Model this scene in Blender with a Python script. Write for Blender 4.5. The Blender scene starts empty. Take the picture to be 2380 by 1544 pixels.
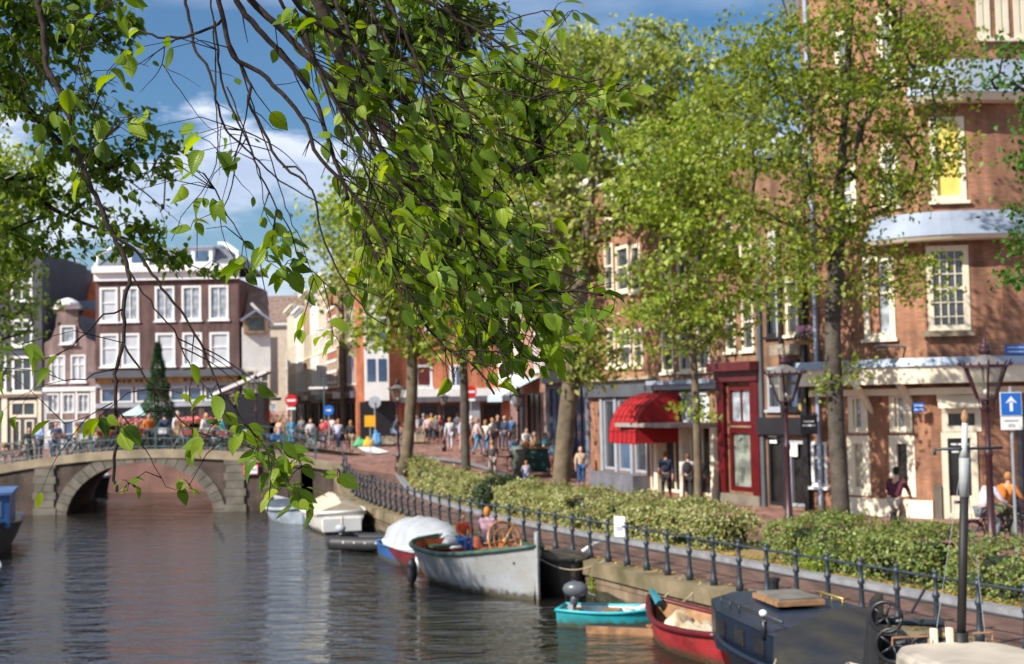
import bpy, bmesh, math, random
import numpy as np
from mathutils import Vector, Matrix, noise
random.seed(7); rng = np.random.default_rng(7)
C = bpy.context.scene.collection
PI = math.pi
# ------------------------------------------------------------ camera model
FPX = 3000.0; PITCH = math.radians(3.0); ROLL = -0.02; CAMZ = 3.7
RC = Matrix.Rotation(PI/2+PITCH, 3, 'X') @ Matrix.Rotation(ROLL, 3, 'Z')
def ray(x, y): return RC @ Vector(((x-1190)/FPX, -(y-772)/FPX, -1))
def at(x, y, z=None, Y=None):
    d = ray(x, y); s = (z-CAMZ)/d.z if z is not None else Y/d.y
    return Vector((d.x*s, d.y*s, CAMZ+d.z*s))
def sstep(t): t = min(1, max(0, t)); return t*t*(3-2*t)
def g(X, Y):                                    # street height: rises towards the bridge
    Xc = max(X, -8.4)
    return 1.15*sstep((Y-50-.6*(Xc+6))/(6+.8*(Xc+8.4)))
# ------------------------------------------------------------ materials
MATS = {}
def nt_new(name):
    m = bpy.data.materials.new(name); m.use_nodes = True; nt = m.node_tree
    return m, nt, nt.nodes['Principled BSDF'], nt.nodes['Material Output']
def N(nt, t, **k):
    n = nt.nodes.new(t)
    for a, b in k.items():
        if a.startswith('i_'): n.inputs[a[2:].replace('_', ' ')].default_value = b
        else: setattr(n, a, b)
    return n
def c4(c): return (c[0], c[1], c[2], 1)
def mat(name, col, rough=.7, var=.25, scale=3, bump=.0, metal=0, spec=.5, col2=None, bscale=None, detail=5, wl=False):
    """plain surface with uneven tone (object-space noise) and optional bump"""
    if name in MATS: return MATS[name]
    m, nt, bs, out = nt_new(name); L = nt.links.new
    tc = N(nt, 'ShaderNodeTexCoord'); nz = N(nt, 'ShaderNodeTexNoise'); nz.inputs['Scale'].default_value = scale; nz.inputs['Detail'].default_value = detail
    L(tc.outputs['Object'], nz.inputs['Vector'])
    mx = N(nt, 'ShaderNodeMix', data_type='RGBA')
    d = col2 or tuple(max(0, c*(1-var)) for c in col); l = tuple(min(1, c*(1+var*.6)) for c in col)
    mx.inputs[6].default_value = c4(d); mx.inputs[7].default_value = c4(l)
    rp = N(nt, 'ShaderNodeMapRange'); rp.inputs[1].default_value = .36; rp.inputs[2].default_value = .64
    L(nz.outputs['Fac'], rp.inputs[0]); L(rp.outputs[0], mx.inputs[0]); L(mx.outputs[2], bs.inputs['Base Color'])
    if wl:                                          # scum and algae clinging above the waterline, scuffs higher up
        sp = N(nt, 'ShaderNodeSeparateXYZ'); L(tc.outputs['Object'], sp.inputs[0]); n3 = N(nt, 'ShaderNodeTexNoise'); n3.inputs['Scale'].default_value = 6; n3.inputs['Detail'].default_value = 8; L(tc.outputs['Object'], n3.inputs['Vector'])
        m3 = N(nt, 'ShaderNodeMath', operation='MULTIPLY_ADD'); L(n3.outputs['Fac'], m3.inputs[0]); m3.inputs[1].default_value = -.38; L(sp.outputs[2], m3.inputs[2])
        r3 = N(nt, 'ShaderNodeMapRange'); r3.inputs[1].default_value = -.10; r3.inputs[2].default_value = .04; r3.inputs[3].default_value = .9; r3.inputs[4].default_value = 0; L(m3.outputs[0], r3.inputs[0])
        x3 = N(nt, 'ShaderNodeMix', data_type='RGBA'); L(r3.outputs[0], x3.inputs[0]); L(mx.outputs[2], x3.inputs[6]); x3.inputs[7].default_value = (.07, .055, .025, 1)
        n4 = N(nt, 'ShaderNodeTexNoise'); n4.inputs['Scale'].default_value = 14; n4.inputs['Detail'].default_value = 9; L(tc.outputs['Object'], n4.inputs['Vector']); r4 = N(nt, 'ShaderNodeMapRange'); r4.inputs[1].default_value = .60; r4.inputs[2].default_value = .68; r4.inputs[4].default_value = .45; L(n4.outputs['Fac'], r4.inputs[0])
        x4 = N(nt, 'ShaderNodeMix', data_type='RGBA'); L(r4.outputs[0], x4.inputs[0]); L(x3.outputs[2], x4.inputs[6]); x4.inputs[7].default_value = (.22, .18, .13, 1); L(x4.outputs[2], bs.inputs['Base Color'])
    bs.inputs['Roughness'].default_value = rough; bs.inputs['Metallic'].default_value = metal; bs.inputs['Specular IOR Level'].default_value = spec
    if bump:
        n2 = N(nt, 'ShaderNodeTexNoise'); n2.inputs['Scale'].default_value = bscale or scale*6; L(tc.outputs['Object'], n2.inputs['Vector'])
        b = N(nt, 'ShaderNodeBump'); b.inputs['Strength'].default_value = bump; b.inputs['Distance'].default_value = .03
        L(n2.outputs['Fac'], b.inputs['Height']); L(b.outputs[0], bs.inputs['Normal'])
    MATS[name] = m; return m
def brick(name, c1, c2, mortar, bw=.22, bh=.065, ms=.012, rough=.85, big=.35, bump=.4, off=.5):
    """brick / paver / ashlar in metres from UV"""
    if name in MATS: return MATS[name]
    m, nt, bs, out = nt_new(name); L = nt.links.new
    tc = N(nt, 'ShaderNodeTexCoord'); br = N(nt, 'ShaderNodeTexBrick'); br.offset = off
    L(tc.outputs['UV'], br.inputs['Vector'])
    br.inputs['Color1'].default_value = c4(c1); br.inputs['Color2'].default_value = c4(c2); br.inputs['Mortar'].default_value = c4(mortar)
    br.inputs['Scale'].default_value = 1; br.inputs['Mortar Size'].default_value = ms; br.inputs['Brick Width'].default_value = bw; br.inputs['Row Height'].default_value = bh
    nz = N(nt, 'ShaderNodeTexNoise'); nz.inputs['Scale'].default_value = .9; nz.inputs['Detail'].default_value = 8; L(tc.outputs['UV'], nz.inputs['Vector'])
    rp = N(nt, 'ShaderNodeMapRange'); rp.inputs[1].default_value = .3; rp.inputs[2].default_value = .7; rp.inputs[3].default_value = 1-big; rp.inputs[4].default_value = 1+big*.5
    L(nz.outputs['Fac'], rp.inputs[0])
    mp = N(nt, 'ShaderNodeMapping'); mp.inputs['Scale'].default_value = (2.6, .35, 1); L(tc.outputs['UV'], mp.inputs[0]); n5 = N(nt, 'ShaderNodeTexNoise'); n5.inputs['Scale'].default_value = 1; n5.inputs['Detail'].default_value = 6; L(mp.outputs[0], n5.inputs['Vector'])
    r5 = N(nt, 'ShaderNodeMapRange'); r5.inputs[1].default_value = .35; r5.inputs[2].default_value = .6; r5.inputs[3].default_value = .62; r5.inputs[4].default_value = 1.08; L(n5.outputs['Fac'], r5.inputs[0]); m5 = N(nt, 'ShaderNodeMath', operation='MULTIPLY'); L(rp.outputs[0], m5.inputs[0]); L(r5.outputs[0], m5.inputs[1]); rp = m5
    hs = N(nt, 'ShaderNodeHueSaturation'); L(br.outputs['Color'], hs.inputs['Color']); L(rp.outputs[0], hs.inputs['Value']); L(hs.outputs[0], bs.inputs['Base Color'])
    b = N(nt, 'ShaderNodeBump'); b.inputs['Strength'].default_value = bump; b.inputs['Distance'].default_value = .01; b.invert = True
    L(br.outputs['Fac'], b.inputs['Height']); L(b.outputs[0], bs.inputs['Normal']); bs.inputs['Roughness'].default_value = rough
    MATS[name] = m; return m
def leafmat(name, cols, trans=.4, veins=False, rough=.45, tcol=None, spec=.4):
    if name in MATS: return MATS[name]
    m, nt, bs, out = nt_new(name); L = nt.links.new
    gi = N(nt, 'ShaderNodeNewGeometry'); cr = N(nt, 'ShaderNodeValToRGB')
    el = cr.color_ramp.elements; el[0].color = c4(cols[0]); el[1].color = c4(cols[-1])
    for i in range(1, len(cols)-1): e = el.new(i/(len(cols)-1)); e.color = c4(cols[i])
    L(gi.outputs['Random Per Island'], cr.inputs[0]); col = cr.outputs[0]
    if veins:
        tc = N(nt, 'ShaderNodeTexCoord'); sp = N(nt, 'ShaderNodeSeparateXYZ'); L(tc.outputs['UV'], sp.inputs[0])
        au = N(nt, 'ShaderNodeMath', operation='ABSOLUTE'); L(sp.outputs[0], au.inputs[0])
        m1 = N(nt, 'ShaderNodeMath', operation='MULTIPLY_ADD'); L(au.outputs[0], m1.inputs[0]); m1.inputs[1].default_value = -.55; L(sp.outputs[1], m1.inputs[2])
        m2 = N(nt, 'ShaderNodeMath', operation='MULTIPLY'); L(m1.outputs[0], m2.inputs[0]); m2.inputs[1].default_value = 2*PI*11
        sn = N(nt, 'ShaderNodeMath', operation='SINE'); L(m2.outputs[0], sn.inputs[0])
        pw = N(nt, 'ShaderNodeMapRange'); pw.inputs[1].default_value = .55; pw.inputs[2].default_value = 1; L(sn.outputs[0], pw.inputs[0])
        md = N(nt, 'ShaderNodeMapRange'); md.inputs[1].default_value = .0; md.inputs[2].default_value = .07; md.inputs[3].default_value = 1; md.inputs[4].default_value = 0; L(au.outputs[0], md.inputs[0])
        mxv = N(nt, 'ShaderNodeMath', operation='MAXIMUM'); L(pw.outputs[0], mxv.inputs[0]); L(md.outputs[0], mxv.inputs[1])
        mc = N(nt, 'ShaderNodeMix', data_type='RGBA'); L(col, mc.inputs[6]); mc.inputs[7].default_value = (.16, .3, .04, 1)
        ff = N(nt, 'ShaderNodeMath', operation='MULTIPLY'); L(mxv.outputs[0], ff.inputs[0]); ff.inputs[1].default_value = .4; L(ff.outputs[0], mc.inputs[0]); col = mc.outputs[2]
        b = N(nt, 'ShaderNodeBump'); b.inputs['Strength'].default_value = .55; b.inputs['Distance'].default_value = .002; b.invert = True
        L(mxv.outputs[0], b.inputs['Height']); L(b.outputs[0], bs.inputs['Normal'])
    if veins:                                       # blemishes and tonal unevenness over each leaf
        to = N(nt, 'ShaderNodeTexCoord'); nb = N(nt, 'ShaderNodeTexNoise'); nb.inputs['Scale'].default_value = 38; nb.inputs['Detail'].default_value = 4; L(to.outputs['Object'], nb.inputs['Vector'])
        rb = N(nt, 'ShaderNodeMapRange'); rb.inputs[1].default_value = .66; rb.inputs[2].default_value = .72; rb.inputs[4].default_value = .7; L(nb.outputs['Fac'], rb.inputs[0])
        mb_ = N(nt, 'ShaderNodeMix', data_type='RGBA'); L(rb.outputs[0], mb_.inputs[0]); L(col, mb_.inputs[6]); mb_.inputs[7].default_value = (.10, .065, .02, 1); col = mb_.outputs[2]
    L(col, bs.inputs['Base Color']); bs.inputs['Roughness'].default_value = rough; bs.inputs['Specular IOR Level'].default_value = spec
    tr = N(nt, 'ShaderNodeBsdfTranslucent'); hs = N(nt, 'ShaderNodeHueSaturation'); hs.inputs['Saturation'].default_value = 1.1; hs.inputs['Value'].default_value = 2.0; hs.inputs['Hue'].default_value = .488
    L(col, hs.inputs['Color']); L(hs.outputs[0], tr.inputs['Color'])
    mx = N(nt, 'ShaderNodeMixShader'); mx.inputs[0].default_value = trans; L(bs.outputs[0], mx.inputs[1]); L(tr.outputs[0], mx.inputs[2]); L(mx.outputs[0], out.inputs['Surface'])
    MATS[name] = m; return m
def flat(name, col, rough=.6, metal=0, spec=.5, var=.12): return mat(name, col, rough, var, 2.5, 0, metal, spec)
def glassy(name, col, rough=.08):
    return mat(name, col, rough, .3, .8, 0, 0, 1.0)
# ------------------------------------------------------------ mesh builder
class MB:
    def __init__(s): s.v = []; s.f = []; s.m = []; s.sm = False
    def quad(s, a, b, c, d, mi=0): i = len(s.v); s.v += [tuple(a), tuple(b), tuple(c), tuple(d)]; s.f.append((i, i+1, i+2, i+3)); s.m.append(mi)
    def poly(s, pts, mi=0): i = len(s.v); s.v += [tuple(p) for p in pts]; s.f.append(tuple(range(i, i+len(pts)))); s.m.append(mi)
    def box(s, x0, x1, y0, y1, z0, z1, mi=0, M=None):
        p = [(x, y, z) for z in (z0, z1) for y in (y0, y1) for x in (x0, x1)]
        if M is not None: p = [tuple(M @ Vector(q)) for q in p]
        i = len(s.v); s.v += p
        for q in ((0, 2, 3, 1), (4, 5, 7, 6), (0, 1, 5, 4), (2, 6, 7, 3), (0, 4, 6, 2), (1, 3, 7, 5)): s.f.append(tuple(i+k for k in q)); s.m.append(mi)
        return s
    def tube(s, pts, rad, n=6, mi=0, cap=True):
        pts = [Vector(p) for p in pts]
        if len(pts) < 2: return s
        if not hasattr(rad, '__len__'): rad = [rad]*len(pts)
        up = Vector((0, 0, 1)); i0 = len(s.v); pu = None
        for k, p in enumerate(pts):
            d = (pts[min(k+1, len(pts)-1)]-pts[max(k-1, 0)])
            if d.length < 1e-9: d = Vector((0, 0, 1))
            d.normalize()
            if pu is None: pu = d.orthogonal().normalized()
            pu = (pu-d*pu.dot(d))
            pu = pu.normalized() if pu.length > 1e-6 else d.orthogonal().normalized()
            w = d.cross(pu)
            for j in range(n):
                a = 2*PI*j/n; q = p+(pu*math.cos(a)+w*math.sin(a))*rad[k]; s.v.append(tuple(q))
        for k in range(len(pts)-1):
            for j in range(n):
                a = i0+k*n+j; b = i0+k*n+(j+1) % n; s.f.append((a, b, b+n, a+n)); s.m.append(mi)
        if cap:
            s.f.append(tuple(i0+j for j in reversed(range(n)))); s.m.append(mi)
            e = i0+(len(pts)-1)*n; s.f.append(tuple(e+j for j in range(n))); s.m.append(mi)
        return s
    def lathe(s, prof, n=12, c=(0, 0, 0), mi=0, rot=0):
        i0 = len(s.v)
        for r, z in prof:
            for j in range(n):
                a = 2*PI*j/n+rot; s.v.append((c[0]+r*math.cos(a), c[1]+r*math.sin(a), c[2]+z))
        for k in range(len(prof)-1):
            for j in range(n):
                a = i0+k*n+j; b = i0+k*n+(j+1) % n; s.f.append((a, b, b+n, a+n)); s.m.append(mi)
        s.f.append(tuple(i0+j for j in reversed(range(n)))); s.m.append(mi)
        e = i0+(len(prof)-1)*n; s.f.append(tuple(e+j for j in range(n))); s.m.append(mi)
        return s
    def sphere(s, c, r, n=10, mi=0):
        if not hasattr(r, '__len__'): r = (r, r, r)
        i0 = len(s.v); h = n//2
        for k in range(h+1):
            t = PI*k/h
            for j in range(n):
                a = 2*PI*j/n; s.v.append((c[0]+r[0]*math.sin(t)*math.cos(a), c[1]+r[1]*math.sin(t)*math.sin(a), c[2]-r[2]*math.cos(t)))
        for k in range(h):
            for j in range(n):
                a = i0+k*n+j; b = i0+k*n+(j+1) % n; s.f.append((a, b, b+n, a+n)); s.m.append(mi)
        return s
    def grid(s, rows, mi=0, close=False):
        """rows: list of equal-length point lists -> quads"""
        i0 = len(s.v); n = len(rows[0])
        for r in rows: s.v += [tuple(p) for p in r]
        for k in range(len(rows)-1):
            for j in range(n if close else n-1):
                a = i0+k*n+j; b = i0+k*n+(j+1) % n; s.f.append((a, b, b+n, a+n)); s.m.append(mi)
        return s
    def shift(s, o): s.v = [(a[0]+o[0], a[1]+o[1], a[2]+o[2]) for a in s.v]; return s
    def build(s, name, mats, parent=None, smooth=False, loc=None):
        me = bpy.data.meshes.new(name); me.from_pydata(s.v, [], s.f)
        if not isinstance(mats, (list, tuple)): mats = [mats]
        for m in mats: me.materials.append(m)
        if max(s.m, default=0) > 0: me.polygons.foreach_set('material_index', s.m)
        boxuv(me)
        if smooth: me.polygons.foreach_set('use_smooth', [True]*len(me.polygons))
        o = bpy.data.objects.new(name, me); C.objects.link(o)
        if parent is not None: o.parent = parent
        if loc is not None: o.location = loc
        return o
def boxuv(me):
    nl = len(me.loops)
    if nl == 0: return
    uv = me.uv_layers.new(name='UVMap'); nv = len(me.vertices)
    co = np.empty(nv*3, np.float32); me.vertices.foreach_get('co', co); co = co.reshape(-1, 3)
    vi = np.empty(nl, np.int32); me.loops.foreach_get('vertex_index', vi)
    npo = len(me.polygons); no = np.empty(npo*3, np.float32); me.polygons.foreach_get('normal', no); no = no.reshape(-1, 3)
    lt = np.empty(npo, np.int32); me.polygons.foreach_get('loop_total', lt)
    fn = np.repeat(no, lt, axis=0); p = co[vi]
    t = np.stack([-fn[:, 1], fn[:, 0]], 1); ln = np.linalg.norm(t, axis=1, keepdims=True); t = t/np.maximum(ln, 1e-6)
    u = (p[:, :2]*t).sum(1); out = np.stack([u, p[:, 2]], 1)
    fl = np.abs(fn[:, 2]) > .7; out[fl] = p[fl][:, :2]
    uv.data.foreach_set('uv', out.astype(np.float32).ravel())
def tag(o, label=None, cat=None, group=None, kind=None):
    if label: o['label'] = label
    if cat: o['category'] = cat
    if group: o['group'] = group
    if kind: o['kind'] = kind
    return o
def thing(name, label, cat, loc=(0, 0, 0), rz=0, group=None):
    o = bpy.data.objects.new(name, None); C.objects.link(o); o.location = loc; o.rotation_euler = (0, 0, rz)
    o.empty_display_size = .2
    return tag(o, label, cat, group)
def copy_tree(o, parent=None):
    c = o.copy(); C.objects.link(c); c.parent = parent
    for ch in list(o.children): copy_tree(ch, c)
    return c
def dup(o, loc, rz, label, group=None, sc=1):
    c = copy_tree(o); c.location = loc; c.rotation_euler = (0, 0, rz); c.scale = (sc, sc, sc); c['label'] = label
    if group: c['group'] = group
    return c
def smooth_line(P, step=.5):
    """Catmull-Rom through P"""
    P = [Vector(p) for p in P]
    if len(P) < 3: return P
    Q = [P[0]*2-P[1]]+P+[P[-1]*2-P[-2]]; out = []
    for i in range(1, len(Q)-2):
        a, b, c, d = Q[i-1:i+3]; n = max(1, int((c-b).length/step))
        for k in range(n):
            t = k/n; out.append(.5*((2*b)+(c-a)*t+(2*a-5*b+4*c-d)*t*t+(3*b-a-3*c+d)*t**3))
    return out+[P[-1]]
def leaves_mesh(name, m, pos, dirs, nrm, size, parent=None, shape='quad', wid=.6, fold=.25):
    """many leaf faces in one foliage mesh (numpy). shape 'quad' = folded rhombus, 'leaf' = detailed"""
    pos = np.asarray(pos, float); n = len(pos); d = np.asarray(dirs, float); d /= np.linalg.norm(d, axis=1, keepdims=True)+1e-9
    w = np.cross(d, np.asarray(nrm, float)); w /= np.linalg.norm(w, axis=1, keepdims=True)+1e-9; up = np.cross(w, d)
    size = np.asarray(size, float).reshape(-1, 1)
    if shape == 'quad':
        T = [(0, 0, 0), (-.5*wid, .45, fold*.3), (0, 1, -.12), (.5*wid, .45, fold*.3)]; F = [(0, 1, 2, 3)]
        T = [(0, 0, 0), (-.5*wid, .42, fold*.35), (0, 1, -.15), (.5*wid, .42, fold*.35)]; F = [(0, 2, 1), (0, 3, 2)]
    else:
        prof = [(0, .02), (.05, .2), (.12, .34), (.19, .42), (.26, .48), (.33, .51), (.40, .525), (.47, .52), (.54, .50), (.61, .455), (.68, .40), (.75, .33), (.82, .24), (.89, .14), (1, .0)]
        T = []; F = []
        for i, (t, h) in enumerate(prof):
            z = -.22*t*t; s_ = 1.03 if i % 2 else .93
            T += [(-h*wid*s_, t, z+fold*h), (0, t, z), (h*wid*s_, t, z+fold*h)]
        for i in range(len(prof)-1):
            a = 3*i; F += [(a, a+3, a+4, a+1), (a+1, a+4, a+5, a+2)]
    T = np.array(T); k = len(T); cz = rng.uniform(-.2, 2.4, (n, 1, 1)) if shape == 'leaf' else 1
    V = (pos[:, None, :]+size[:, None, :]*(T[None, :, 0:1]*w[:, None, :]+T[None, :, 1:2]*d[:, None, :]+T[None, :, 2:3]*up[:, None, :]*cz)).reshape(-1, 3)
    me = bpy.data.meshes.new(name); fl = len(F[0]); nf = len(F)
    idx = (np.array(F)[None]+(np.arange(n)*k)[:, None, None]).reshape(-1)
    me.vertices.add(n*k); me.vertices.foreach_set('co', V.astype(np.float32).ravel())
    me.loops.add(len(idx)); me.loops.foreach_set('vertex_index', idx.astype(np.int32))
    me.polygons.add(n*nf); me.polygons.foreach_set('loop_start', (np.arange(n*nf)*fl).astype(np.int32)); me.polygons.foreach_set('loop_total', np.full(n*nf, fl, np.int32))
    me.update(calc_edges=True)
    if shape == 'leaf':
        uv = me.uv_layers.new(name='UVMap'); tu = T[:, :2][np.array(F).ravel()]; uv.data.foreach_set('uv', np.tile(tu, (n, 1)).astype(np.float32).ravel())
        me.polygons.foreach_set('use_smooth', [True]*(n*nf))
    me.materials.append(m); me.validate()
    o = bpy.data.objects.new(name, me); C.objects.link(o)
    if parent is not None: o.parent = parent
    return o
# ------------------------------------------------------------ world, sun, camera
sc = bpy.context.scene
SUN_DIR = Vector((-.84, -.56, .76)).normalized()           # towards the sun
el = math.asin(SUN_DIR.z); az = math.atan2(SUN_DIR.x, SUN_DIR.y)
w = bpy.data.worlds.new("World"); sc.world = w; w.use_nodes = True; nt = w.node_tree; L = nt.links.new
bg = nt.nodes['Background']; bg.inputs['Strength'].default_value = .075
sky = N(nt, 'ShaderNodeTexSky', sky_type='NISHITA'); sky.sun_disc = False; sky.sun_elevation = el; sky.sun_rotation = az; sky.air_density = 1.0; sky.dust_density = .6; sky.ozone_density = 2.5
tc = N(nt, 'ShaderNodeTexCoord'); sp = N(nt, 'ShaderNodeSeparateXYZ'); L(tc.outputs['Generated'], sp.inputs[0])
mp = N(nt, 'ShaderNodeMapping'); mp.inputs['Scale'].default_value = (1, 1, 3.2); mp.inputs['Location'].default_value = (3.1, .4, .7); L(tc.outputs['Generated'], mp.inputs[0])
n1 = N(nt, 'ShaderNodeTexNoise'); n1.inputs['Scale'].default_value = 5.5; n1.inputs['Detail'].default_value = 9; n1.inputs['Roughness'].default_value = .55; L(mp.outputs[0], n1.inputs['Vector'])
ma = N(nt, 'ShaderNodeMath', operation='MULTIPLY_ADD'); L(n1.outputs['Fac'], ma.inputs[0]); ma.inputs[1].default_value = .21; zz_ = N(nt, 'ShaderNodeMath', operation='SUBTRACT'); L(sp.outputs[2], zz_.inputs[0]); zz_.inputs[1].default_value = .04; L(zz_.outputs[0], ma.inputs[2])
cr = N(nt, 'ShaderNodeValToRGB'); L(ma.outputs[0], cr.inputs[0]); e = cr.color_ramp.elements
stops = [(0, .75), (.13, .7), (.165, .05), (.205, .1), (.225, .75), (.245, .7), (.262, 1), (.272, .95), (.284, .06), (.33, .06), (.39, .35), (.48, .42), (.62, .35), (1, .5)]
e[0].position = 0; e[0].color = (.75, .75, .75, 1); e[1].position = 1; e[1].color = (.5, .5, .5, 1)
for p_, v_ in stops[1:-1]: q = e.new(p_); q.color = (v_, v_, v_, 1)
n2 = N(nt, 'ShaderNodeTexNoise'); n2.inputs['Scale'].default_value = 3; n2.inputs['Detail'].default_value = 6; L(mp.outputs[0], n2.inputs['Vector'])
cc = N(nt, 'ShaderNodeMix', data_type='RGBA'); L(n2.outputs['Fac'], cc.inputs[0]); cc.inputs[6].default_value = (3.0, 4.2, 6.8, 1); cc.inputs[7].default_value = (15.0, 15.0, 15.6, 1)
mxs = N(nt, 'ShaderNodeMix', data_type='RGBA'); L(cr.outputs[0], mxs.inputs[0]); hs_ = N(nt, 'ShaderNodeHueSaturation'); hs_.inputs['Saturation'].default_value = 1.4; L(sky.outputs[0], hs_.inputs['Color']); L(hs_.outputs[0], mxs.inputs[6]); L(cc.outputs[2], mxs.inputs[7]); L(mxs.outputs[2], bg.inputs[0])
sl = bpy.data.lights.new('sun', 'SUN'); sl.energy = 5.0; sl.angle = math.radians(.53); sl.color = (1, .93, .82)
so = bpy.data.objects.new('sun', sl); C.objects.link(so); so.rotation_euler = SUN_DIR.to_track_quat('Z', 'Y').to_euler()
cam = bpy.data.cameras.new('camera'); co = bpy.data.objects.new('camera', cam); C.objects.link(co); sc.camera = co
co.matrix_world = Matrix.Translation((0, 0, CAMZ)) @ RC.to_4x4()
cam.sensor_width = 36; cam.lens = 36*FPX/2380; cam.clip_end = 3000; cam.clip_start = .05
cam.dof.use_dof = True; cam.dof.focus_distance = 4.6; cam.dof.aperture_fstop = 4.5; cam.dof.aperture_blades = 9
sc.view_settings.view_transform = 'Standard'; sc.view_settings.look = 'None'; sc.view_settings.exposure = .52; sc.view_settings.gamma = 1
sc.cycles.use_denoising = True; sc.cycles.max_bounces = 6; sc.cycles.transparent_max_bounces = 6; sc.cycles.sample_clamp_indirect = 6
sc.cycles.caustics_reflective = False; sc.cycles.caustics_refractive = False
# ------------------------------------------------------------ palette
M_path = brick('path_brick', (.17, .075, .055), (.24, .12, .09), (.10, .08, .07), .20, .07, .012, .8, .35)
M_street = brick('street_brick', (.30, .13, .095), (.38, .19, .15), (.16, .11, .09), .21, .105, .012, .85, .3)
M_ground = mat('asphalt', (.20, .14, .13), .9, .25, .6, .2, bscale=30)
M_kerb = mat('granite', (.22, .23, .25), .7, .2, 4, .2)
M_soil = mat('soil', (.16, .12, .06), .95, .5, 6, .6, col2=(.30, .20, .06))
M_quay = brick('quay_stone', (.17, .12, .075), (.23, .17, .11), (.09, .07, .05), .62, .2, .014, .9, .65)
M_coping = mat('coping', (.36, .31, .24), .85, .35, 1.5, .3)
M_mossy = mat('mossy_coping', (.19, .145, .09), .9, .5, 1.2, .4, col2=(.09, .08, .035))
M_bridgebrick = brick('bridge_brick', (.11, .068, .052), (.15, .098, .075), (.09, .075, .065), .22, .065, .012, .9, .5)
M_stone = mat('sandstone', (.34, .275, .185), .85, .3, 1.3, .3)
M_stoned = mat('weathered_shaded_sandstone', (.17, .15, .12), .85, .35, 1.5, .3)  # weathered stone, with tree shade on the bridge darkened into the tone
M_pinkwall = mat('pink_wall', (.26, .135, .11), .85, .3, .7, .2, col2=(.17, .09, .075))
M_iron = mat('painted_iron', (.030, .042, .055), .45, .3, 5)
M_greeniron = mat('green_iron', (.055, .12, .12), .5, .3, 5)
M_maroon = mat('maroon_iron', (.045, .013, .019), .4, .3, 5)
M_white = mat('white_paint', (.80, .80, .79), .55, .06, 1.5)
M_cream = mat('cream_paint', (.78, .71, .55), .55, .10, 1.2)
M_grey = mat('grey_paint', (.35, .38, .43), .5, .15, 1.2)
M_dgrey = mat('dark_grey_paint', (.09, .10, .12), .5, .2, 1.2)
M_black = mat('black_paint', (.018, .018, .022), .4, .2, 2)
M_glass = glassy('window_glass', (.035, .045, .06), .06)
M_glassb = glassy('blue_window_glass', (.07, .12, .22), .1)
M_curtain = mat('curtained_pane', (.34, .38, .43), .25, .5, 3.0, 0, 0, .8)
M_blind = mat('white_blind_pane', (.55, .58, .62), .3, .15, 1, 0, 0, .6)
M_yellow = mat('yellow_curtain_pane', (.85, .66, .16), .4, .15, 2)
M_dark = mat('dark_interior', (.02, .018, .018), .25, .5, 1.5, 0, 0, .7)
M_slate = mat('slate', (.14, .15, .18), .6, .25, 2, .3)
M_zinc = mat('zinc', (.33, .39, .49), .45, .12, 1.2, 0, .3)
M_orange = mat('orange_tiles', (.62, .15, .04), .8, .25, 2, .3)
M_red = mat('red_paint', (.10, .003, .006), .4, .25, 2)
M_dred = mat('dark_red_paint', (.10, .015, .02), .45, .3, 2)
M_gold = mat('gold_paint', (.62, .33, .07), .45, .3, 2.5)
def bk(name, c, big=.3, light=1.25): return brick(name, c, tuple(min(1, q*light) for q in c), tuple(q*.45+.12 for q in c), big=big)
B_brown = bk('brown_brick', (.105, .03, .023)); B_pink = bk('pinkish_brick', (.27, .165, .15)); B_corner = bk('orange_brick', (.31, .125, .052), .4, 1.55); B_red = bk('red_brick', (.40, .11, .05))
B_orange = bk('bright_orange_brick', (.62, .17, .05)); B_dark = mat('dark_grey_render', (.075, .075, .095), .8, .15, 1.2); B_tan = bk('tan_brick', (.40, .25, .13)); B_timber = bk('brown_timber_brick', (.26, .12, .05), .5)
B_mauve = bk('mauve_brick', (.24, .14, .13)); B_white = mat('white_render', (.74, .73, .70), .8, .08, 1.5); B_beige = mat('beige_render', (.56, .47, .37), .8, .12, 1.5)
WZ = -.75
# ------------------------------------------------------------ canal edges
FP = [(15.5, 2), (12.6, 7.5), (9.6, 13.5), (7.0, 18.2), (5.2, 22.0), (3.5, 25.6), (1.7, 29.6), (-.8, 34.8), (-2.9, 39.8), (-4.7, 45.2), (-6.2, 50.3), (-7.35, 54.5)]
FL = [Vector((p.x, p.y, 0)) for p in smooth_line([(x, y, 0) for x, y in FP], .35)]
FS = [0]
for a, b in zip(FL, FL[1:]): FS.append(FS[-1]+(b-a).length)
def fence(s):
    s = max(0, min(FS[-1]-1e-4, s)); k = max(i for i in range(len(FS)) if FS[i] <= s); k = min(k, len(FL)-2)
    t = (s-FS[k])/(FS[k+1]-FS[k]); p = FL[k].lerp(FL[k+1], t); d = (FL[k+1]-FL[k]).normalized(); return p, d, Vector((d.y, -d.x, 0))
def fo(s, t, z=0):                 # point t metres to the street side of the railing
    p, d, n = fence(s); q = p+n*t; return Vector((q.x, q.y, g(q.x, q.y)+z))
def s_at_Y(Y): return min((abs(FL[i].y-Y), FS[i]) for i in range(len(FL)))[1]
SL = [i*.8 for i in range(int(FS[-1]/.8)+1)]+[FS[-1]]
def strip(name, t0, t1, z, m, kind='structure', s0=0, s1=1e9, nt_=1):
    mb = MB(); ss = [s for s in SL if s0 <= s <= s1]; mb.grid([[fo(s, t0+(t1-t0)*k/nt_, z) for k in range(nt_+1)][::-1] for s in ss])
    o = mb.build(name, m); tag(o, kind=kind); return o
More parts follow.
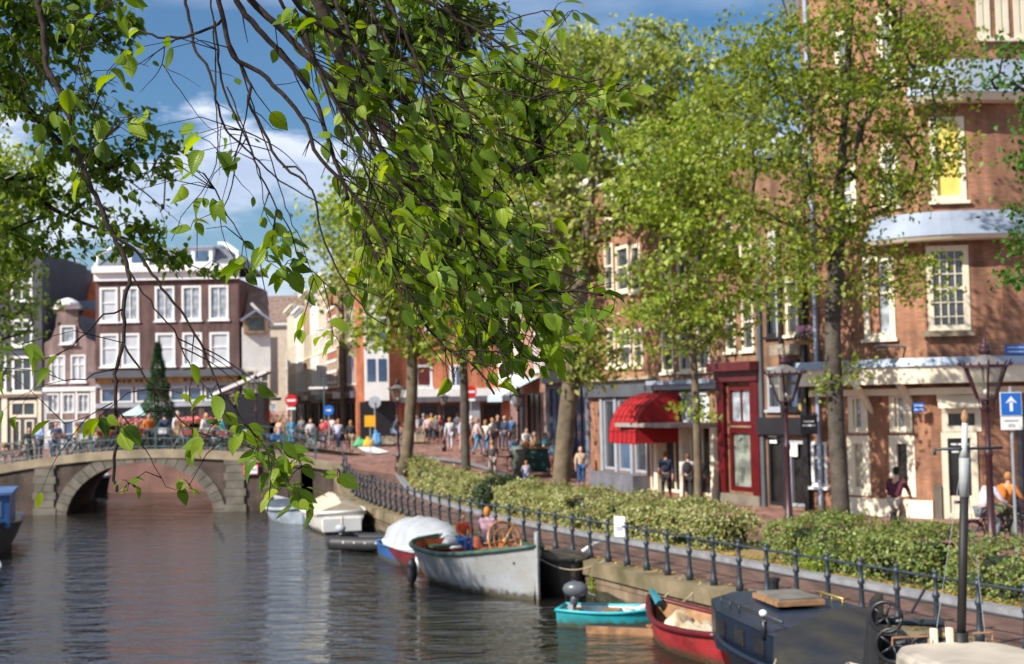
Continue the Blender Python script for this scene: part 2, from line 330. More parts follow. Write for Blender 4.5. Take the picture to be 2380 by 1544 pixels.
# ground sheets
mb = MB(); rows = []
for i in range(len(SL)):
    p = fo(SL[i], -.15, -.03); Y = p.y
    rows.append([Vector((p.x+(90-p.x)*(k/26)**1.6, Y, 0)) for k in range(27)])
Y = rows[-1][0].y
for Y in [Y+.6+i*1.2 for i in range(12)]: rows.append([Vector((-8.6+(98.6)*(k/26)**1.6, Y, 0)) for k in range(27)])
rows = [[Vector((p.x, p.y, g(p.x, p.y)-.03)) for p in r][::-1] for r in rows]
mb.grid(rows)
Y0 = rows[-1][0].y
xs = [-160+i*8 for i in range(35)]; mb.grid([[Vector((x, y, g(x, y)-.03)) for x in xs][::-1] for y in (Y0, Y0+5, Y0+12, 110, 150, 300, 900)])
mb.grid([[(x, y, -.03) for x in (-160, -9.5-.25*max(y, 0))][::-1] for y in (-30, 0, 20, 40, 50)])
mb.grid([[(-160, 50, -.03), (-9.5-.25*50, 50, -.03)][::-1], [(-160, 55.5, 1.0), (-23.2, 55.5, 1.0)][::-1], [(-160, Y0, 1.1), (-23.2, Y0, 1.1)][::-1]])
tag(mb.build('ground', M_street), kind='structure')
strip('street', 4.7, 40, .0, M_street, nt_=8)
strip('footpath', -.12, 2.35, .004, M_path, nt_=2)
k_ = MB()
for i in range(len(SL)-1):
    a, b = SL[i], SL[i+1]
    P = [fo(a, 2.35), fo(b, 2.35), fo(b, 2.62), fo(a, 2.62)]; T = [p+Vector((0, 0, .11)) for p in P]
    k_.quad(T[3], T[2], T[1], T[0]); k_.quad(P[0], T[0], T[1], P[1])
    P = [fo(a, 4.75), fo(b, 4.75), fo(b, 4.95), fo(a, 4.95)]; T = [p+Vector((0, 0, .12)) for p in P]
    k_.quad(T[3], T[2], T[1], T[0]); k_.quad(P[2], P[3], T[3], T[2]); k_.quad(P[0], T[0], T[1], P[1])
tag(k_.build('kerb', M_kerb), kind='structure')
strip('soil', 2.62, 4.75, .06, M_soil)
# pale tram-like stone bands and white marking on the street
def sheet(name, pts, m, z=.012):
    mb = MB(); mb.poly([(p.x, p.y, g(p.x, p.y)+z) for p in pts], 0); return tag(mb.build(name, m), kind='structure')
def gat(x, y):                      # pixel -> street surface
    lo = None
    for i in range(400):
        Yt = 15+i*.35; p = at(x, y, Y=Yt)
        if p.z < g(p.x, p.y): return Vector((p.x, p.y, g(p.x, p.y)))
    return at(x, y, z=0)
M_mark = mat('road_paint', (.72, .72, .70), .7, .1, 2)
pp = [gat(828, 1040), gat(838, 1036), gat(870, 1040), gat(905, 1052), gat(880, 1056), gat(850, 1053)]
mb = MB(); mb.poly([(p.x, p.y, p.z+.03) for p in pp]); tag(mb.build('road_marking', M_mark), kind='structure')
mb = MB()
for a, b in zip([(905, 1056), (960, 1062), (1030, 1073), (1080, 1082), (1130, 1096), (1190, 1115)], [(960, 1062), (1030, 1073), (1080, 1082), (1130, 1096), (1190, 1115), (1260, 1130)]):
    p, q = gat(*a), gat(*b); n = Vector((0, .75, 0)); n2_ = n
    mb.quad(*[(v.x, v.y, g(v.x, v.y)+.035) for v in (p, q, q+n, p+n)])
tag(mb.build('pale_kerb', M_kerb), kind='structure')
# water
m, nt, bs, out = nt_new('water'); L = nt.links.new
tc = N(nt, 'ShaderNodeTexCoord')
bs.inputs['Base Color'].default_value = (.016, .015, .013, 1); bs.inputs['Roughness'].default_value = .02; bs.inputs['IOR'].default_value = 1.9; bs.inputs['Specular IOR Level'].default_value = .85
def wave(scx, scy, s, det, wgt, rot=0):
    mp = N(nt, 'ShaderNodeMapping'); mp.inputs['Scale'].default_value = (scx, scy, 1); mp.inputs['Rotation'].default_value = (0, 0, rot); L(tc.outputs['Object'], mp.inputs[0])
    n = N(nt, 'ShaderNodeTexNoise'); n.inputs['Scale'].default_value = s; n.inputs['Detail'].default_value = det; n.inputs['Roughness'].default_value = .5; L(mp.outputs[0], n.inputs['Vector'])
    q = N(nt, 'ShaderNodeMath', operation='MULTIPLY'); L(n.outputs['Fac'], q.inputs[0]); q.inputs[1].default_value = wgt; return q
a_ = wave(.8, 1.5, 1.0, 2, .9, .12); b_ = wave(.5, 1.2, 3.0, 3, .55, -.2); c_ = wave(.3, .5, .35, 2, .6, .4); d_ = wave(.45, 1.0, 8.0, 2, .16, .1)
s1 = N(nt, 'ShaderNodeMath', operation='ADD'); L(a_.outputs[0], s1.inputs[0]); L(b_.outputs[0], s1.inputs[1]); s2 = N(nt, 'ShaderNodeMath', operation='ADD'); L(s1.outputs[0], s2.inputs[0]); L(c_.outputs[0], s2.inputs[1])
s3 = N(nt, 'ShaderNodeMath', operation='ADD'); L(s2.outputs[0], s3.inputs[0]); L(d_.outputs[0], s3.inputs[1]); s2 = s3
bp = N(nt, 'ShaderNodeBump'); bp.inputs['Strength'].default_value = 1; bp.inputs['Distance'].default_value = .18; L(s2.outputs[0], bp.inputs['Height']); L(bp.outputs[0], bs.inputs['Normal'])
mb = MB(); mb.quad((-60, -30, WZ), (40, -30, WZ), (40, 90, WZ), (-60, 90, WZ)); tag(mb.build('canal_water', m), kind='structure')
# quay walls
t = thing('quay_wall', 'low brick and stone quay wall under the iron railing beside the moored boats', 'quay wall', (0, 0, 0))
mb = MB(); mb.grid([[fo(s, -.28, -.02), Vector((fo(s, -.28).x, fo(s, -.28).y, -2.2))] for s in SL]); mb.build('wall', M_quay, t)
mb = MB()
for i in range(len(SL)-1):
    a, b = SL[i], SL[i+1]; z = .06
    P = [fo(a, -.36, z), fo(b, -.36, z), fo(b, .22, z), fo(a, .22, z)]; Q = [p-Vector((0, 0, .3)) for p in P]
    mb.quad(P[3], P[2], P[1], P[0]); mb.quad(Q[0], P[0], P[1], Q[1]); mb.quad(P[3], Q[3], Q[2], P[2]) ; mb.quad(Q[0], Q[1], Vector((fo(b, -.28).x, fo(b, -.28).y, Q[1].z)), Vector((fo(a, -.28).x, fo(a, -.28).y, Q[0].z)))
mb.build('coping', M_mossy, t)
mb = MB(); mb.grid([[Vector((fo(s, -.284).x, fo(s, -.284).y, WZ+.16+.05*math.sin(s*1.3)+.03*math.sin(s*4.1))), Vector((fo(s, -.284).x, fo(s, -.284).y, -2.2))] for s in SL]); mb.build('tide_line', mat('algae', (.035, .035, .02), .6, .5, 3), t)
t = thing('far_bank_wall', 'quay wall of the opposite bank under the leafy boughs', 'quay wall', (0, 0, 0))
mb = MB(); mb.box(-.5, 0, 0, 61, -2.2, -.05, 0, Matrix.Translation((-9.5, -5, 0)) @ Matrix.Rotation(math.atan(.25), 4, 'Z')); mb.build('wall', M_quay, t)
mb = MB(); mb.box(-.6, .08, 0, 60.8, -.05, .1, 0, Matrix.Translation((-9.5, -5, 0)) @ Matrix.Rotation(math.atan(.25), 4, 'Z')); mb.build('coping', M_coping, t)
t = thing('canal_end_wall', 'pinkish rendered canal wall seen through the bridge arch', 'canal wall', (-20, Y0-.6, -1.1))
mb = MB(); mb.box(-30, 11.4, 0, .5, -.8, 2.02); mb.build('wall', M_pinkwall, t)
mb = MB(); mb.box(-30, 11.3, -.08, .6, 2.02, 2.24); mb.build('coping', M_coping, t)
mb = MB(); mb.box(-30, 11.4, -.15, 0, -.8, .3); mb.build('plinth', M_stoned, t)
mb = MB(); mb.box(-9.0, -8.5, 54.6, Y0+.3, -2.2, 1.1); t = thing('side_canal_wall', 'short brick canal wall behind the stone bridge', 'canal wall', (0, 0, 0)); mb.build('wall', M_quay, t)
# ------------------------------------------------------------ bridge
BX0, BX1, BY = -31.0, -7.3, 54.6; SH = -.2
def ptop(x): return 1.91-.0135*abs(x+15.55)**1.9 if x > -15.55 else 1.91-.0155*abs(x+15.55)**1.95
def arch(x, xc=-15.78, a=3.12, zt=1.38, zb=-1.0):
    u = (x-xc)/a
    return zb+(zt-zb)*math.sqrt(max(0, 1-abs(u)**2.1)) if abs(u) < 1 else None
t = thing('stone_bridge', 'low arched brick and sandstone canal bridge carrying bicycles and people', 'bridge', (0, BY, 0))
xs = sorted(set([BX0+i*.5 for i in range(int((BX1-BX0)/.5)+1)]+[-18.9+i*.104 for i in range(61)]+[BX1]))
w_ = MB(); v_ = MB()
for a, b in zip(xs, xs[1:]):
    za, zb = arch(a), arch(b); za = -2.2 if za is None else za; zb = -2.2 if zb is None else zb
    ta, tb = ptop(a)-.34, ptop(b)-.34
    w_.quad((a, 0, za), (b, 0, zb), (b, 0, tb), (a, 0, ta)); w_.quad((b+SH*9, 9, zb), (a+SH*9, 9, za), (a+SH*9, 9, ta), (b+SH*9, 9, tb))
    if za > -2.1 or zb > -2.1: v_.quad((b, 0, zb), (a, 0, za), (a+SH*9, 9, za), (b+SH*9, 9, zb))
v_.quad((-18.9, 0, -2.2), (-18.9+SH*9, 9, -2.2), (-18.9+SH*9, 9, -1), (-18.9, 0, -1)); v_.quad((-12.66+SH*9, 9, -2.2), (-12.66, 0, -2.2), (-12.66, 0, -1), (-12.66+SH*9, 9, -1))
w_.build('wall', M_bridgebrick, t); v_.build('vault', M_bridgebrick, t)
mb = MB(); mf = MB()
for a, b in zip(xs, xs[1:]):
    A = [(a, -.1, ptop(a)-.36), (b, -.1, ptop(b)-.36), (b, -.1, ptop(b)), (a, -.1, ptop(a))]
    mb.quad(*A); mb.quad(A[3], A[2], (b, .35, ptop(b)), (a, .35, ptop(a))); mb.quad((a, 0, A[0][2]), (b, 0, A[1][2]), A[1], A[0]); mb.quad((b, .35, ptop(b)-.5), (a, .35, ptop(a)-.5), (a, .35, ptop(a)), (b, .35, ptop(b)))
    mf.quad((b, 9.1, ptop(b)-.36), (a, 9.1, ptop(a)-.36), (a, 9.1, ptop(a)), (b, 9.1, ptop(b))); mf.quad((a, 8.7, ptop(a)), (b, 8.7, ptop(b)), (b, 9.1, ptop(b)), (a, 9.1, ptop(a)))
mb.build('parapet', M_stone, t); mf.build('parapet', M_stone, t)
mb = MB(); n_ = 23                                                        # voussoirs
for k in range(n_):
    th0, th1 = PI*k/n_, PI*(k+.93)/n_
    def rp_(th, r): return (-15.78+(3.12+r)*math.cos(th), -1.0+(2.38+r)*math.sin(th))
    a, b, c, d = rp_(th0, 0), rp_(th1, 0), rp_(th1, .5), rp_(th0, .5)
    F_ = [(q[0], -.06, q[1]) for q in (a, b, c, d)]; mb.quad(*F_[::-1])
    for i in range(4): p, q = F_[i], F_[(i+1) % 4]; mb.quad(p, q, (q[0], .0, q[2]), (p[0], .0, p[2]))
mb.build('arch_ring', M_stoned, t)
mb = MB()
for xa, xb in ((-20.2, -19.4), (-12.15, -11.4)):
    for k in range(8):
        o_ = .08*(k % 2); mb.box(xa-o_, xb+o_, -.09, 0, -1.1+k*.33, -1.1+k*.33+.31)
    mb.build('quoin', M_stoned, t); mb = MB()
mb = MB(); mb.grid([[(x, 8.7, ptop(x)-.22), (x, .35, ptop(x)-.22)] for x in xs]); mb.build('deck', M_street, t)
def deck(X): return max(ptop(X)-.22, 1.0)
# ------------------------------------------------------------ railings
def fpost(h=.95):
    m_ = MB(); m_.lathe([(.075, 0), (.075, .12), (.055, .16), (.043, .3), (.038, .52), (.06, .55), (.06, .59), (.036, .62), (.036, .8), (.062, .83), (.062, .87), (.03, .885), (.052, .91), (.046, .945), (.01, .96)], 8); return m_
t = thing('canal_railing', 'long dark blue iron railing with turned posts along the brick footpath', 'railing')
P0 = None; s = 1.2; me_ = None; pts_top = []
while s < FS[-1]-.2:
    p = fo(s, .02, .06)
    if me_ is None: o = fpost().build('post', M_iron, t, True); me_ = o.data
    else: o = bpy.data.objects.new('post', me_); C.objects.link(o); o.parent = t
    o.location = p; pts_top.append(p); s += .85
for h, r in ((.84, .024), (.44, .018)): MB().tube([p+Vector((0, 0, h)) for p in pts_top], r, 6).build('rail', M_iron, t, True)
def iron_fence(name, label, pts, hgt, m_, sp=1.6, bars=True):
    t = thing(name, label, 'railing'); pm = None
    for p in pts:
        if pm is None: o = MB().box(-.035, .035, -.035, .035, 0, hgt+.06).build('post', m_, t); pm = o.data
        else: o = bpy.data.objects.new('post', pm); C.objects.link(o); o.parent = t
        o.location = p
    for h in (hgt, hgt*.55, .12): MB().tube([Vector(p)+Vector((0, 0, h)) for p in pts], .022, 5).build('rail', m_, t)
    if bars:
        b_ = MB()
        for a, b in zip(pts, pts[1:]):
            a, b = Vector(a), Vector(b); n = max(1, int((b-a).length/.28))
            for k in range(1, n): q = a.lerp(b, k/n); b_.box(q.x-.01, q.x+.01, q.y-.01, q.y+.01, q.z+.12, q.z+hgt)
        b_.build('bars', m_, t)
    return t
iron_fence('bridge_railing', 'green iron railing on the sandstone parapet nearest the water', [(x, BY+.12, ptop(x)) for x in np.arange(-30, -7.4, 1.35)], .85, M_greeniron)
iron_fence('bridge_railing', 'green iron railing on the far side of the bridge behind the people', [(x, BY+8.9, ptop(x)) for x in np.arange(-30, -8.6, 1.35)], .85, M_greeniron)
# ------------------------------------------------------------ buildings
class Bld:
    def __init__(s, name, label, A, B, z0, H, depth, wm, group=None, cat='building'):
        s.A = Vector((A[0], A[1])); s.B = Vector((B[0], B[1])); s.W = (s.B-s.A).length; d = (s.B-s.A)/s.W; s.d = d; s.nrm = Vector((-d.y, d.x)); s.z0 = z0
        s.H = H; s.D = depth; s.wm = wm; s.t = thing(name, label, cat, (A[0], A[1], z0), math.atan2(d.y, d.x), group); s.wins = []; s.cache = {}
    def uz(s, x, y):
        """pixel of the photo -> metres along the facade and height above its foot"""
        r = ray(x, y); n = s.nrm; k = (s.A.x*n.x+s.A.y*n.y)/(r.x*n.x+r.y*n.y)
        p = Vector((r.x*k, r.y*k)); return (p-s.A).dot(s.d), CAMZ+r.z*k-s.z0
    def win(s, u0, u1, z0, z1, style='sash', fm=None, pm=None, sill=True, fw=.1):
        if u1-u0 < .15 or z1-z0 < .15: return
        s.wins.append((u0, u1, z0, z1)); W, H = u1-u0, z1-z0
        key = (round(W, 1), round(H, 1), style, (fm or M_white).name, (pm or M_glass).name, sill)
        if key in s.cache:
            f0, p0 = s.cache[key]; f = bpy.data.objects.new('window', f0); p = bpy.data.objects.new('pane', p0)
            for o in (f, p): C.objects.link(o)
        else:
            W, H = round(W, 1), round(H, 1); m = MB()
            m.box(0, fw, -.03, .12, 0, H); m.box(W-fw, W, -.03, .12, 0, H); m.box(fw, W-fw, -.03, .12, H-fw, H); m.box(fw, W-fw, -.03, .12, 0, fw)
            t_ = .045; iw = W-2*fw
            def v(x, a=fw, b=H-fw, t=t_): m.box(x-t/2, x+t/2, .02, .1, a, b)
            def h(z, t=t_): m.box(fw, W-fw, .015, .105, z-t/2, z+t/2)
            if style == 'sash': h(H*.55, .07)
            if style == 'sashv': h(H*.6, .07); v(W/2, fw, H*.6)
            if style == 'cross': h(H*.64, .08); v(W/2, fw, H-fw, .07)
            if style == 'trip': v(W/3, t=.08); v(2*W/3, t=.08)
            if style == 'tall2': v(W/2, t=.07)
            if style == 'grid':
                h(H*.5, .09)
                for k in (1, 2, 3): v(fw+iw*k/4, t=.03)
                for k in (1, 2, 4, 5): h(H*k/6, .03)
            if sill: m.box(-.08, W+.08, -.12, .0, -.09, -.001)
            f = m.build('window', fm or M_white); p = MB().box(fw*.5, W-fw*.5, .075, .09, fw*.5, H-fw*.5).build('pane', pm or M_glass); s.cache[key] = (f.data, p.data)
        f.parent = s.t; f.location = (u0, 0, z0); p.parent = f
    def pwin(s, x0, x1, y0, y1, **k):
        """window whose outline is read off the photo"""
        xm, ym = (x0+x1)/2, (y0+y1)/2
        a = s.uz(x0, ym)[0]; b = s.uz(x1, ym)[0]; c = s.uz(xm, y1)[1]; d = s.uz(xm, y0)[1]; s.win(a, b, c, d, **k)
    def box(s, name, m, u0, u1, y0, y1, z0, z1, parent=None): return MB().box(u0, u1, y0, y1, z0, z1).build(name, m, parent or s.t)
    def wall(s, name='wall', top=None, gable=None):
        H = s.H; us = sorted({0, s.W, *[round(a, 4) for w in s.wins for a in w[:2] if 0 < a < s.W]}); zs = sorted({-2.0, H, *[round(a, 4) for w in s.wins for a in w[2:] if -2 < a < H]})
        m = MB(); hol = lambda u, z: any(w[0] < u < w[1] and w[2] < z < w[3] for w in s.wins)
        for a, b in zip(us, us[1:]):
            for c, d in zip(zs, zs[1:]):
                if not hol((a+b)/2, (c+d)/2): m.quad((a, 0, c), (b, 0, c), (b, 0, d), (a, 0, d))
        for u0, u1, z0, z1 in s.wins:
            r = .13; m.quad((u0, 0, z0), (u0, r, z0), (u0, r, z1), (u0, 0, z1)); m.quad((u1, r, z0), (u1, 0, z0), (u1, 0, z1), (u1, r, z1))
            m.quad((u0, 0, z1), (u0, r, z1), (u1, r, z1), (u1, 0, z1)); m.quad((u0, r, z0), (u0, 0, z0), (u1, 0, z0), (u1, r, z0)); m.quad((u0, r, z0), (u1, r, z0), (u1, r, z1), (u0, r, z1))
        D = s.D; m.quad((s.W, 0, -2), (s.W, D, -2), (s.W, D, H), (s.W, 0, H)); m.quad((0, D, -2), (0, 0, -2), (0, 0, H), (0, D, H)); m.quad((s.W, D, -2), (0, D, -2), (0, D, H), (s.W, D, H))
        if gable:                                       # gable outline above H: list of (u, z)
            m.poly([(u, 0, z) for u, z in gable]); m.poly([(u, .35, z) for u, z in gable][::-1])
            for (a, b), (c, d) in zip(gable, gable[1:]+gable[:1]): m.quad((a, 0, b), (a, .35, b), (c, .35, d), (c, 0, d))
        if top is None: m.quad((0, 0, H), (s.W, 0, H), (s.W, D, H), (0, D, H))
        return m.build(name, s.wm, s.t)
    def cornice(s, z, h=.45, d=.4, m=None, name='cornice', u0=-.05, u1=None):
        u1 = s.W+.05 if u1 is None else u1; b = MB(); b.box(u0, u1, -d*.45, -.001, z, z+h*.55); b.box(u0-.04, u1+.04, -d, -.001, z+h*.55+.001, z+h)
        return b.build(name, m or M_white, s.t)
    def gabroof(s, m, h=3, o=.25, axis='u', z=None):
        z = s.H if z is None else z; b = MB(); W, D = s.W, s.D
        if axis == 'u':   # ridge along the facade
            P = [(-.05, -o, z), (W+.05, -o, z), (W+.05, D/2, z+h), (-.05, D/2, z+h), (W+.05, D+o, z), (-.05, D+o, z)]; b.poly([P[0], P[1], P[2], P[3]]); b.poly([P[3], P[2], P[4], P[5]]); b.poly([P[1], P[4], P[2]]); b.poly([P[5], P[0], P[3]])
        else:
            P = [(0, .36, z), (0, D, z), (W/2, D, z+h), (W/2, .36, z+h), (W, .36, z), (W, D, z)]; b.poly([P[1], P[0], P[3], P[2]]); b.poly([P[3], P[4], P[5], P[2]]); b.poly([P[5], P[1], P[2]]); b.poly([P[0], P[4], P[3]])
        return b.build('roof', m, s.t)
def rowwins(b, n, zs, h, wf=.55, **k):
    sp_ = b.W/n
    for z in zs:
        for i in range(n): b.win(sp_*(i+.5)-sp_*wf/2, sp_*(i+.5)+sp_*wf/2, z, z+h, **k)
def chim(b, u, y, z, h=1.3):
    r = b.box('chimney', b.wm, u-.35, u+.35, y-.3, y+.3, z-.8, z+h); MB().box(u-.42, u+.42, y-.37, y+.37, z+h, z+h+.12).build('chimney_cap', M_coping, r)
# --- B3 brown corner cafe house across the bridge
b = Bld('brown_brick_house', 'wide brown brick house with white cornice and gold lettered cafe front beyond the bridge', (-27.45, 85), (-18.0, 85), .9, 11.1, 9, B_brown)
def c1(x, y): return (x*.479/1.0756, (560+y*.479)/1.0756)
cz = b.uz(*c1(860, 300))[1]; b.H = cz+.1
for i, (xa, xb) in enumerate([(520, 612), (630, 722), (808, 910), (948, 1053), (1090, 1194)]):
    (x0, y0), (x1, y1) = c1(xa, 330-i*2), c1(xb, 513-i*3); b.pwin(x0, x1, y0, y1, style='sash' if i < 1 else 'tall2', fm=M_white, pm=M_blind if i == 0 else M_curtain, fw=.14)
    (x0, y0), (x1, y1) = c1(xa+4, 572-i*2), c1(xb+4, 747-i*2); b.pwin(x0, x1, y0, y1, style='sash', fm=M_white, pm=M_blind, fw=.14)
zf = b.uz(*c1(860, 800))[1]
for i in range(8):
    if i == 3 or i == 7: continue
    b.win(.3+i*1.14, 1.3+i*1.14, zf-1.62, zf-.62, style='none', fm=M_white, pm=M_glassb, sill=False, fw=.1)
for i in range(4): b.win(.5+i*2.2, 2.3+i*2.2, .1, zf-2.0, style='tall2', fm=M_black, pm=M_dark, sill=False)
b.wall()
b.cornice(b.H-.02, .95, .55); b.box('fascia', M_dgrey, -.25, b.W+.3, -.75, -.001, zf+.0, zf+.42); b.box('gold_sign', M_gold, .1, b.W-.1, -.12, -.002, zf-.38, zf-.002)
b.box('lower_fascia', M_grey, 0, b.W, -.14, -.003, zf-.62, zf-.4); b.box('shop_sill', M_grey, 0, b.W, -.12, -.004, zf-1.95, zf-1.66)
lt_ = MB()
for k, (x0, wd) in enumerate([(1.1, .22), (1.4, .3), (1.8, .2), (2.1, .28), (2.6, .22), (2.9, .25), (5.8, .25), (6.2, .22), (6.5, .3), (7.0, .2), (7.3, .26), (7.7, .22)]): lt_.box(x0, x0+wd, -.135, -.121, zf-.3, zf-.12)
lt_.build('sign_lettering', M_black, b.t)
r_ = MB(); W = b.W; z = b.H+.93                                    # mansard with dormer
P = [(0, 0, z), (W, 0, z), (W, 9, z), (0, 9, z)]; Q = [(1.1, 1.4, z+1.35), (W-1.1, 1.4, z+1.35), (W-1.1, 7.6, z+1.35), (1.1, 7.6, z+1.35)]
for i in range(4): r_.quad(P[i], P[(i+1) % 4], Q[(i+1) % 4], Q[i])
r_.quad(*Q); r_.build('roof', M_slate, b.t)
for u in (2.2, 6.4):
    d_ = MB().box(u-.1, u+1.3, .1, 1.4, z, z+1.15).build('dormer', M_white, b.t); MB().box(u+.15, u+1.05, .08, .1, z+.25, z+.95).build('pane', M_glassb, d_); MB().box(u-.25, u+1.45, -.05, 1.5, z+1.15, z+1.27).build('dormer_roof', M_zinc, d_)
for sgn, u in ((1, 0), (-1, W)):
    MB().tube([(u, .1, z), (u+sgn*.1, .3, z+.8), (u+sgn*1.1, 1.2, z+1.5), (u+sgn*1.6, 1.3, z+1.55)], .16, 6).build('roof_trim', M_white, b.t)

# --- pink canal house with neck gable
b = Bld('pink_gable_house', 'narrow pinkish canal house with curved neck gable and white ground floor', (-30.95, 85.1), (-27.5, 85.1), .9, 7.6, 9, B_pink)
def pw(xa, xb, ya, yb, **k): (x0, y0), (x1, y1) = c1(xa, ya), c1(xb, yb); b.pwin(x0, x1, y0, y1, **k)
pw(262, 344, 686, 828, style='cross', pm=M_blind); pw(369, 450, 684, 826, style='cross', pm=M_blind)
pw(317, 397, 530, 626, style='none', pm=M_curtain)
for xa in (245, 325, 403): pw(xa, xa+66, 885, 988, style='tall2', pm=M_curtain, sill=False); pw(xa, xa+66, 1020, 1190, style='sash', pm=M_glassb, sill=False)
z1 = b.uz(*c1(350, 852))[1]; b.H = b.uz(*c1(350, 640))[1]
zc, zt = b.uz(*c1(350, 445))[1], b.uz(*c1(350, 395))[1]; uc = b.uz(*c1(350, 600))[0]; W = b.W
gz = [(0, b.H), (W, b.H), (W-.05, b.H+.25), (W-.55, b.H+.5), (uc+.75, b.H+1.3), (uc+.68, zc), (uc-.68, zc), (uc-.75, b.H+1.3), (.5, b.H+.5), (.05, b.H+.25)]
ww = [w_ for w_ in b.wins if w_[3] > b.H]
b.wins = [w_ for w_ in b.wins if w_ not in ww]; b.wall(gable=gz)
for o_ in b.t.children:
    if o_.name.startswith('window') and any(abs(o_.location.z-w_[2]) < .01 for w_ in ww): o_.location.y = -.1
b.box('gable_cap', M_white, uc-.85, uc+.85, -.12, .45, zc, zc+.25); MB().lathe([(.8, 0), (.78, .15), (.45, .38), (.1, .5)], 12, (uc, .15, zc+.25)).build('pediment', M_white, b.t)
b.gabroof(M_slate, zc-b.H-.3, axis='v')
for (u_0, u_1) in ((0, .16), (W-.16, W)): b.box('pilaster', M_white, u_0, u_1, -.06, -.001, 0, z1)
for xa in (233, 316, 394, 473): u_ = b.uz(*c1(xa, 1000))[0]; b.box('shop_post', M_white, max(.17, u_), u_+.14, -.05, -.001, 0, z1-.3)
b.box('white_fascia', M_white, -.02, W+.02, -.1, -.002, z1-.28, z1)
# --- dark grey house at the frame's left edge
b = Bld('dark_grey_house', 'tall dark grey canal house with white window frames and white doorway', (-37.2, 85), (-31.0, 85), .9, 13.2, 9, B_dark)
pw(58, 165, 252, 405, style='cross', pm=M_glass, fw=.16); pw(62, 176, 688, 880, style='cross', pm=M_glass, fw=.16); pw(-85, 30, 688, 880, style='cross', pm=M_glass, fw=.16); pw(60, 170, 500, 640, style='cross', pm=M_glass, fw=.16); pw(-85, 20, 252, 405, style='cross', pm=M_glass, fw=.16)
pw(50, 190, 925, 1010, style='tall2', fm=M_cream, sill=False, fw=.18); pw(60, 110, 1022, 1190, style='none', fm=M_cream, sill=False); pw(130, 180, 1022, 1190, style='none', fm=M_cream, sill=False)
b.wall(); b.cornice(b.H, .5, .4); z_ = b.uz(*c1(100, 905))[1]; b.cornice(z_, .35, .3, M_cream, 'door_cornice')
u_ = b.uz(*c1(30, 1000))[0]; b.box('door_post', M_cream, u_-.25, u_+.12, -.08, -.001, 0, z_); b.box('door_post', M_cream, b.W-.25, b.W-.02, -.08, -.001, 0, z_)
b = Bld('stair_tower_house', 'windowless dark brown wall rising behind the pink gable', (-33.9, 93), (-31.2, 93), .9, 13.0, 8, mat('dark_brown_render', (.15, .125, .13), .85, .2, 1)); b.wall(); b.cornice(b.H, .5, .2, M_zinc)
b = Bld('orange_roof_house', 'small house with steep bright orange tiled roof between the gable and the brown house', (-31.1, 92), (-29.4, 92), .9, 8.6, 7, M_orange); rowwins(b, 2, [2], 1.2); b.wall(top=1)
z_ = b.uz(*c1(450, 395))[1]; z2 = b.uz(*c1(450, 275))[1]; b.box('white_gutter', M_zinc, 0, b.W, -.2, -.001, z_-.75, z_-.1); b.gabroof(M_orange, z2-b.H, 0)
b = Bld('left_corner_house', 'cream house at the far left edge of the row', (-46, 85), (-37.3, 85), .9, 11, 9, B_beige); rowwins(b, 4, [.9, 4.2, 7.4], 1.9, .45, style='cross'); b.wall(); b.cornice(11, .5)
# --- side street, left row and right row, and its end
cols = [B_white, B_mauve, B_white, B_tan, B_beige]
A = Vector((-18.0, 93.5)); E = Vector((-30.5, 160)); k = 0
LR = [.0, .16, .30, .45, .62, .8, 1]
lab = ['white rendered house with hoist gable at the corner of the side street', 'mauve brick house second along the shaded side of the side street', 'white house with bay third along the shaded side of the side street', 'tan brick house fourth along the shaded side of the side street', 'beige house fifth along the shaded side of the side street', 'white house at the far end of the shaded side of the side street']
for i in range(6):
    P, Q = A.lerp(E, LR[i]), A.lerp(E, LR[i+1]); H = [8.4, 9, 8.5, 9, 8.8, 9][i]
    b = Bld('side_street_house', lab[i], P, Q, 1.1, H, 6, cols[i % 5], 'houses along the side street')
    # facade looks to +x: local x runs away from the camera, so front (-y) faces the street
    rowwins(b, 4 if i < 3 else 3, [.6, 3.4, 6], 1.7, .42, style='sash', pm=M_glass if i % 2 else M_curtain); b.wall(); b.cornice(H, .45, .4); b.gabroof(M_slate if i % 2 else mat('brown_tiles', (.22, .15, .12), .85, .25, 2, .3), 2.4)
    if i == 0: b.box('bay', M_white, 2.2, 4.6, -1.0, -.001, 3.4, 7.6); b.box('awning_board', M_dgrey, .5, 6, -1.2, -.001, 2.9, 3.1)
A = Vector((-10.35, 86.5)); E = Vector((-26.5, 152)); LR = [0, .10, .2, .31, .42, .54, .66, .82, 1]
cols = [B_mauve, B_tan, B_red, B_beige, B_white, B_tan, B_white, B_beige]
lab = ['mauve brick house first on the sunny side of the side street', 'tan brick house with cream bays second on the sunny side', 'red brick house banded with white stone in the side street', 'beige house with white window bays in the side street', 'white house with dark shopfront in the side street', 'tan brick house deep in the side street', 'white house deep in the side street', 'tan house closing the sunny side of the side street']
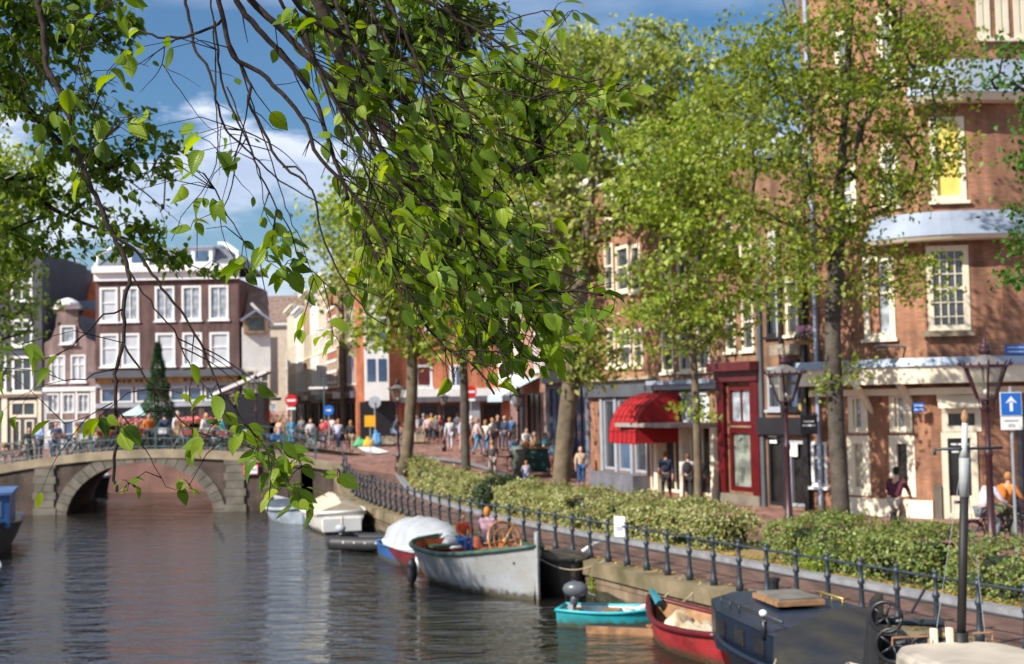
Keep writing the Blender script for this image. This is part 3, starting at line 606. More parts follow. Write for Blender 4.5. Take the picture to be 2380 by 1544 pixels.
for i in range(8):
    Q, P = A.lerp(E, LR[i]), A.lerp(E, LR[i+1]); H = [11.2, 12.6, 11.6, 13, 11.8, 13, 12, 13][i]
    b = Bld('side_street_house', lab[i], P, Q, 1.1, H, 9, cols[i], 'houses along the side street')
    rowwins(b, 3, [3.9, 7.0], 2.1, .5, style='sashv', pm=M_curtain if i % 2 else M_glass, fm=M_cream if i % 3 else M_white); b.win(.4, b.W-.5, .5, 2.7, style='trip', fm=M_black, pm=M_dark, sill=False)
    b.wall(); b.cornice(H, .5, .45, M_cream if i % 2 else M_white); b.gabroof(M_slate, 2.2)
    if i == 2:
        for q in range(9): b.box('stone_band', M_white, 0, b.W, -.05, -.001, 3.3+q*.85, 3.5+q*.85)
    b.box('shop_fascia', [M_dgrey, M_white, M_dred, M_grey][i % 4], 0, b.W, -.35, -.001, 2.95, 3.4)
b = Bld('end_house', 'pale house with gabled roof closing the end of the side street', (-37.5, 166), (-22, 166), 1.1, 12.5, 10, B_beige); rowwins(b, 6, [.8, 4, 7.2], 2.0, .5, pm=M_curtain); b.wall(); b.cornice(12.5, .5); b.gabroof(mat('brown_tiles', (.22, .15, .12)), 4.5)
b = Bld('gabled_roof_house', 'big grey brown roof with white framed dormer gable above the side street', (-18.3, 99), (-12.6, 112), 1.1, 9, 12, B_white); b.D = 5; 
P, Q = at(562, 740, Y=85.05), at(628, 740, Y=85.5)
b.A = Vector((P.x, 85.05)); b.t.location = (P.x, 85.05, 1.1); b.B = Vector((Q.x, 85.5)); b.W = (b.B-b.A).length; b.d = (b.B-b.A)/b.W; b.nrm = Vector((-b.d.y, b.d.x)); b.t.rotation_euler = (0, 0, math.atan2(b.d.y, b.d.x)); b.H = P.z-1.1-.6
def hi_house(b):
    z = b.H; top = b.uz(650, 668)[1]; m = MB(); W = b.W; brn = mat('brown_tiles', (.22, .15, .12))
    m.poly([(0, 0, z), (W, 0, z), (W, 3, top), (0.6, 3, top)]); m.poly([(0, 6, z), (0, 0, z), (.6, 3, top)]); m.poly([(W, 0, z), (W, 6, z), (W, 3, top)]); m.poly([(W, 6, z), (0, 6, z), (.6, 3, top), (W, 3, top)]); m.poly([(0, 0, z), (0, 6, z), (W, 6, z), (W, 0, z)]); m.build('roof', brn, b.t)
    g_ = MB(); g_.poly([(.1, -.4, z-.4), (1.7, -.4, z-.4), (1.7, -.4, z+.5), (.9, -.4, z+1.0), (.1, -.4, z+.5)]); g_.box(.1, 1.7, -.39, 1.5, z-.4, z+.5); gg = g_.build('dormer', B_tan, b.t)
    MB().tube([(-.1, -.5, z+.4), (.9, -.5, z+1.1), (1.9, -.5, z+.4)], .11, 4).build('dormer_trim', M_zinc, gg); MB().box(.4, 1.4, -.43, -.41, z-.2, z+.6).build('pane', M_glass, gg)
    MB().tube([(.6, -.05, z+1.6), (W+.2, -.02, z+.1)], .12, 4).build('verge', M_white, b.t)
    MB().box(0, W, 0, 6, 0, z-.02).build('wall', B_white, b.t); [b.win(.25+.9*q, .8+.9*q, z_, z_+1.7, fm=M_cream) for q in range(2) for z_ in (.6, 3.2)]; [setattr(o, 'location', (o.location.x, -.16, o.location.z)) for o in b.t.children if o.name.startswith('window')]
hi_house(b)
# --- bright orange brick corner block facing the bridge
b = Bld('orange_brick_block', 'bright orange brick house with white box bay window and white shop fascia behind the crowd', (-10.2, 84.2), (-.2, 85.6), 1.0, 12.5, 7.5, B_orange)
b.pwin(966, 1004, 849, 901, style='tall2', fw=.16, pm=M_glassb); b.pwin(1045, 1074, 849, 901, style='tall2', fw=.14, pm=M_glassb)
for u in (5.0, 7.1, 9): b.win(u-.5, u+.5, 7.2, 9.2, style='sash')
za = b.uz(1020, 924)[1]
for i in range(4): b.win(4.0+i*1.4, 5.3+i*1.4, .3, za-.4, style='none', fm=M_dgrey, pm=M_dark, sill=False)
b.wall(); b.cornice(12.5, .5)
u0, z0 = b.uz(848, 932); u1, z1 = b.uz(900, 700)
bay = b.box('bay_window', M_white, u0, u1, -.9, -.001, z0, z1+1.2)
for k in range(3):
    for q in range(2): MB().box(u0+.15+q*.72, u0+.68+q*.72, -.93, -.9, z0+1.25+k*2.6, z0+2.7+k*2.6).build('pane', M_glassb, bay)
b.box('shop_fascia', M_white, b.uz(930, 910)[0], b.W, -.8, -.001, za+.05, za+.55); b.box('awning', mat('dark_awning', (.12, .12, .14)), b.uz(930, 910)[0], b.W, -.85, -.001, za-.3, za+.04)
b.box('grey_pier', M_grey, b.uz(1089, 930)[0], b.uz(1113, 930)[0], -.5, -.001, 0, za-.3); b.box('dark_doors', M_black, .2, b.uz(930, 910)[0]-.3, -.1, -.001, 0, za-.2); b.box('red_panel', M_dred, b.uz(1000, 870)[0]-.8, b.uz(1000, 870)[0]-.0, -.03, -.002, za+.6, za+2.6)
# --- canal-side row from the crossing to the corner house
F_ = [(.15, 74), (1.7, 64), (3.3, 55.5), (5.5, 49), (7.25, 45.3), (8.25, 43.0), (9.35, 40.9)]
def rb(i, name, label, H, m): A_, B_ = F_[i], F_[i+1]; return Bld(name, label, A_, B_, g(A_[0], A_[1]) if i < 2 else 0, H, 9, m, 'houses on the sunny side of the canal')
b = rb(0, 'pink_brick_house', 'pinkish brick house with white box bay behind the blue grey awning', 12, bk('salmon_brick', (.42, .19, .12)))
b.win(.6, 3.2, .2, 2.9, style='trip', fm=M_dgrey, pm=M_dark, sill=False); b.win(4, 9, .2, 2.9, style='trip', fm=M_black, pm=M_dark, sill=False)
rowwins(b, 5, [7.2], 1.9, .4, fm=M_cream); b.win(6.5, 7.6, 4, 6); b.win(8.3, 9.4, 4, 6); b.wall(); b.cornice(12, .5)
bay = b.box('bay_window', M_white, .1, 2.6, -1.0, -.001, 3.5, 11)
for k in range(3): MB().box(.4, 2.3, -1.02, -1.0, 4.9+k*2.2, 6.2+k*2.2).build('pane', M_glass, bay)
M_awn = mat('blue_grey_canvas', (.42, .52, .58), .8, .1, 1.5)
a_ = MB(); a_.quad((2.6, -.02, 3.7), (2.6, -2.0, 2.75), (8.2, -2.0, 2.75), (8.2, -.02, 3.7)); a_.quad((2.6, -2.0, 2.75), (2.6, -2.0, 2.45), (8.2, -2.0, 2.45), (8.2, -2.0, 2.75)); a_.poly([(2.6, -.02, 3.7), (2.6, -.02, 3.66), (2.6, -2, 2.71), (2.6, -2, 2.75)]); a_.quad((8.2, -.02, 3.66), (8.2, -2, 2.71), (2.6, -2, 2.71), (2.6, -.02, 3.66)); a_.build('awning', M_awn, b.t)
b = rb(1, 'glass_front_house', 'narrow dark fronted house with tall glazed shopfront behind the leaning tree', 12.8, B_mauve)
b.win(.5, 4.0, .25, 3.5, style='trip', fm=M_dgrey, pm=M_glassb, sill=False); b.win(4.4, 8, .25, 3.5, style='trip', fm=M_black, pm=M_glassb, sill=False); rowwins(b, 4, [4.5, 7.8], 2.2, .42, fm=M_cream)
b.wall(); b.cornice(12.8, .5); b.box('shop_fascia', M_slate, 0, b.W, -.3, -.001, 3.6, 4.2)
for u in (.15, 4.2, b.W-.25): b.box('pipe', M_zinc, u-.05, u+.05, -.15, -.03, .1, 12.5)
b = rb(2, 'red_awning_house', 'orange brick house with cream windows above a grey shopfront with red awning', 12.5, B_corner)
for xa, xb in ((1406, 1425), (1432, 1463), (1467, 1489)): b.pwin(xa, xb, 568, 680, style='sash', fm=M_cream, fw=.14)
for xa, xb in ((1413, 1431), (1437, 1467), (1473, 1496)): b.pwin(xa, xb, 764, 853, style='sash', fm=M_cream, fw=.14)
for xa, xb in ((1406, 1425), (1432, 1463), (1467, 1489)): b.pwin(xa, xb, 410, 510, style='sash', fm=M_cream, fw=.14)
W = b.W; zs_ = b.uz(1450, 925)[1]
us_ = [b.uz(x, 1050)[0] for x in (1405, 1432, 1441, 1468, 1478, 1505)]
b.win(us_[0]+.1, us_[1], .75, zs_, style='none', fm=M_grey, sill=False); b.win(us_[2], us_[3], .75, zs_, style='none', fm=M_grey, sill=False, pm=M_glassb); b.win(us_[4], us_[5], .75, zs_, style='none', fm=M_grey, sill=False)
b.win(us_[5]+.3, us_[5]+1.3, .1, zs_-.4, style='none', fm=M_cream, pm=M_dark, sill=False)
b.wall(); b.cornice(12.5, .5); b.box('shop_fascia', M_dgrey, 0, W, -.25, -.001, zs_+.05, zs_+.55); b.cornice(zs_+.56, .25, .45, M_coping, 'shop_cornice')
b.box('planter', M_slate, us_[0]+.1, us_[5]+.1, -.7, -.02, 0, .68)
for u in (us_[0]-.15, us_[1]+.1, us_[3]+.1): b.box('shop_column', M_grey, u, u+.22, -.12, -.001, 0, zs_)
# curved red awning
M_ra = mat('red_canvas', (.36, .006, .010), .7, .2, 2); M_rb = mat('red_awning_ribs', (.16, .01, .012), .6, .2, 2)
u0 = b.uz(1513, 960)[0]; u1 = u0+2.5; zt, zb = 3.85, 2.02; pr = 1.75
aw = MB(); rows = []
for k in range(11):
    a = PI/2*k/10; y = -.02-pr*math.sin(a); z = zb+(zt-zb)*math.cos(a)**.8 if a < PI/2-1e-6 else zb; rows.append([(u0+(u1-u0)*q/6, y, z) for q in range(7)])
aw.grid([r[::-1] for r in rows]); aw.grid([[(p[0], p[1]+.03, p[2]-.03) for p in r] for r in rows])
for uu, rv in ((u0, 0), (u1, 1)):
    L_ = [(uu, -.02, zb)]+[(uu, r[0][1], r[0][2]) for r in rows]; aw.poly(L_ if rv else L_[::-1])
awo = aw.build('awning', M_ra, b.t, False)
rb_ = MB()
for r in rows[1:10:2]: rb_.tube([(p[0], p[1]-.01, p[2]+.01) for p in r], .018, 4)
for q in range(7): rb_.tube([(r[q][0], r[q][1]-.015, r[q][2]+.015) for r in rows], .014, 4)
rb_.build('awning_rib', M_rb, awo)
b = rb(3, 'canopy_house', 'brick house with white upper shopfront and flat pale canopy behind the young tree', 12.2, bk('brown_orange_brick', (.30, .13, .07)))
W = b.W
for q in range(3): b.win(.35+q*1.2, 1.15+q*1.2, 4.6, 6.4, fm=M_cream); b.win(.35+q*1.2, 1.15+q*1.2, 7.9, 9.8, fm=M_cream)
b.win(.3, 1.7, .15, 2.6, style='tall2', fm=M_cream, pm=M_dark, sill=False); b.win(2.1, 3.6, .15, 2.6, style='tall2', fm=M_cream, pm=M_dark, sill=False)
b.win(.6, 3.4, 2.75, 3.9, style='trip', fm=M_white, pm=M_blind, sill=False)
b.wall(); b.cornice(12.2, .5); b.cornice(3.95, .35, .5, M_zinc, 'shop_cornice'); b.box('canopy', mat('pale_canopy', (.30, .28, .26)), .1, W-.1, -2.0, -.05, 2.62, 2.76)
for u in (.02, 1.8, W-.3): b.box('pillar', M_cream, u, u+.24, -.3, -.001, 0, 2.6)
b = rb(4, 'red_shop_house', 'brown brick house with tall dark red framed shop window', 11.6, B_timber)
W = b.W; zc = b.uz(1715, 897)[1]
b.win(.55, W-.55, .45, zc*.42+.9, style='none', fm=M_red, pm=mat('shop_display', (.22, .25, .22), .2, .6, 2.2, 0, 0, .9), sill=False, fw=.14); b.win(.55, W-.55, zc*.42+1.0, zc, style='tall2', fm=M_red, pm=M_curtain, sill=False, fw=.12)
b.win(.5, 1.1, 5.2, 7.0, fm=M_cream); b.win(1.5, 2.2, 5.2, 7.0, fm=M_cream); b.win(.5, 1.1, 8.2, 9.8, fm=M_cream); b.win(1.5, 2.2, 8.2, 9.8, fm=M_cream)
b.wall(); b.cornice(11.6, .4); b.cornice(zc+.15, .65, .5, M_dred, 'shop_cornice'); b.box('shop_pier', M_red, 0, .42, -.16, -.001, .35, zc+.12); b.box('shop_pier', M_red, W-.42, W, -.16, -.001, .35, zc+.12); b.box('stone_base', M_stoned, 0, W, -.2, -.002, 0, .34)
b = rb(5, 'dark_timber_house', 'narrow brown and black fronted house with hanging signs beside the corner building', 11.2, B_timber)
W = b.W; b.win(.3, 1.1, .1, 2.3, style='none', fm=M_black, pm=M_dark, sill=False); b.win(1.35, 2.1, .1, 2.2, style='none', fm=M_grey, pm=M_dark, sill=False); b.win(.35, 1.0, 3.2, 4.6, fm=M_grey); b.win(1.35, 2.0, 3.2, 4.8, fm=M_black, pm=M_glassb); b.win(.4, 1.0, 5.6, 7.4, fm=M_black); b.win(1.4, 2.0, 5.6, 7.4, fm=M_cream)
b.wall(); b.cornice(11.2, .4, .3, M_dgrey); b.box('pilaster', M_dgrey, 0, .18, -.12, -.001, 0, 9); b.box('pilaster', M_black, 1.12, 1.26, -.14, -.001, 0, 9); b.box('pilaster', M_black, W-.2, W, -.14, -.001, 0, 9); b.box('shop_fascia', M_black, 0, W, -.25, -.001, 2.4, 2.95)
b.box('notice', M_white, .35, .75, -.03, -.002, 2.1, 2.35); b.box('notice', M_white, 1.4, 1.8, -.06, -.031, 1.7, 2.1); b.box('stone_ledge', M_coping, 1.1, 2.1, -.5, -.002, 4.95, 5.3)
dark_house = b
# --- corner building with rounded bay
P0, P1, P2, P3, P4 = [Vector(p) for p in ((9.4, 40.8), (11.05, 38.75), (12.15, 37.75), (14.3, 37.5), (22, 38.6))]
T = thing('corner_building', 'tall orange brick corner building with cream shopfronts and zinc skirt roofs behind the big lamp', 'building', (9.4, 40.8, 0), 0)
O_ = Vector((9.4, 40.8, 0))
def face(A, B, H, wins, mname='wall', z00=-.5):
    """one brick face of the corner building with its windows as parts"""
    W = (B-A).length; d = (B-A)/W; rz = math.atan2(d.y, d.x)
    f = Bld.__new__(Bld); f.A, f.B, f.W, f.d, f.nrm, f.z0, f.H, f.D, f.wm, f.wins, f.cache = A, B, W, d, Vector((-d.y, d.x)), 0, H, .4, B_corner, [], {}
    hold = bpy.data.objects.new('tmp', None); f.t = hold
    for w_ in wins:
        if len(w_) == 5: f.pwin(*w_[:4], **w_[4])
        else: f.win(*w_[:4], **w_[5])
    f.wall(mname)
    return f, rz
def attach(f, rz):
    """move the pieces of a face under the building with its own placement baked in"""
    M = Matrix.Translation((f.A.x-O_.x, f.A.y-O_.y, 0)) @ Matrix.Rotation(rz, 4, 'Z')
    for o in [o for o in C.objects if o.parent == f.t]: L_ = Matrix.Translation(o.location); o.parent = T; o.matrix_local = M @ L_
    bpy.data.objects.remove(f.t)
def c6(x, y): return (1822+x*.4817, 558+y*.4817)
def c5(x, y): return (1822+x*.4217, y*.4217)
def W6(xa, xb, ya, yb, **k): (x0, y0), (x1, y1) = c6(xa, ya), c6(xb, yb); return (x0, x1, y0, y1, k)
def W5(xa, xb, ya, yb, **k): (x0, y0), (x1, y1) = c5(xa, ya), c5(xb, yb); return (x0, x1, y0, y1, k)
cr_ = dict(fm=M_cream, fw=.17); cg_ = dict(fm=M_cream, fw=.24)
EXTRA = []
def piece(f, rz, name, m, u0, u1, y0, y1, z0, z1): o = MB().box(u0, u1, y0, y1, z0, z1).build(name, m, f.t); return o
f, rz = face(P0, P1, 19, [W6(135, 205, 980, 1190, style='cross', **dict(fm=M_white, fw=.1)), W6(312, 410, 740, 930, style='trip', sill=False, pm=M_curtain, **cr_), W6(312, 412, 945, 1232, style='none', sill=False, pm=mat('pale_shop_pane', (.45, .42, .33), .2, .4, 1.5, 0, 0, .8), **cg_),
    W5(285, 368, 160, 540, style='sash', pm=M_curtain, **cr_), W5(310, 392, 925, 1240, style='sash', pm=M_curtain, **cr_)])
piece(f, rz, 'plinth', M_cream, 1.35, f.W, -.06, -.001, 0, .52); piece(f, rz, 'drainpipe', M_zinc, .28, .4, -.16, -.04, .1, 18.5); attach(f, rz)
f, rz = face(P1, P2, 19, [W6(385, 528, 75, 478, style='sash', pm=M_curtain, **cr_), W6(510, 625, 732, 930, style='trip', sill=False, pm=M_curtain, **cr_), W6(512, 632, 945, 1238, style='none', sill=False, pm=M_dark, **cg_), W5(515, 620, 60, 500, style='sash', pm=M_curtain, **cr_), W5(530, 632, 790, 1140, style='sash', pm=M_curtain, **cr_)])
piece(f, rz, 'plinth', M_cream, 0, f.W, -.06, -.001, 0, .52); attach(f, rz)
f, rz = face(P2, P3, 19, [W6(690, 890, 22, 438, style='grid', pm=M_glass, **cr_), W6(762, 945, 812, 925, style='none', sill=False, pm=M_dark, **cr_), W6(765, 945, 935, 1345, style='none', sill=False, pm=M_dark, **cr_), W5(805, 1003, 640, 1110, style='sash', pm=M_yellow, **cr_)])
u0, _ = f.uz(*c6(768, 1200)); u1, _ = f.uz(*c6(940, 1200)); dz = f.uz(*c6(850, 1235))[1]
piece(f, rz, 'door_panel', M_cream, u0+.16, u1-.16, .03, .07, .12, dz); piece(f, rz, 'letter_slot', M_black, (u0+u1)/2-.2, (u0+u1)/2+.2, .015, .029, dz-.22, dz-.14)
piece(f, rz, 'stone_plinth', M_stoned, .03, u0-.06, -.08, -.001, 0, .98)
za, zb = f.uz(*c6(830, 722))[1], f.uz(*c6(830, 810))[1]; ua, ub = f.uz(*c6(730, 760))[0], f.uz(*c6(935, 760))[0]
o = MB(); o.quad((ua, -.05, za), (ua, -.45, zb), (ub, -.45, zb), (ub, -.05, za)); o.quad((ub, -.02, za), (ub, -.42, zb), (ua, -.42, zb), (ua, -.02, za)); o.poly([(ua, -.02, za), (ua, -.42, zb), (ua, -.45, zb), (ua, -.05, za)]); o.build('door_awning', M_cream, f.t)
o = MB()
for x0, y0, w0 in ((-.22, 1.72, .16), (-.02, 1.72, .2), (.2, 1.72, .06), (-.16, 1.6, .3), (-.2, 1.5, .2)): o.box((u0+u1)/2+x0, (u0+u1)/2+x0+w0, .06, .066, y0+.4, y0+.45)
o.build('door_lettering', M_white, f.t); piece(f, rz, 'window_sill', M_stone, f.uz(*c6(665, 445))[0], f.uz(*c6(915, 445))[0], -.2, -.035, f.uz(*c6(790, 465))[1], f.uz(*c6(790, 438))[1]); attach(f, rz)
f, rz = face(P3, P4, 19, [W5(1062, 1135, -60, 215, style='grid', pm=M_glassb, **cr_), W5(1165, 1235, -60, 215, style='grid', pm=M_glassb, **cr_), W5(1265, 1330, -60, 215, style='grid', pm=M_glassb, **cr_), W6(1130, 1400, 800, 1250, style='trip', pm=M_dark, sill=False, **dict(fm=M_dgrey, fw=.1))])
attach(f, rz)
def band(name, m, pts, z0, z1, out0, out1, z0b=None):
    """moulding that follows the building's outline: outer offset out0 at z0, out1 at z1"""
    P = [Vector(p) for p in pts]; nn = []
    for i, p in enumerate(P):
        a = (P[min(i+1, len(P)-1)]-P[max(i-1, 0)]).normalized(); nn.append(Vector((a.y, -a.x)))
    def ring(o, z): return [(p.x+n.x*o-O_.x, p.y+n.y*o-O_.y, z) for p, n in zip(P, nn)]
    mb = MB(); a, b2, c, d = ring(.01, z0), ring(out0, z0), ring(out1, z1), ring(.01, z1+.001)
    mb.grid([a, b2]); mb.grid([b2, c]); mb.grid([c, d]) if out1 > .02 else None
    for i in (0, -1): mb.poly([a[i], b2[i], c[i], d[i]])
    return mb.build(name, m, T)
def rnd(pts, k=6): return [Vector((p.x, p.y)) for p in smooth_line([(q[0], q[1], 0) for q in pts], .35)]
OUT = rnd([P0, P1, P2, P3, P4]); 
ze = 4.55
band('eave_band', M_cream, OUT, ze-.62, ze-.10, .72, .74); band('eave_gutter', M_zinc, OUT, ze-.12, ze+.12, .82, .7); band('soffit_trim', M_cream, OUT, ze-.95, ze-.75, .12, .12)
OUT2 = rnd([(11.0, 38.8), P2, P3, P4]); OUT3 = rnd([(12.0, 37.9), (13, 37.4), P3, P4])
band('skirt_roof', M_zinc, OUT2, 8.2, 8.95, .6, .05); band('skirt_soffit', M_cream, OUT2, 8.08, 8.19, .5, .58)
band('skirt_roof', M_zinc, OUT3, 12.3, 13.4, .65, .05); band('skirt_soffit', M_cream, OUT3, 12.1, 12.29, .5, .63)
mb = MB(); mb.poly([(p.x-O_.x, p.y-O_.y, 19) for p in (P0, P1, P2, P3, P4)]+[(24-O_.x, 50-O_.y, 19), (12-O_.x, 50-O_.y, 19)]); mb.box(1.5, 12, 1.5, 9, 18, 18.98); mb.build('roof', M_slate, T)
for (xx, yy) in ((350, 670), (560, 655)):                                # carved brackets under the eave
    p = at(*c6(xx+50, yy+40), Y=38.9 if xx < 400 else 38.2)-O_
    a = Vector((-.74, -.67, 0)); q = Vector((p.x, p.y, 0))
    m_ = MB(); m_.tube([(q+a*.62+Vector((0, 0, ze-.62))), (q+a*.35+Vector((0, 0, ze-.85))), (q+Vector((0, 0, ze-1.2))), (q-a*.25+Vector((0, 0, ze-1.45)))], [.1, .12, .1, .07], 6); m_.build('bracket', M_cream, T)
# ------------------------------------------------------------ trees on the quays
def rand_unit(n):
    v = rng.normal(size=(n, 3)); return v/np.linalg.norm(v, axis=1, keepdims=True)
def tree(name, label, trunk, r0, blobs, tips, per, lsize, bm, lm, group=None, spread=.55, seed=1, bias=.35, up=.3, minr=.012, cat='tree'):
    """trunk: points of the stem; blobs: (centre, radii) of foliage; limbs grow from the stem to every leaf cluster"""
    R = np.random.default_rng(seed); t = thing(name, label, cat, tuple(trunk[0]), 0, group); o = Vector(trunk[0])
    tr = smooth_line(trunk, .5); nodes = [np.array(p) for p in tr]; par = [-1]+list(range(len(tr)-1)); ntr = len(tr)
    vol = np.array([b[1][0]*b[1][1]*b[1][2] for b in blobs]); vol = vol/vol.sum(); T = []
    for b, v in zip(blobs, vol):
        n = max(3, int(tips*v)); u = R.normal(size=(n, 3)); u /= np.linalg.norm(u, axis=1, keepdims=True); rr = R.random(n)**(.33+bias*.0)*.98
        T.append(np.array(b[0])+u*np.array(b[1])*rr[:, None])
    T = np.concatenate(T); fork = np.array(tr[int(ntr*.55)]); T = T[np.argsort(np.linalg.norm(T-fork, axis=1))]; tipn = []
    for p in T:
        A = np.array(nodes[max(0, int(ntr*.42)):]); off = max(0, int(ntr*.42)); dv = p-A; dist = np.linalg.norm(dv, axis=1); cost = dist+.9*np.maximum(0, -dv[:, 2]+.1)+.0
        k = int(np.argmin(cost)); q = A[k]; k += off; L_ = dist[k-off]; n = max(1, int(L_/.7)); prev = k
        perp = R.normal(size=3)*.12*L_
        for i in range(1, n+1):
            f = i/n; m_ = q+(p-q)*f+perp*math.sin(PI*f)+np.array((0, 0, up*L_*.25*math.sin(PI*f))); nodes.append(m_); par.append(prev); prev = len(nodes)-1
        tipn.append(prev)
    n = len(nodes); cnt = np.zeros(n)
    for k in tipn:
        while k >= 0: cnt[k] += 1; k = par[k]
    rad = np.maximum(minr, r0*.92*(cnt/len(tipn))**.5)
    for i in range(ntr): rad[i] = max(rad[i], r0*(1-.35*i/ntr)*(1 if cnt[i] > len(tipn)*.5 else .55))
    kids = {}
    for i, p in enumerate(par):
        if p >= 0: kids.setdefault(p, []).append(i)
    m = MB(); rad[0] *= 1.25; main = [Vector(nodes[i])-o for i in range(ntr)]; m.tube(main, [rad[i] for i in range(ntr)], 12); seen = set(range(ntr)); lm_ = MB()
    for i in range(ntr, n):
        if i in seen: continue
        ch = [par[i], i]; seen.add(i)
        while True:
            nx = [c for c in kids.get(ch[-1], []) if c not in seen]
            if not nx: break
            c = max(nx, key=lambda q: cnt[q]); ch.append(c); seen.add(c)
        rr = [min(rad[c], rad[ch[1]]) for c in ch]; lm_.tube([Vector(nodes[c])-o for c in ch], rr, 5, cap=False)
    m.build('trunk', bm, t, True); lm_.build('limb', bm, t, True)
    pos = []
    tn = np.array([nodes[k] for k in tipn]); w8 = R.random(len(tn))**1.2+.25; w8 /= w8.mean()
    for p, w_ in zip(tn, w8):
        k = max(2, int(per*w_)); s_ = spread*(.7+.6*R.random()); pos.append(p+R.normal(size=(k, 3))*np.array((s_, s_, s_*.5)))
    pos = np.concatenate(pos); k = len(pos); d = R.normal(size=(k, 3))*.8+np.array((0, 0, -.35)); nr = R.normal(size=(k, 3))*.55+np.array((0, 0, 1.))
    leaves_mesh('foliage', lm, pos-np.array(o), d, nr, lsize*(.65+.7*R.random(k)), t, 'quad', wid=.8, fold=.4)
    return t
M_bark = mat('bark', (.15, .115, .075), .95, .35, 3, .7, bscale=18)
M_barkd = mat('dark_bark', (.085, .07, .055), .95, .4, 3, .7, bscale=18)
M_twig = mat('twig_bark', (.030, .021, .018), .9, .5, 6, .3, col2=(.035, .027, .02), spec=.1)
Lf_lime = leafmat('lime_leaves', [(.08, .125, .022), (.22, .28, .05), (.38, .43, .09), (.12, .17, .03), (.52, .54, .18)], .34)
Lf_light = leafmat('light_green_leaves', [(.07, .125, .016), (.20, .29, .035), (.35, .44, .06), (.11, .18, .022), (.48, .52, .12)], .36)
Lf_olive = leafmat('olive_leaves', [(.08, .11, .018), (.16, .21, .03), (.26, .31, .045), (.12, .20, .025), (.36, .42, .06)], .40)
Lf_deep = leafmat('deep_green_leaves', [(.035, .09, .012), (.05, .13, .015), (.08, .18, .02), (.045, .12, .012)], .38)
Lf_dark = leafmat('dark_green_leaves', [(.02, .045, .008), (.035, .075, .012), (.05, .10, .015), (.03, .06, .01)], .3)
def pb(x, y, Y, rx, rz, ry=None):       # blob from its place in the photo at depth Y; radii in photo pixels
    p = at(x, y, Y=Y); k = Y/FPX; return ((p.x, p.y, p.z), (rx*k, ry or rx*k, rz*k))
def tp(pts, Y, lean=0):                # trunk from photo points at depth Y, foot on the ground
    P = [at(x, y, Y=Y+lean*i) for i, (x, y) in enumerate(pts)]; f = P[0]; f.z = g(f.x, f.y)-.1; return P
GR = 'street trees in the strip between the footpath and the street'
tree('street_tree', 'tall sparse olive leaved tree with forked dark trunk in front of the corner building', tp([(1963, 1300), (1950, 1100), (1940, 900), (1935, 760), (1945, 600), (1950, 430), (1965, 250), (1975, 60), (1985, -80)], 31.5), .215,
     [pb(1960, 120, 31, 240, 190, 2.2), pb(1800, 330, 31, 170, 200, 2), pb(2090, 300, 31, 150, 190, 2), pb(1830, 620, 31, 110, 130, 1.6), pb(2080, 640, 31, 130, 90, 1.6), pb(1940, 830, 31.5, 60, 90, .7), pb(1730, 150, 32, 110, 120, 1.8), pb(1980, -150, 31, 260, 130, 2.4), pb(2180, 100, 31, 110, 130, 1.6), pb(1980, 480, 31, 160, 120, 1.8)],
     520, 38, .13, M_barkd, Lf_olive, GR, spread=.30, seed=3)
tree('street_tree', 'slender young tree with pale thin trunk and light crown before the flat canopy', tp([(1625, 1290), (1622, 1100), (1618, 950), (1612, 850), (1600, 700), (1590, 560), (1580, 420)], 36), .115,
     [pb(1610, 520, 36, 170, 190, 2.1), pb(1560, 740, 36, 150, 110, 1.9), pb(1700, 640, 36, 130, 150, 1.9), pb(1500, 420, 36.5, 130, 140, 1.8), pb(1640, 330, 37, 150, 150, 2), pb(1620, 950, 36, 40, 60, .5)],
     270, 34, .155, M_bark, Lf_light, GR, spread=.27, seed=5)
tree('street_tree', 'thick leaning tree with bare pale trunk forking above the people by the glazed shop', tp([(1300, 1180), (1310, 1050), (1322, 930), (1330, 860), (1325, 780), (1350, 640), (1370, 480), (1385, 300), (1390, 150)], 44, ), .33,
     [pb(1390, 240, 45, 260, 170, 3.2), pb(1500, 180, 47, 190, 130, 3), pb(1330, 480, 44, 170, 140, 2.6), pb(1290, 640, 44, 120, 100, 2), pb(1400, 780, 43.5, 110, 110, 1.6), pb(1530, 400, 46, 160, 160, 3), pb(1370, 880, 43.6, 70, 26, .8), pb(1250, 330, 46, 160, 150, 3), pb(1640, 240, 47, 140, 120, 2.2), pb(1720, 330, 48, 120, 140, 2.4), pb(1430, 100, 47, 170, 50, 2.4), pb(1650, 470, 47, 120, 120, 2.4), pb(1190, 430, 46, 100, 130, 2.2)],
     560, 44, .21, M_bark, Lf_lime, GR, spread=.35, seed=8)
tree('street_tree', 'dark slim trunked tree behind the dark hedge in front of the crowd', tp([(1086, 1150), (1082, 1050), (1080, 930), (1078, 820), (1100, 650), (1130, 450), (1150, 250)], 54), .2,
     [pb(1120, 600, 54, 140, 150, 2.6), pb(1100, 380, 55, 160, 170, 3), pb(1190, 250, 56, 150, 150, 3), pb(1080, 780, 54, 80, 70, 1.6)], 420, 26, .25, M_barkd, Lf_light, GR, spread=.55, seed=11)
tree('street_tree', 'bright lime leaved tree with mottled trunk beside the double lamp post near the bridge', tp([(938, 1160), (945, 1060), (955, 950), (958, 860), (950, 760), (940, 620), (930, 500)], 55), .27,
     [pb(930, 640, 55, 130, 130, 2.8), pb(980, 780, 55, 90, 60, 1.8), pb(880, 520, 57, 130, 140, 3), pb(1000, 480, 58, 120, 150, 3), pb(860, 760, 56, 70, 50, 1.6)], 420, 26, .25, M_bark, Lf_light, GR, spread=.55, seed=13)
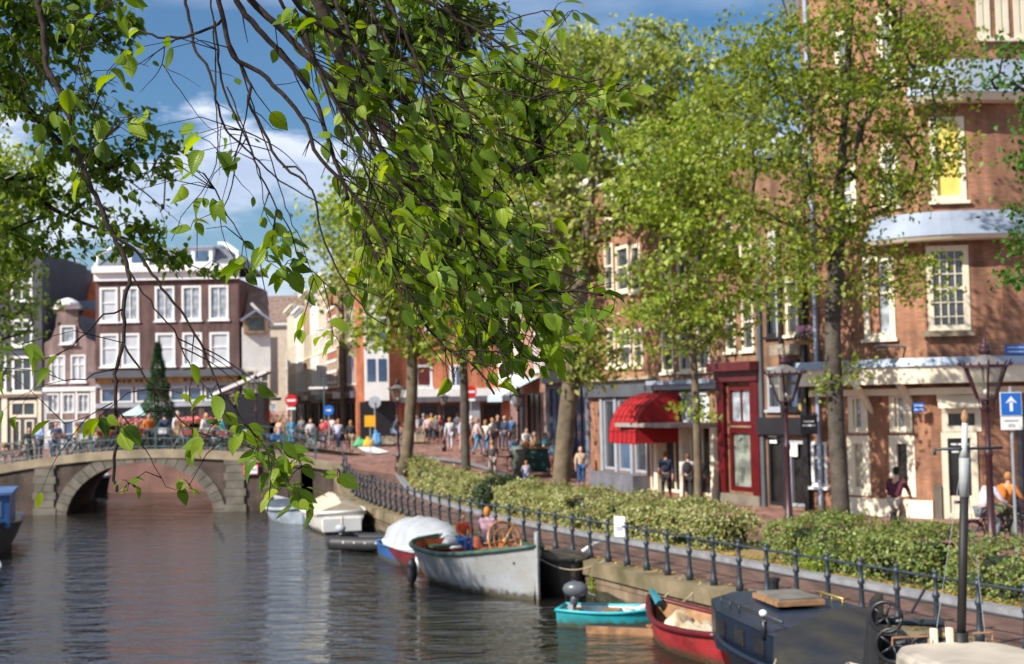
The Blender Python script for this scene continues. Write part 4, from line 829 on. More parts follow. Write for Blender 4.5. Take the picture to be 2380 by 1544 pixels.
tree('street_tree', 'pale feathery tree beyond the crossing rising behind the elm twigs', tp([(800, 1000), (798, 900), (795, 780), (790, 620), (790, 520)], 92), .25,
     [pb(790, 560, 92, 110, 110, 4), pb(760, 680, 92, 60, 60, 2.5), pb(850, 640, 92, 70, 100, 3), pb(1040, 330, 95, 150, 150, 5)], 240, 24, .26, M_bark, Lf_lime, 'trees beyond the crossing', spread=.8, seed=17)
tree('quay_tree', 'bright green tree on the left bank leaning over the water at the left edge', [(-15.6, 25, -.1), (-15.4, 25, 2), (-14.8, 25, 4.5), (-14, 25, 7), (-13.4, 25, 9)], .25,
     [pb(-40, 560, 25, 120, 150, 1.8), pb(20, 730, 25, 80, 60, 1.0), pb(-60, 820, 25, 90, 90, 1.4), pb(10, 420, 26, 110, 100, 2)], 220, 46, .10, M_barkd, Lf_light, None, spread=.25, seed=19)
tree('quay_tree', 'fresh green tree reaching in from the right edge in front of the corner building', [(8.6, 17.5, -.1), (8.6, 17.5, 2.5), (8.4, 17.6, 5), (8.2, 17.6, 7.5), (8.1, 17.6, 9)], .2,
     [pb(2420, 150, 17.5, 130, 60, 1.0), pb(2440, 350, 17.5, 90, 60, 1.0), pb(2430, 520, 17.5, 120, 60, 1.0), pb(2420, 640, 17.5, 90, 30, .8), pb(2560, 330, 18, 150, 300, 1.6)], 260, 40, .085, M_barkd, Lf_deep, None, spread=.16, seed=23)
# ------------------------------------------------------------ hedges
Lh_var = leafmat('variegated_leaves', [(.13, .17, .04), (.24, .27, .08), (.36, .38, .15), (.17, .21, .05), (.50, .49, .25), (.25, .15, .05)], .25)
Lh_gr = leafmat('hedge_leaves', [(.08, .13, .025), (.14, .20, .04), (.22, .28, .07), (.10, .16, .03), (.32, .36, .12), (.2, .12, .04)], .25)
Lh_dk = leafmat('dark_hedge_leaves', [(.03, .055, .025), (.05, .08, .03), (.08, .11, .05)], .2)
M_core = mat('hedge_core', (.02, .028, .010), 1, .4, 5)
def hedge(label, s0, s1, t0, t1, h, lm, n, ls=.085, seed=1, lm2=None):
    R = np.random.default_rng(seed); c = fo((s0+s1)/2, (t0+t1)/2); t = thing('hedge', label, 'hedge', (c.x, c.y, c.z), 0, 'clipped hedges beside the footpath')
    m = MB(); rows = []; ss = np.arange(s0+.25, s1-.24, .5)
    for s in ss:
        a, b = fo(s, t0+.28), fo(s, t1-.28); hh = h-.22+.05*math.sin(s*1.7)
        rows.append([a, a+Vector((0, 0, hh*.8)), a.lerp(b, .2)+Vector((0, 0, hh)), a.lerp(b, .8)+Vector((0, 0, hh)), b+Vector((0, 0, hh*.8)), b])
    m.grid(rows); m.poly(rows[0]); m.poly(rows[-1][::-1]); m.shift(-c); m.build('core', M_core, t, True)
    pos = []; nr = []
    for _ in range(n):
        s = s0+(s1-s0)*R.random(); u = R.random(); lump = .10*math.sin(s*2.3+seed)+.07*math.sin(s*5.1+1)+.05*math.sin(s*9.7)
        W = t1-t0; e_ = min(1, min(s-s0, s1-s)/.35)
        if u < .46: tt = t0-lump*.6+.08*R.normal(); z = .05+(h-.1)*R.random(); nv = (0, -1, .5)
        elif u < .9: tt = t0+W*R.random(); z = h+lump+.05*R.normal()-.25*(abs((tt-t0)/W-.5)*2)**4; nv = (0, 0, 1)
        else: tt = t1+.06*R.normal(); z = h*R.random(); nv = (0, 1, .3)
        if e_ < 1: z = z*(.75+.25*e_); tt = (t0+t1)/2+(tt-(t0+t1)/2)*(.7+.3*e_)
        p, d, nn = fence(s); q = fo(s, tt, max(.03, z))
        if noise.noise(q*1.9) < -.30 or (z < .3 and R.random() < .35): continue
        q = q+Vector((0, 0, .07*noise.noise(q*4))); pos.append(q-c); v = d*nv[0]*0+nn*nv[1]+Vector((0, 0, nv[2])); nr.append(v)
    for e in (s0+.1, s1-.1):
        for _ in range(int(n*.03)): q = fo(e+.08*R.normal(), t0+(t1-t0)*R.random(), h*.95*R.random()); pos.append(q-c); nr.append(Vector((0, -1, .4)))
    k = len(pos); nr = np.array(nr)+R.normal(size=(k, 3))*.45; d = R.normal(size=(k, 3))+np.array((0, 0, .25))
    leaves_mesh('foliage', lm, np.array(pos), d, nr, ls*(.6+.7*R.random(k)), t, 'quad', wid=.75, fold=.4); return t
def s_at_px(x, z=1., t=3.0):
    best = min(((abs(projx(fo(s, t, z))-x)), s) for s in np.arange(0, FS[-1], .25)); return best[1]
RCi = RC.inverted()
def proj(p): v = RCi @ (Vector(p)-Vector((0, 0, CAMZ))); return 1190+FPX*v.x/-v.z, 772-FPX*v.y/-v.z
def projx(p): return proj(p)[0]
sA, sB, sC, sD, sE, sF = [s_at_px(x) for x in (2560, 2300, 1765, 1672, 1245, 1150)]; sG = s_at_px(1115, t=2.9); sH = s_at_px(950, t=2.9)
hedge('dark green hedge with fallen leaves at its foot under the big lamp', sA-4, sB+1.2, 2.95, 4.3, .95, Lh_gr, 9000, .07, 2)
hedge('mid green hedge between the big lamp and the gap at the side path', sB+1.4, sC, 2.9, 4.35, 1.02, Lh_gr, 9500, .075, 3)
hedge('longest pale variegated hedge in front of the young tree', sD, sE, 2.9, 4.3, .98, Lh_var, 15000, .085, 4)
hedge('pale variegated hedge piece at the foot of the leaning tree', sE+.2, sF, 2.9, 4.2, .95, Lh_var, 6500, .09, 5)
hedge('darker leaved hedge piece between two pale hedges', sF+.1, sG, 2.8, 4.2, .95, Lh_dk, 4000, .09, 6)
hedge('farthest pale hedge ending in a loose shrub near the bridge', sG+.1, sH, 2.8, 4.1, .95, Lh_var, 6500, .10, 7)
def shrub(label, p, r, h, lm, n, ls, name='shrub', group=None):
    R = np.random.default_rng(int(abs(p.x)*100)); t = thing(name, label, 'shrub', tuple(p), 0, group); MB().tube([(0, 0, -.05), (.02, 0, h*.5), (0, .03, h*.8)], [.03, .02, .01], 5).build('stem', M_barkd, t)
    u = R.normal(size=(n, 3)); u /= np.linalg.norm(u, axis=1, keepdims=True); pos = u*np.array((r, r, h/2))*(R.random(n)**.4)[:, None]+np.array((0, 0, h/2+.03)); pos[:, 2] = np.maximum(.02, pos[:, 2])
    leaves_mesh('foliage', lm, pos, R.normal(size=(n, 3))+np.array((0, 0, .4)), R.normal(size=(n, 3))*.5+np.array((0, 0, 1)), ls*(.6+.7*R.random(n)), t, 'quad', wid=.6, fold=.3); return t
shrub('loose pale shrub with yellowish leaves at the end of the hedge by the lamp', fo(sH+1.6, 3.2), .7, 1.0, Lh_var, 900, .11)
shrub('low straggly pale shrub nearest the bridge ramp', fo(sH+3.4, 3.0), .6, .8, Lh_var, 700, .11)
shrub('bright lime green weed patch at the foot of the mid green hedge', fo(s_at_px(1900, .2, 2.75), 2.8), .42, .5, Lf_light, 600, .07)
q_ = fo(s_at_px(1410, -.5, 0), -.3); shrub('small green plant growing out of the quay wall', Vector((q_.x, q_.y, -.75)), .13, .5, Lf_light, 160, .08, 'wall_plant')
# fallen leaves and grass along kerb
R = np.random.default_rng(4); n = 9000; pos = []
for _ in range(n): s = sA-3+(sH-sA+6)*R.random(); pos.append(fo(s, 2.68+.35*abs(R.normal())*.6, .075))
pos += [fo(R.random()*(FS[-1]-2)+1, .1+.12*R.normal(), .08) for _ in range(1500)]
Lf_fallen = leafmat('fallen_leaf_litter', [(.42, .2, .03), (.5, .33, .06), (.28, .22, .05), (.16, .2, .04)], .1)
o = leaves_mesh('fallen_leaves', Lf_fallen, np.array(pos), R.normal(size=(len(pos), 3))*np.array((1, 1, .1)), R.normal(size=(len(pos), 3))*.3+np.array((0, 0, 1)), .07*(.6+.8*R.random(len(pos)))); tag(o, kind='stuff')
# conifer on the bridge
p = at(368, 1030, Y=69.5); p.z = 1.15; t = thing('conifer', 'narrow dark green conifer standing among the people on the bridge', 'tree', (p.x, p.y, p.z)); R = np.random.default_rng(9)
MB().tube([(0, 0, -.3), (0, 0, 5.6)], [.12, .02], 7).build('trunk', M_barkd, t, True)
n = 7000; h = R.random(n)**1.25; a = R.random(n)*2*PI; r = (1-h)*1.15*(.45+.55*R.random(n)**.5)*(1+.2*np.sin(h*34)); pos = np.stack([r*np.cos(a), r*np.sin(a), .5+h*5.5-.15*r], 1)
leaves_mesh('foliage', leafmat('conifer_needles', [(.025, .07, .025), (.04, .10, .035), (.06, .13, .04)], .15), pos, np.stack([np.cos(a), np.sin(a), -.2+0*a], 1)+R.normal(size=(n, 3))*.4, R.normal(size=(n, 3))*.5+np.array((0, 0, 1)), .2*(.6+.6*R.random(n)), t, 'quad', wid=.35)
# ------------------------------------------------------------ boats (local x towards the bow, z = 0 on the water)
M_alu = mat('bare_steel_hull', (.36, .38, .41), .5, .25, 1.3, .15, .25, col2=(.34, .34, .32), wl=True); M_gunw = mat('green_gunwale', (.035, .085, .06), .5, .3, 3)
M_inor = mat('orange_inner_hull', (.42, .085, .015), .6, .25, 2); M_tar = mat('tarred_hull', (.035, .03, .026), .6, .4, 1.5, .2)
M_navy = mat('navy_deck', (.006, .012, .026), .4, .25, 1.5); M_navyt = mat('navy_tarpaulin', (.010, .013, .021), .6, .45, 1.1, .35, col2=(.045, .042, .033))  # tarpaulin col2 carries its lit streaks as colour
M_canvas = mat('boat_canvas', (.36, .38, .41), .8, .12, 2, .4, bscale=4); M_bluepl = mat('blue_plastic', (.02, .10, .30), .4, .2, 2, wl=True); M_turq = mat('turquoise_paint', (.02, .40, .46), .45, .2, 2, wl=True)
M_bred = mat('boat_red', (.36, .025, .03), .5, .35, 2.2, wl=True); M_tanc = mat('tan_canvas', (.52, .43, .33), .8, .12, 2); M_bwood = mat('boat_wood', (.32, .17, .08), .6, .4, 4); M_beige = mat('beige_deck', (.50, .44, .36), .6, .2, 1.2)
M_rub = mat('black_rubber', (.02, .02, .024), .55, .3, 4); M_redhull = mat('dark_red_hull', (.22, .02, .03), .5, .3, 2, wl=True); M_skyb = mat('light_blue_canvas', (.12, .22, .36), .7, .2, 2)
M_wheelw = mat('varnished_wood', (.52, .25, .09), .35, .2, 5); M_rope = mat('rope', (.45, .38, .26), .9, .3, 9)
def hull(T, L, B, free, m_out, m_in, m_g, stern='round', sheer=.25, bowp=2.2, floor=-.02, gw=.09, n=22, name='hull', keel=.35, full=.55, inner=True):
    def hb(t):
        a = (1-max(0, (t-.45)/.55)**bowp) if t > .45 else 1
        if stern == 'round': b = math.sqrt(max(0, 1-max(0, (.3-t)/.3)**2.4)) if t < .3 else 1
        else: b = .78+.22*math.sin(min(1, t/.45)*PI/2)
        return B/2*a*b
    def zs(t): return free*(1+sheer*(2*t-.9)**2*(1.6 if t > .45 else .8))
    def sec(t, inset=0, fl=None):
        b = max(.0, hb(t)-inset); z = zs(t); x = (t-.5)*L; rake = .10*L*.5*max(0, t-.8)/.2; R_ = []
        for k in range(9):
            a = k/8*2-1; s_ = abs(a)**full; zz = -keel+(z+keel)*(abs(a)**2.2)
            if inset: zz = max(zz, fl if fl is not None else floor)
            y = b*(1 if a > 0 else -1)*s_ if a else 0; fr = (zz+keel)/(z+keel); R_.append((x+rake*fr, y*(.86+.14*fr), zz))
        return R_
    ts = [i/(n-1) for i in range(n)]; ts[-1] = .999; ts[0] = .001
    m = MB(); rows = [sec(t) for t in ts]; m.grid(rows); m.poly(rows[0]); h = m.build(name, m_out, T, True)
    gm = MB()
    for sg in (0, -1): gm.tube([Vector(r[sg])+Vector((0, 0, .01)) for r in rows], gw/2, 6)
    gm.tube([rows[0][0], rows[0][-1]], gw/2, 6); gm.build('gunwale', m_g, h, True)
    if inner: m = MB(); r2 = [sec(t, gw*.8) for t in ts[1:-1]]; m.grid([r[::-1] for r in r2]); m.poly(r2[0][::-1]); m.build('inner_hull', m_in, h)
    return h, hb, zs
def boat(name, label, bow, ang, L): return thing(name, label, 'boat', (bow[0]-math.cos(ang)*L/2, bow[1]-math.sin(ang)*L/2, -1.4), ang)
def canvas(T, L, B, z0, h, m, x0=-.5, x1=.5, name='cover', ridge=True, sag=.04, hbf=None):
    """cloth cover tented over a boat from gunwale to gunwale"""
    mb = MB(); rows = []
    for i in range(17):
        t = i/16; x = L*(x0+(x1-x0)*t); b = hbf(x/L+.5) if hbf else B/2; hh = h*math.sin(PI*min(1, max(0, .12+t*.82)))**.5; r = []
        for k in range(11): a = k/10*2-1; zz = hh*((1-abs(a)) if ridge else math.sqrt(max(0, 1-a*a))) - sag*math.sin(i*2.1+k*1.3)*(1-abs(a)); r.append((x, b*1.04*a, z0+zz-(.1 if abs(a) > .95 else 0)))
        rows.append(r)
    mb.grid([r[::-1] for r in rows]); mb.poly(rows[0]); mb.poly(rows[-1][::-1]); return mb.build(name, m, T, ridge is False)
# steel sloop
dq = Vector((-.43, .903)); bow = Vector((.40, 33.1)); L = 6.0; ang = math.atan2(-dq.y, -dq.x)
T = boat('steel_sloop', 'open grey steel sloop with green gunwale, orange interior and big wooden steering wheel', bow, ang, L); SL_T = T
h, hb, zs = hull(T, L, 3.0, .98, M_alu, M_inor, M_gunw, 'round', .22, 2.0, .1, .14)
m = MB(); m.tube([(L/2+.3, 0, -.2), (L/2+.26, 0, .6), (L/2+.28, 0, 1.75)], [.06, .065, .07], 6); m.build('stem_post', M_alu, h)
m = MB().box(-2.9, -2.2, -.62, .62, .86, .93).build('stern_deck', M_gunw, T); MB().box(1.7, 2.7, -.38, .38, .9, .96).build('fore_deck', M_gunw, T)
MB().box(-1.6, -1.2, -.95, .95, .60, .66).build('bench', M_bwood, T); MB().box(.1, .5, -.95, .95, .60, .66).build('bench', M_bwood, T)
def steering_wheel(T, loc, tilt, r, rz):
    w = bpy.data.objects.new('steering_wheel', None); C.objects.link(w); w.parent = T; w.location = loc; w.rotation_euler = (0, tilt, rz)
    m = MB(); m.tube([(0, r*math.cos(2*PI*k/24), r*math.sin(2*PI*k/24)) for k in range(25)], .035, 6); m.tube([(0, r*.66*math.cos(2*PI*k/24), r*.66*math.sin(2*PI*k/24)) for k in range(25)], .022, 5); m.build('wheel_rim', M_wheelw, w, True)
    m = MB()
    for k in range(8): a = 2*PI*k/8; m.tube([(0, 0, 0), (0, (r+.15)*math.cos(a), (r+.15)*math.sin(a))], [.03, .018], 5)
    m.tube([(-.06, 0, 0), (.06, 0, 0)], .09, 8); m.build('spokes', M_wheelw, w, True); return w
steering_wheel(T, (1.15, .1, 1.32), -.35, .55, .25)
m = MB(); m.box(.85, 1.1, -.45, .45, .1, 1.15); m.build('helm_console', M_wheelw, T)
m = MB(); m.sphere((0, 0, 0), (.17, .17, .38), 10); f_ = m.build('fender', M_rub, T, True); f_.location = (-1.6, -1.52, .35)
MB().tube([(-1.62, -1.32, 1.02), (-1.6, -1.5, .72)], .02, 5).build('fender_line', M_gunw, T)
m = MB(); m.tube([(-2.0, .5, .9), (-2.0, .5, 1.25)], .05, 6); m.build('bollard', M_gunw, T)
# dark hull behind it
T = boat('dark_barge', 'black round sterned hull moored between the steel sloop and the quay', Vector((-.55, 40.2)), math.atan2(.92, -.40), 6.4); T.location = (.82, 34.7, -1.4); T.rotation_euler[2] = math.atan2(.877, -.48)
h, hb, zs = hull(T, 3.0, 1.3, 1.0, M_tar, M_tar, M_tar, 'round', -.12, 2.0, .3, .1, full=.9); MB().tube([(-1.0, -.5, 1.1), (-.9, -.9, 1.25), (-.8, -1.2, 1.25)], .05, 6).build('rope', M_white, T, True)
MB().box(-1.1, .8, -.45, .45, .88, .94).build('deck', M_tar, T)
# boat under pale tarpaulin
T = boat('covered_boat', 'red hulled boat wrapped in a sagging pale grey tarpaulin with a blue strip', Vector((-2.15, 37.4)), math.atan2(-.93, .36), 5.4)
T.location = (-2.75, 40.4, -1.4)
h, hb, zs = hull(T, 5.4, 2.0, .62, M_redhull, M_redhull, M_white, 'round', .2, 2.4, .1, .1); canvas(T, 5.4, 2.0, .68, .78, M_canvas, -.48, .47, 'tarpaulin', False, .05, hb)
for y_ in (-.6, .3): m = MB(); m.sphere((0, 0, 0), (.08, .08, .28), 8); o = m.build('fender', M_white if y_ < 0 else M_bluepl, T, True); o.location = (2.4 if y_ > 0 else 2.0, -.75 if y_ < 0 else -.1, .3); o.location = (1.6+.9*(y_ > 0), -.82+.45*(y_ > 0), .3)
T = boat('blue_skiff', 'narrow bright blue plastic skiff half hidden beyond the tarpaulin covered boat', Vector((-4.4, 39.2)), math.atan2(-.95, .3), 3.6); T.location = (-4.0, 41.9, -1.4)
hull(T, 2.4, .7, .5, M_bluepl, M_bluepl, M_bluepl, 'transom', .15, 2.4, .05, .07)
# black inflatable
T = boat('rubber_dinghy', 'black rubber dinghy with grey tubes and small outboard on the water', Vector((-3.6, 44.1)), math.radians(-22), 3.1); T.location = (-4.75, 44.9, -1.4)
m = MB(); P = [(-1.55, .62, .28), (-.6, .66, .28), (.4, .64, .3), (1.0, .45, .36), (1.38, .0, .45), (1.0, -.45, .36), (.4, -.64, .3), (-.6, -.66, .28), (-1.55, -.62, .28)]; m.tube(smooth_line(P, .15), .24, 10); m.build('inflated_tube', M_rub, T, True)
MB().box(-1.3, .9, -.5, .5, .05, .12).build('floorboard', M_tar, T); MB().box(-1.35, -1.27, -.5, .5, .05, .55).build('transom', M_tar, T)
m = MB(); m.sphere((-1.5, 0, .72), (.22, .16, .16), 8); m.tube([(-1.48, 0, .6), (-1.5, 0, -.2)], .05, 6); m.build('outboard_motor', M_grey, T, True)
for k in range(6): MB().sphere((-.9+k*.42 if k < 5 else 1.25, -.86 if k < 4 else (-.72 if k == 4 else -.3), .34), .045, 6).build('rope_cleat', M_white, T)
# white sloop with tan hood, stern to the camera
T = boat('white_sloop', 'white tender with folded tan canvas hood, its white transom facing the camera', Vector((-8.6, 55.4)), math.atan2(.95, -.28), 5.6); T.location = (-7.6, 53.4, -1.4)
h, hb, zs = hull(T, 5.6, 2.4, .78, mat('white_hull', (.74, .73, .69), .4, .08, 2, wl=True), M_beige, M_white, 'transom', .12, 2.4, .1, .12); canvas(T, 5.6, 2.4, .84, .62, M_tanc, -.5, .35, 'canvas_hood', True, .03, hb)
MB().box(-2.98, -2.80, -.75, .75, .12, .62).build('swim_platform', M_white, T); m = MB(); m.tube([(-2.95, 0, .1), (-2.95, 0, .7)], .05, 6); m.build('rudder', M_cream, T)
t_ = thing('boat_flag', 'small red and white flag drooping beside the white sloop', 'flag', (-6.65, 50.9, -.75)); MB().tube([(0, 0, -.3), (.05, 0, .5)], .02, 5).build('pole', M_white, t_); m = MB(); m.grid([[(.06+.3*i/4, .05*math.sin(i*1.6), .45-j*.18-.22*i/4) for j in range(3)] for i in range(5)]); m.m = [0 if (i % 2 == 0) else 1 for i in range(8)]; m.build('cloth', [M_bred, M_white], t_)
# grey covered launch by the bridge
T = boat('grey_launch', 'grey launch under a flat dark blue cover closest to the bridge pier', Vector((-11, 60)), math.atan2(.9, -.43), 5.0); T.location = (-10.1, 57.6, -1.4)
h, hb, zs = hull(T, 5.0, 2.0, .55, mat('grey_blue_hull', (.36, .42, .50)), M_grey, M_grey, 'round', .3, 2.0, .1, .16); canvas(T, 5.0, 1.85, .58, .32, mat('dark_blue_cover', (.05, .07, .09), .7, .3, 2), -.46, .42, 'cover', False, .02, lambda t: hb(t)*.85)
# turquoise punt
T = boat('turquoise_punt', 'small turquoise punt with grey outboard motor and wooden bench', Vector((2.35, 28.0)), math.atan2(-.62, .78), 2.9); T.location = (2.08, 29.2, -1.4); T.rotation_euler[2] = math.atan2(-.28, .96)
h, hb, zs = hull(T, 2.3, 1.15, .36, M_turq, mat('pale_inner', (.52, .55, .55)), M_turq, 'transom', .12, 3.0, .08, .07)
MB().box(-.2, .15, -.5, .5, .28, .33).build('bench', M_bwood, T); MB().box(-1.0, -.75, -.45, .45, .28, .33).build('bench', M_bwood, T)
m = MB(); m.sphere((-.82, .1, .78), (.30, .19, .19), 12); m.tube([(-.82, .1, .68), (-.88, .1, .4)], [.11, .08], 8); mo = m.build('outboard_motor', mat('motor_cowl', (.09, .10, .12), .35), T, True); MB().box(-.98, -.86, -.02, .22, .15, .45).build('motor_bracket', M_grey, mo); MB().tube([(-.65, .1, .75), (-.35, .05, .65)], .03, 5).build('tiller', M_black, mo)
MB().tube([(.6, .3, .36), (.95, .42, .48)], .05, 6).build('bottle', M_white, T)
T = boat('grey_plank_raft', 'low dark timber work float between the turquoise punt and the red rowboat', Vector((2.2, 27.6)), -.35, 1.7); T.location = (2.3, 28.5, -1.4); MB().box(-.7, .75, -.4, .4, -.15, .14).build('deck', M_tar, T); MB().box(-.72, .77, -.42, -.4, -.02, .16).build('rubbing_strake', M_bwood, T)
# red rowboat
T = boat('red_rowboat', 'weathered red rowboat with crumpled cream tarpaulin inside', Vector((2.75, 28.4)), math.atan2(.88, -.47), 3.6); T.location = (3.6, 26.2, -1.4); T.rotation_euler[2] = math.radians(112)
h, hb, zs = hull(T, 3.7, 1.7, .56, M_bred, M_bwood, M_red, 'transom', .22, 1.9, .05, .13, keel=.3)
MB().tube([(1.55, .0, .72), (1.9, 0, .95)], [.1, .07], 6).build('bow_cap', mat('teal_paint', (.02, .16, .2)), T)
Rr = np.random.default_rng(5); m = MB(); rows = []
for i in range(15): rows.append([(-1.4+2.3*i/14, (hb(.5+(-1.4+2.3*i/14)/3.7)-.18)*(j/9*2-1), .30+.24*(1-(j/9*2-1)**2)+.10*math.sin(i*1.3+j*.9)+.07*Rr.normal()) for j in range(10)])
m.grid([r[::-1] for r in rows]); m.build('tarpaulin', mat('cream_tarpaulin', (.66, .58, .44), .8, .25, 2.5, .4, col2=(.36, .26, .14)), T, True)
MB().box(.95, 1.15, -.55, .55, .34, .39).build('bench', M_bwood, T)
for y_ in (.15, .55): MB().tube([(-1.87, -y_, .55), (-1.9, -y_, .1)], .012, 4).build('rope', M_rope, T)
# navy cabin boat
p = at(1850, 1440, Y=20.6); T = boat('navy_cabin_boat', 'dark navy boat with flat cabin roof, hatch and sloping black tarpaulin', (0, 0), 0, 0); T.location = (5.08, 22.2, -1.4); T.rotation_euler[2] = math.radians(101)
h, hb, zs = hull(T, 7.0, 2.9, .78, M_navy, M_navy, M_navy, 'transom', .1, 2.6, .3, .1)
m = MB(); zc = 1.27
P = [(.9, -1.3), (-1.3, 1.3), (1.4, 1.3), (2.6, .95), (2.95, .4), (2.95, -.4), (2.6, -.95), (1.4, -1.3)]
m.poly([(x, y, zc+.08*(1-abs(y))) for x, y in P][::-1]); Q = [(x, y, .8) for x, y in P]
for i in range(8): a, b_ = P[i], P[(i+1) % 8]; m.quad((a[0], a[1], zc+.08*(1-abs(a[1]))), (b_[0], b_[1], zc+.08*(1-abs(b_[1]))), (b_[0], b_[1], .6), (a[0], a[1], .6))
cb = m.build('cabin', M_navy, T); m = MB(); m.poly([(x*.995, y*.99, zc+.085*(1-abs(y))+.012) for x, y in P][::-1]); m.build('cabin_roof', mat('sunlit_navy_roof', (.018, .036, .072), .35, .3, 1.5, .15), cb)  # cabin top in a lighter navy, sunlight put into its colour
for x0 in (-.9, .0, .9): MB().box(x0, x0+.45, 1.29, 1.315, .86, 1.13).build('window', M_dark, cb)
m = MB(); m.box(1.0, 2.2, -.62, .28, zc+.06, zc+.15); hh = m.build('hatch', M_bwood, cb); MB().box(1.06, 2.14, -.56, .22, zc+.15, zc+.19).build('hatch_lid', mat('hatch_lid', (.16, .15, .13), .7, .3, 2), hh)
MB().lathe([(.09, 0), (.09, .25), (.11, .26), (.11, .33)], 10, (2.55, -.3, zc+.02)).build('chimney', M_black, cb)
for y_ in (-.98, .98): m = MB(); m.tube([(-.9 if y_ > 0 else 1.0, y_, zc+.14), (2.0, y_*.96, zc+.14)], .022, 6); [m.tube([(x_, y_, zc-.02), (x_, y_, zc+.14)], .015, 5) for x_ in (1.05, 1.5, 1.95)]; m.build('handrail', M_iron if y_ > 0 else mat('brass', (.45, .34, .10), .4, .2, 2, 0, .6), cb, True)
m = MB(); A_ = [(.95, -1.32, zc+.0), (.3, -.5, zc+.11), (-.65, .5, zc+.11), (-1.33, 1.32, zc+.0)]; rows = [A_]
for i in range(1, 8): f = i/7; rows.append([(x+(-3.2-x)*f, y*1.02, z-.45*f-.08*math.sin(PI*f)+(.03*math.sin(i*1.7+y*3))) for (x, y, z) in A_])
rows = [[tuple(Vector(r[min(2, int(q))]).lerp(Vector(r[min(2, int(q))+1]), q-min(2, int(q)))+Vector((0, 0, .012*math.sin(q*7+i*1.9)*(0 < i)))) for q in np.linspace(0, 3, 13)] for i, r in enumerate(rows)]; m.grid([r for r in rows]); 
for sg in (0, -1): m.grid([[r[sg], (r[sg][0], r[sg][1]*1.02, .7)] for r in rows])
m.build('tarpaulin', M_navyt, T, True)
m = MB(); m.tube([(0, 0, 0), (0, 0, .34)], [.05, .05], 8); m.tube([(-.12, .02, .3), (.08, -.02, .34)], .03, 6); o = m.build('searchlight', M_black, cb, True); o.location = (-.9, 1.3, zc-.12); o = MB().sphere((.02, 0, .42), (.09, .07, .06), 8).build('lamp_glass', M_white, o, True)
m = MB(); m.sphere((0, 0, 0), (.14, .14, .36), 10); o = m.build('fender', M_bluepl, T, True); o.location = (-1.5, 1.65, .55); MB().tube([(-1.5, 1.4, .85), (-1.4, 1.2, 1.2)], .016, 5).build('fender_line', M_rope, T)
# black winch gear on the quay side deck
q_ = at(2105, 1470, Y=17.6); T = thing('boat_winch', 'black deck winch with hand wheel and gears standing behind the navy tarpaulin', 'winch', (q_.x, q_.y, -.2), -.4); 
m = MB(); m.box(-.42, -.32, -.35, .35, -.5, 1.12); m.box(.36, .44, -.35, .35, -.5, .75); m.poly([(-.43, -.36, -.5), (-.43, -.36, 1.12), (-.62, -.36, -.5)]); m.build('frame', M_black, T)
m = MB(); m.tube([(-.5, 0, .8), (.5, 0, .8)], .05, 8); m.tube([(-.3, 0, .45), (.34, 0, .45)], .16, 12); m.build('drum', M_iron, T, True)
for (x_, z_, r_) in ((-.2, .92, .2), (-.12, .55, .22), (.3, .5, .2)):
    m = MB(); m.tube([(x_, -.42+r_*0, z_)]+[(x_, -.42, z_)], .01); m = MB(); m.tube([(x_+r_*math.cos(2*PI*k/20), -.4, z_+r_*math.sin(2*PI*k/20)) for k in range(21)], .028, 6); [m.tube([(x_, -.4, z_), (x_+r_*math.cos(2*PI*k/5), -.4, z_+r_*math.sin(2*PI*k/5))], .018, 5) for k in range(5)]; m.build('gear_wheel', M_black, T, True)
MB().tube([(.1, -.2, .95), (.3, -.1, 1.3)], .02, 5).build('lever', M_black, T); MB().tube(smooth_line([(.4, -.2, .6), (.7, -.2, .55), (.8, -.1, .2), (1.2, 0, .15), (1.7, .1, -.1)], .1), .06, 7).build('chain_guide', M_black, T, True)
# beige cabin boat with mast at the bottom right
q_ = at(2262, 1530, Y=14.8); T = boat('beige_cabin_boat', 'beige topped cabin boat with lowered dark mast cut by the bottom right corner', (0, 0), 0, 0); T.location = (q_.x, q_.y+.1, -1.4); T.rotation_euler[2] = math.radians(100)
hull(T, 6.0, 2.4, 1.1, M_white, M_beige, M_beige, 'round', .1, 2.4, .3, .1)
zc = q_.z+1.4+.05; m = MB(); n = 28; top = [(1.3*math.copysign(abs(math.cos(2*PI*k/n))**.5, math.cos(2*PI*k/n))-.55, .78*math.copysign(abs(math.sin(2*PI*k/n))**.6, math.sin(2*PI*k/n))) for k in range(n)]
rings = [[(x*s_, y*s_, z) for x, y in top] for s_, z in ((.98, .9), (1.0, zc-.2), (.99, zc-.08), (.94, zc-.02), (.8, zc))]
m.grid(rings, close=True); m.poly(rings[-1]); cb = m.build('cabin', M_beige, T, False)
for y_ in (-.1, .1): MB().box(.60, .68, y_-.03, y_+.03, zc-.02, zc+.16).build('mast_bracket', M_cream, cb)
for a_, b_ in ((-.62, -.2), (.2, .66)): MB().tube([(.58, a_, zc), (.58, a_, zc+.09), (.58, b_, zc+.09), (.58, b_, zc)], .014, 5).build('handrail', M_bwood, cb)
q2 = at(2235, 1500, Y=15.5); q3 = at(2242, 955, Y=15.5); T = thing('boat_mast', 'slender dark mast with pale grey sleeve and short crossbar standing on the beige boat', 'mast', (q2.x, q2.y, q2.z-.4)); H = q3.z-q2.z+.4; dx = (q3.x-q2.x)
m = MB(); m.tube([(0, 0, 0), (0, 0, .55)], .085, 8); m.tube([(0, 0, .5), (dx*.7, 0, H*.68)], .055, 8); m.build('pole', mat('mast_brown', (.014, .011, .011), .6), T, True)
z1 = at(2240, 1155, Y=15.5).z-q2.z+.4; z2 = at(2241, 1045, Y=15.5).z-q2.z+.4; z3 = at(2242, 978, Y=15.5).z-q2.z+.4
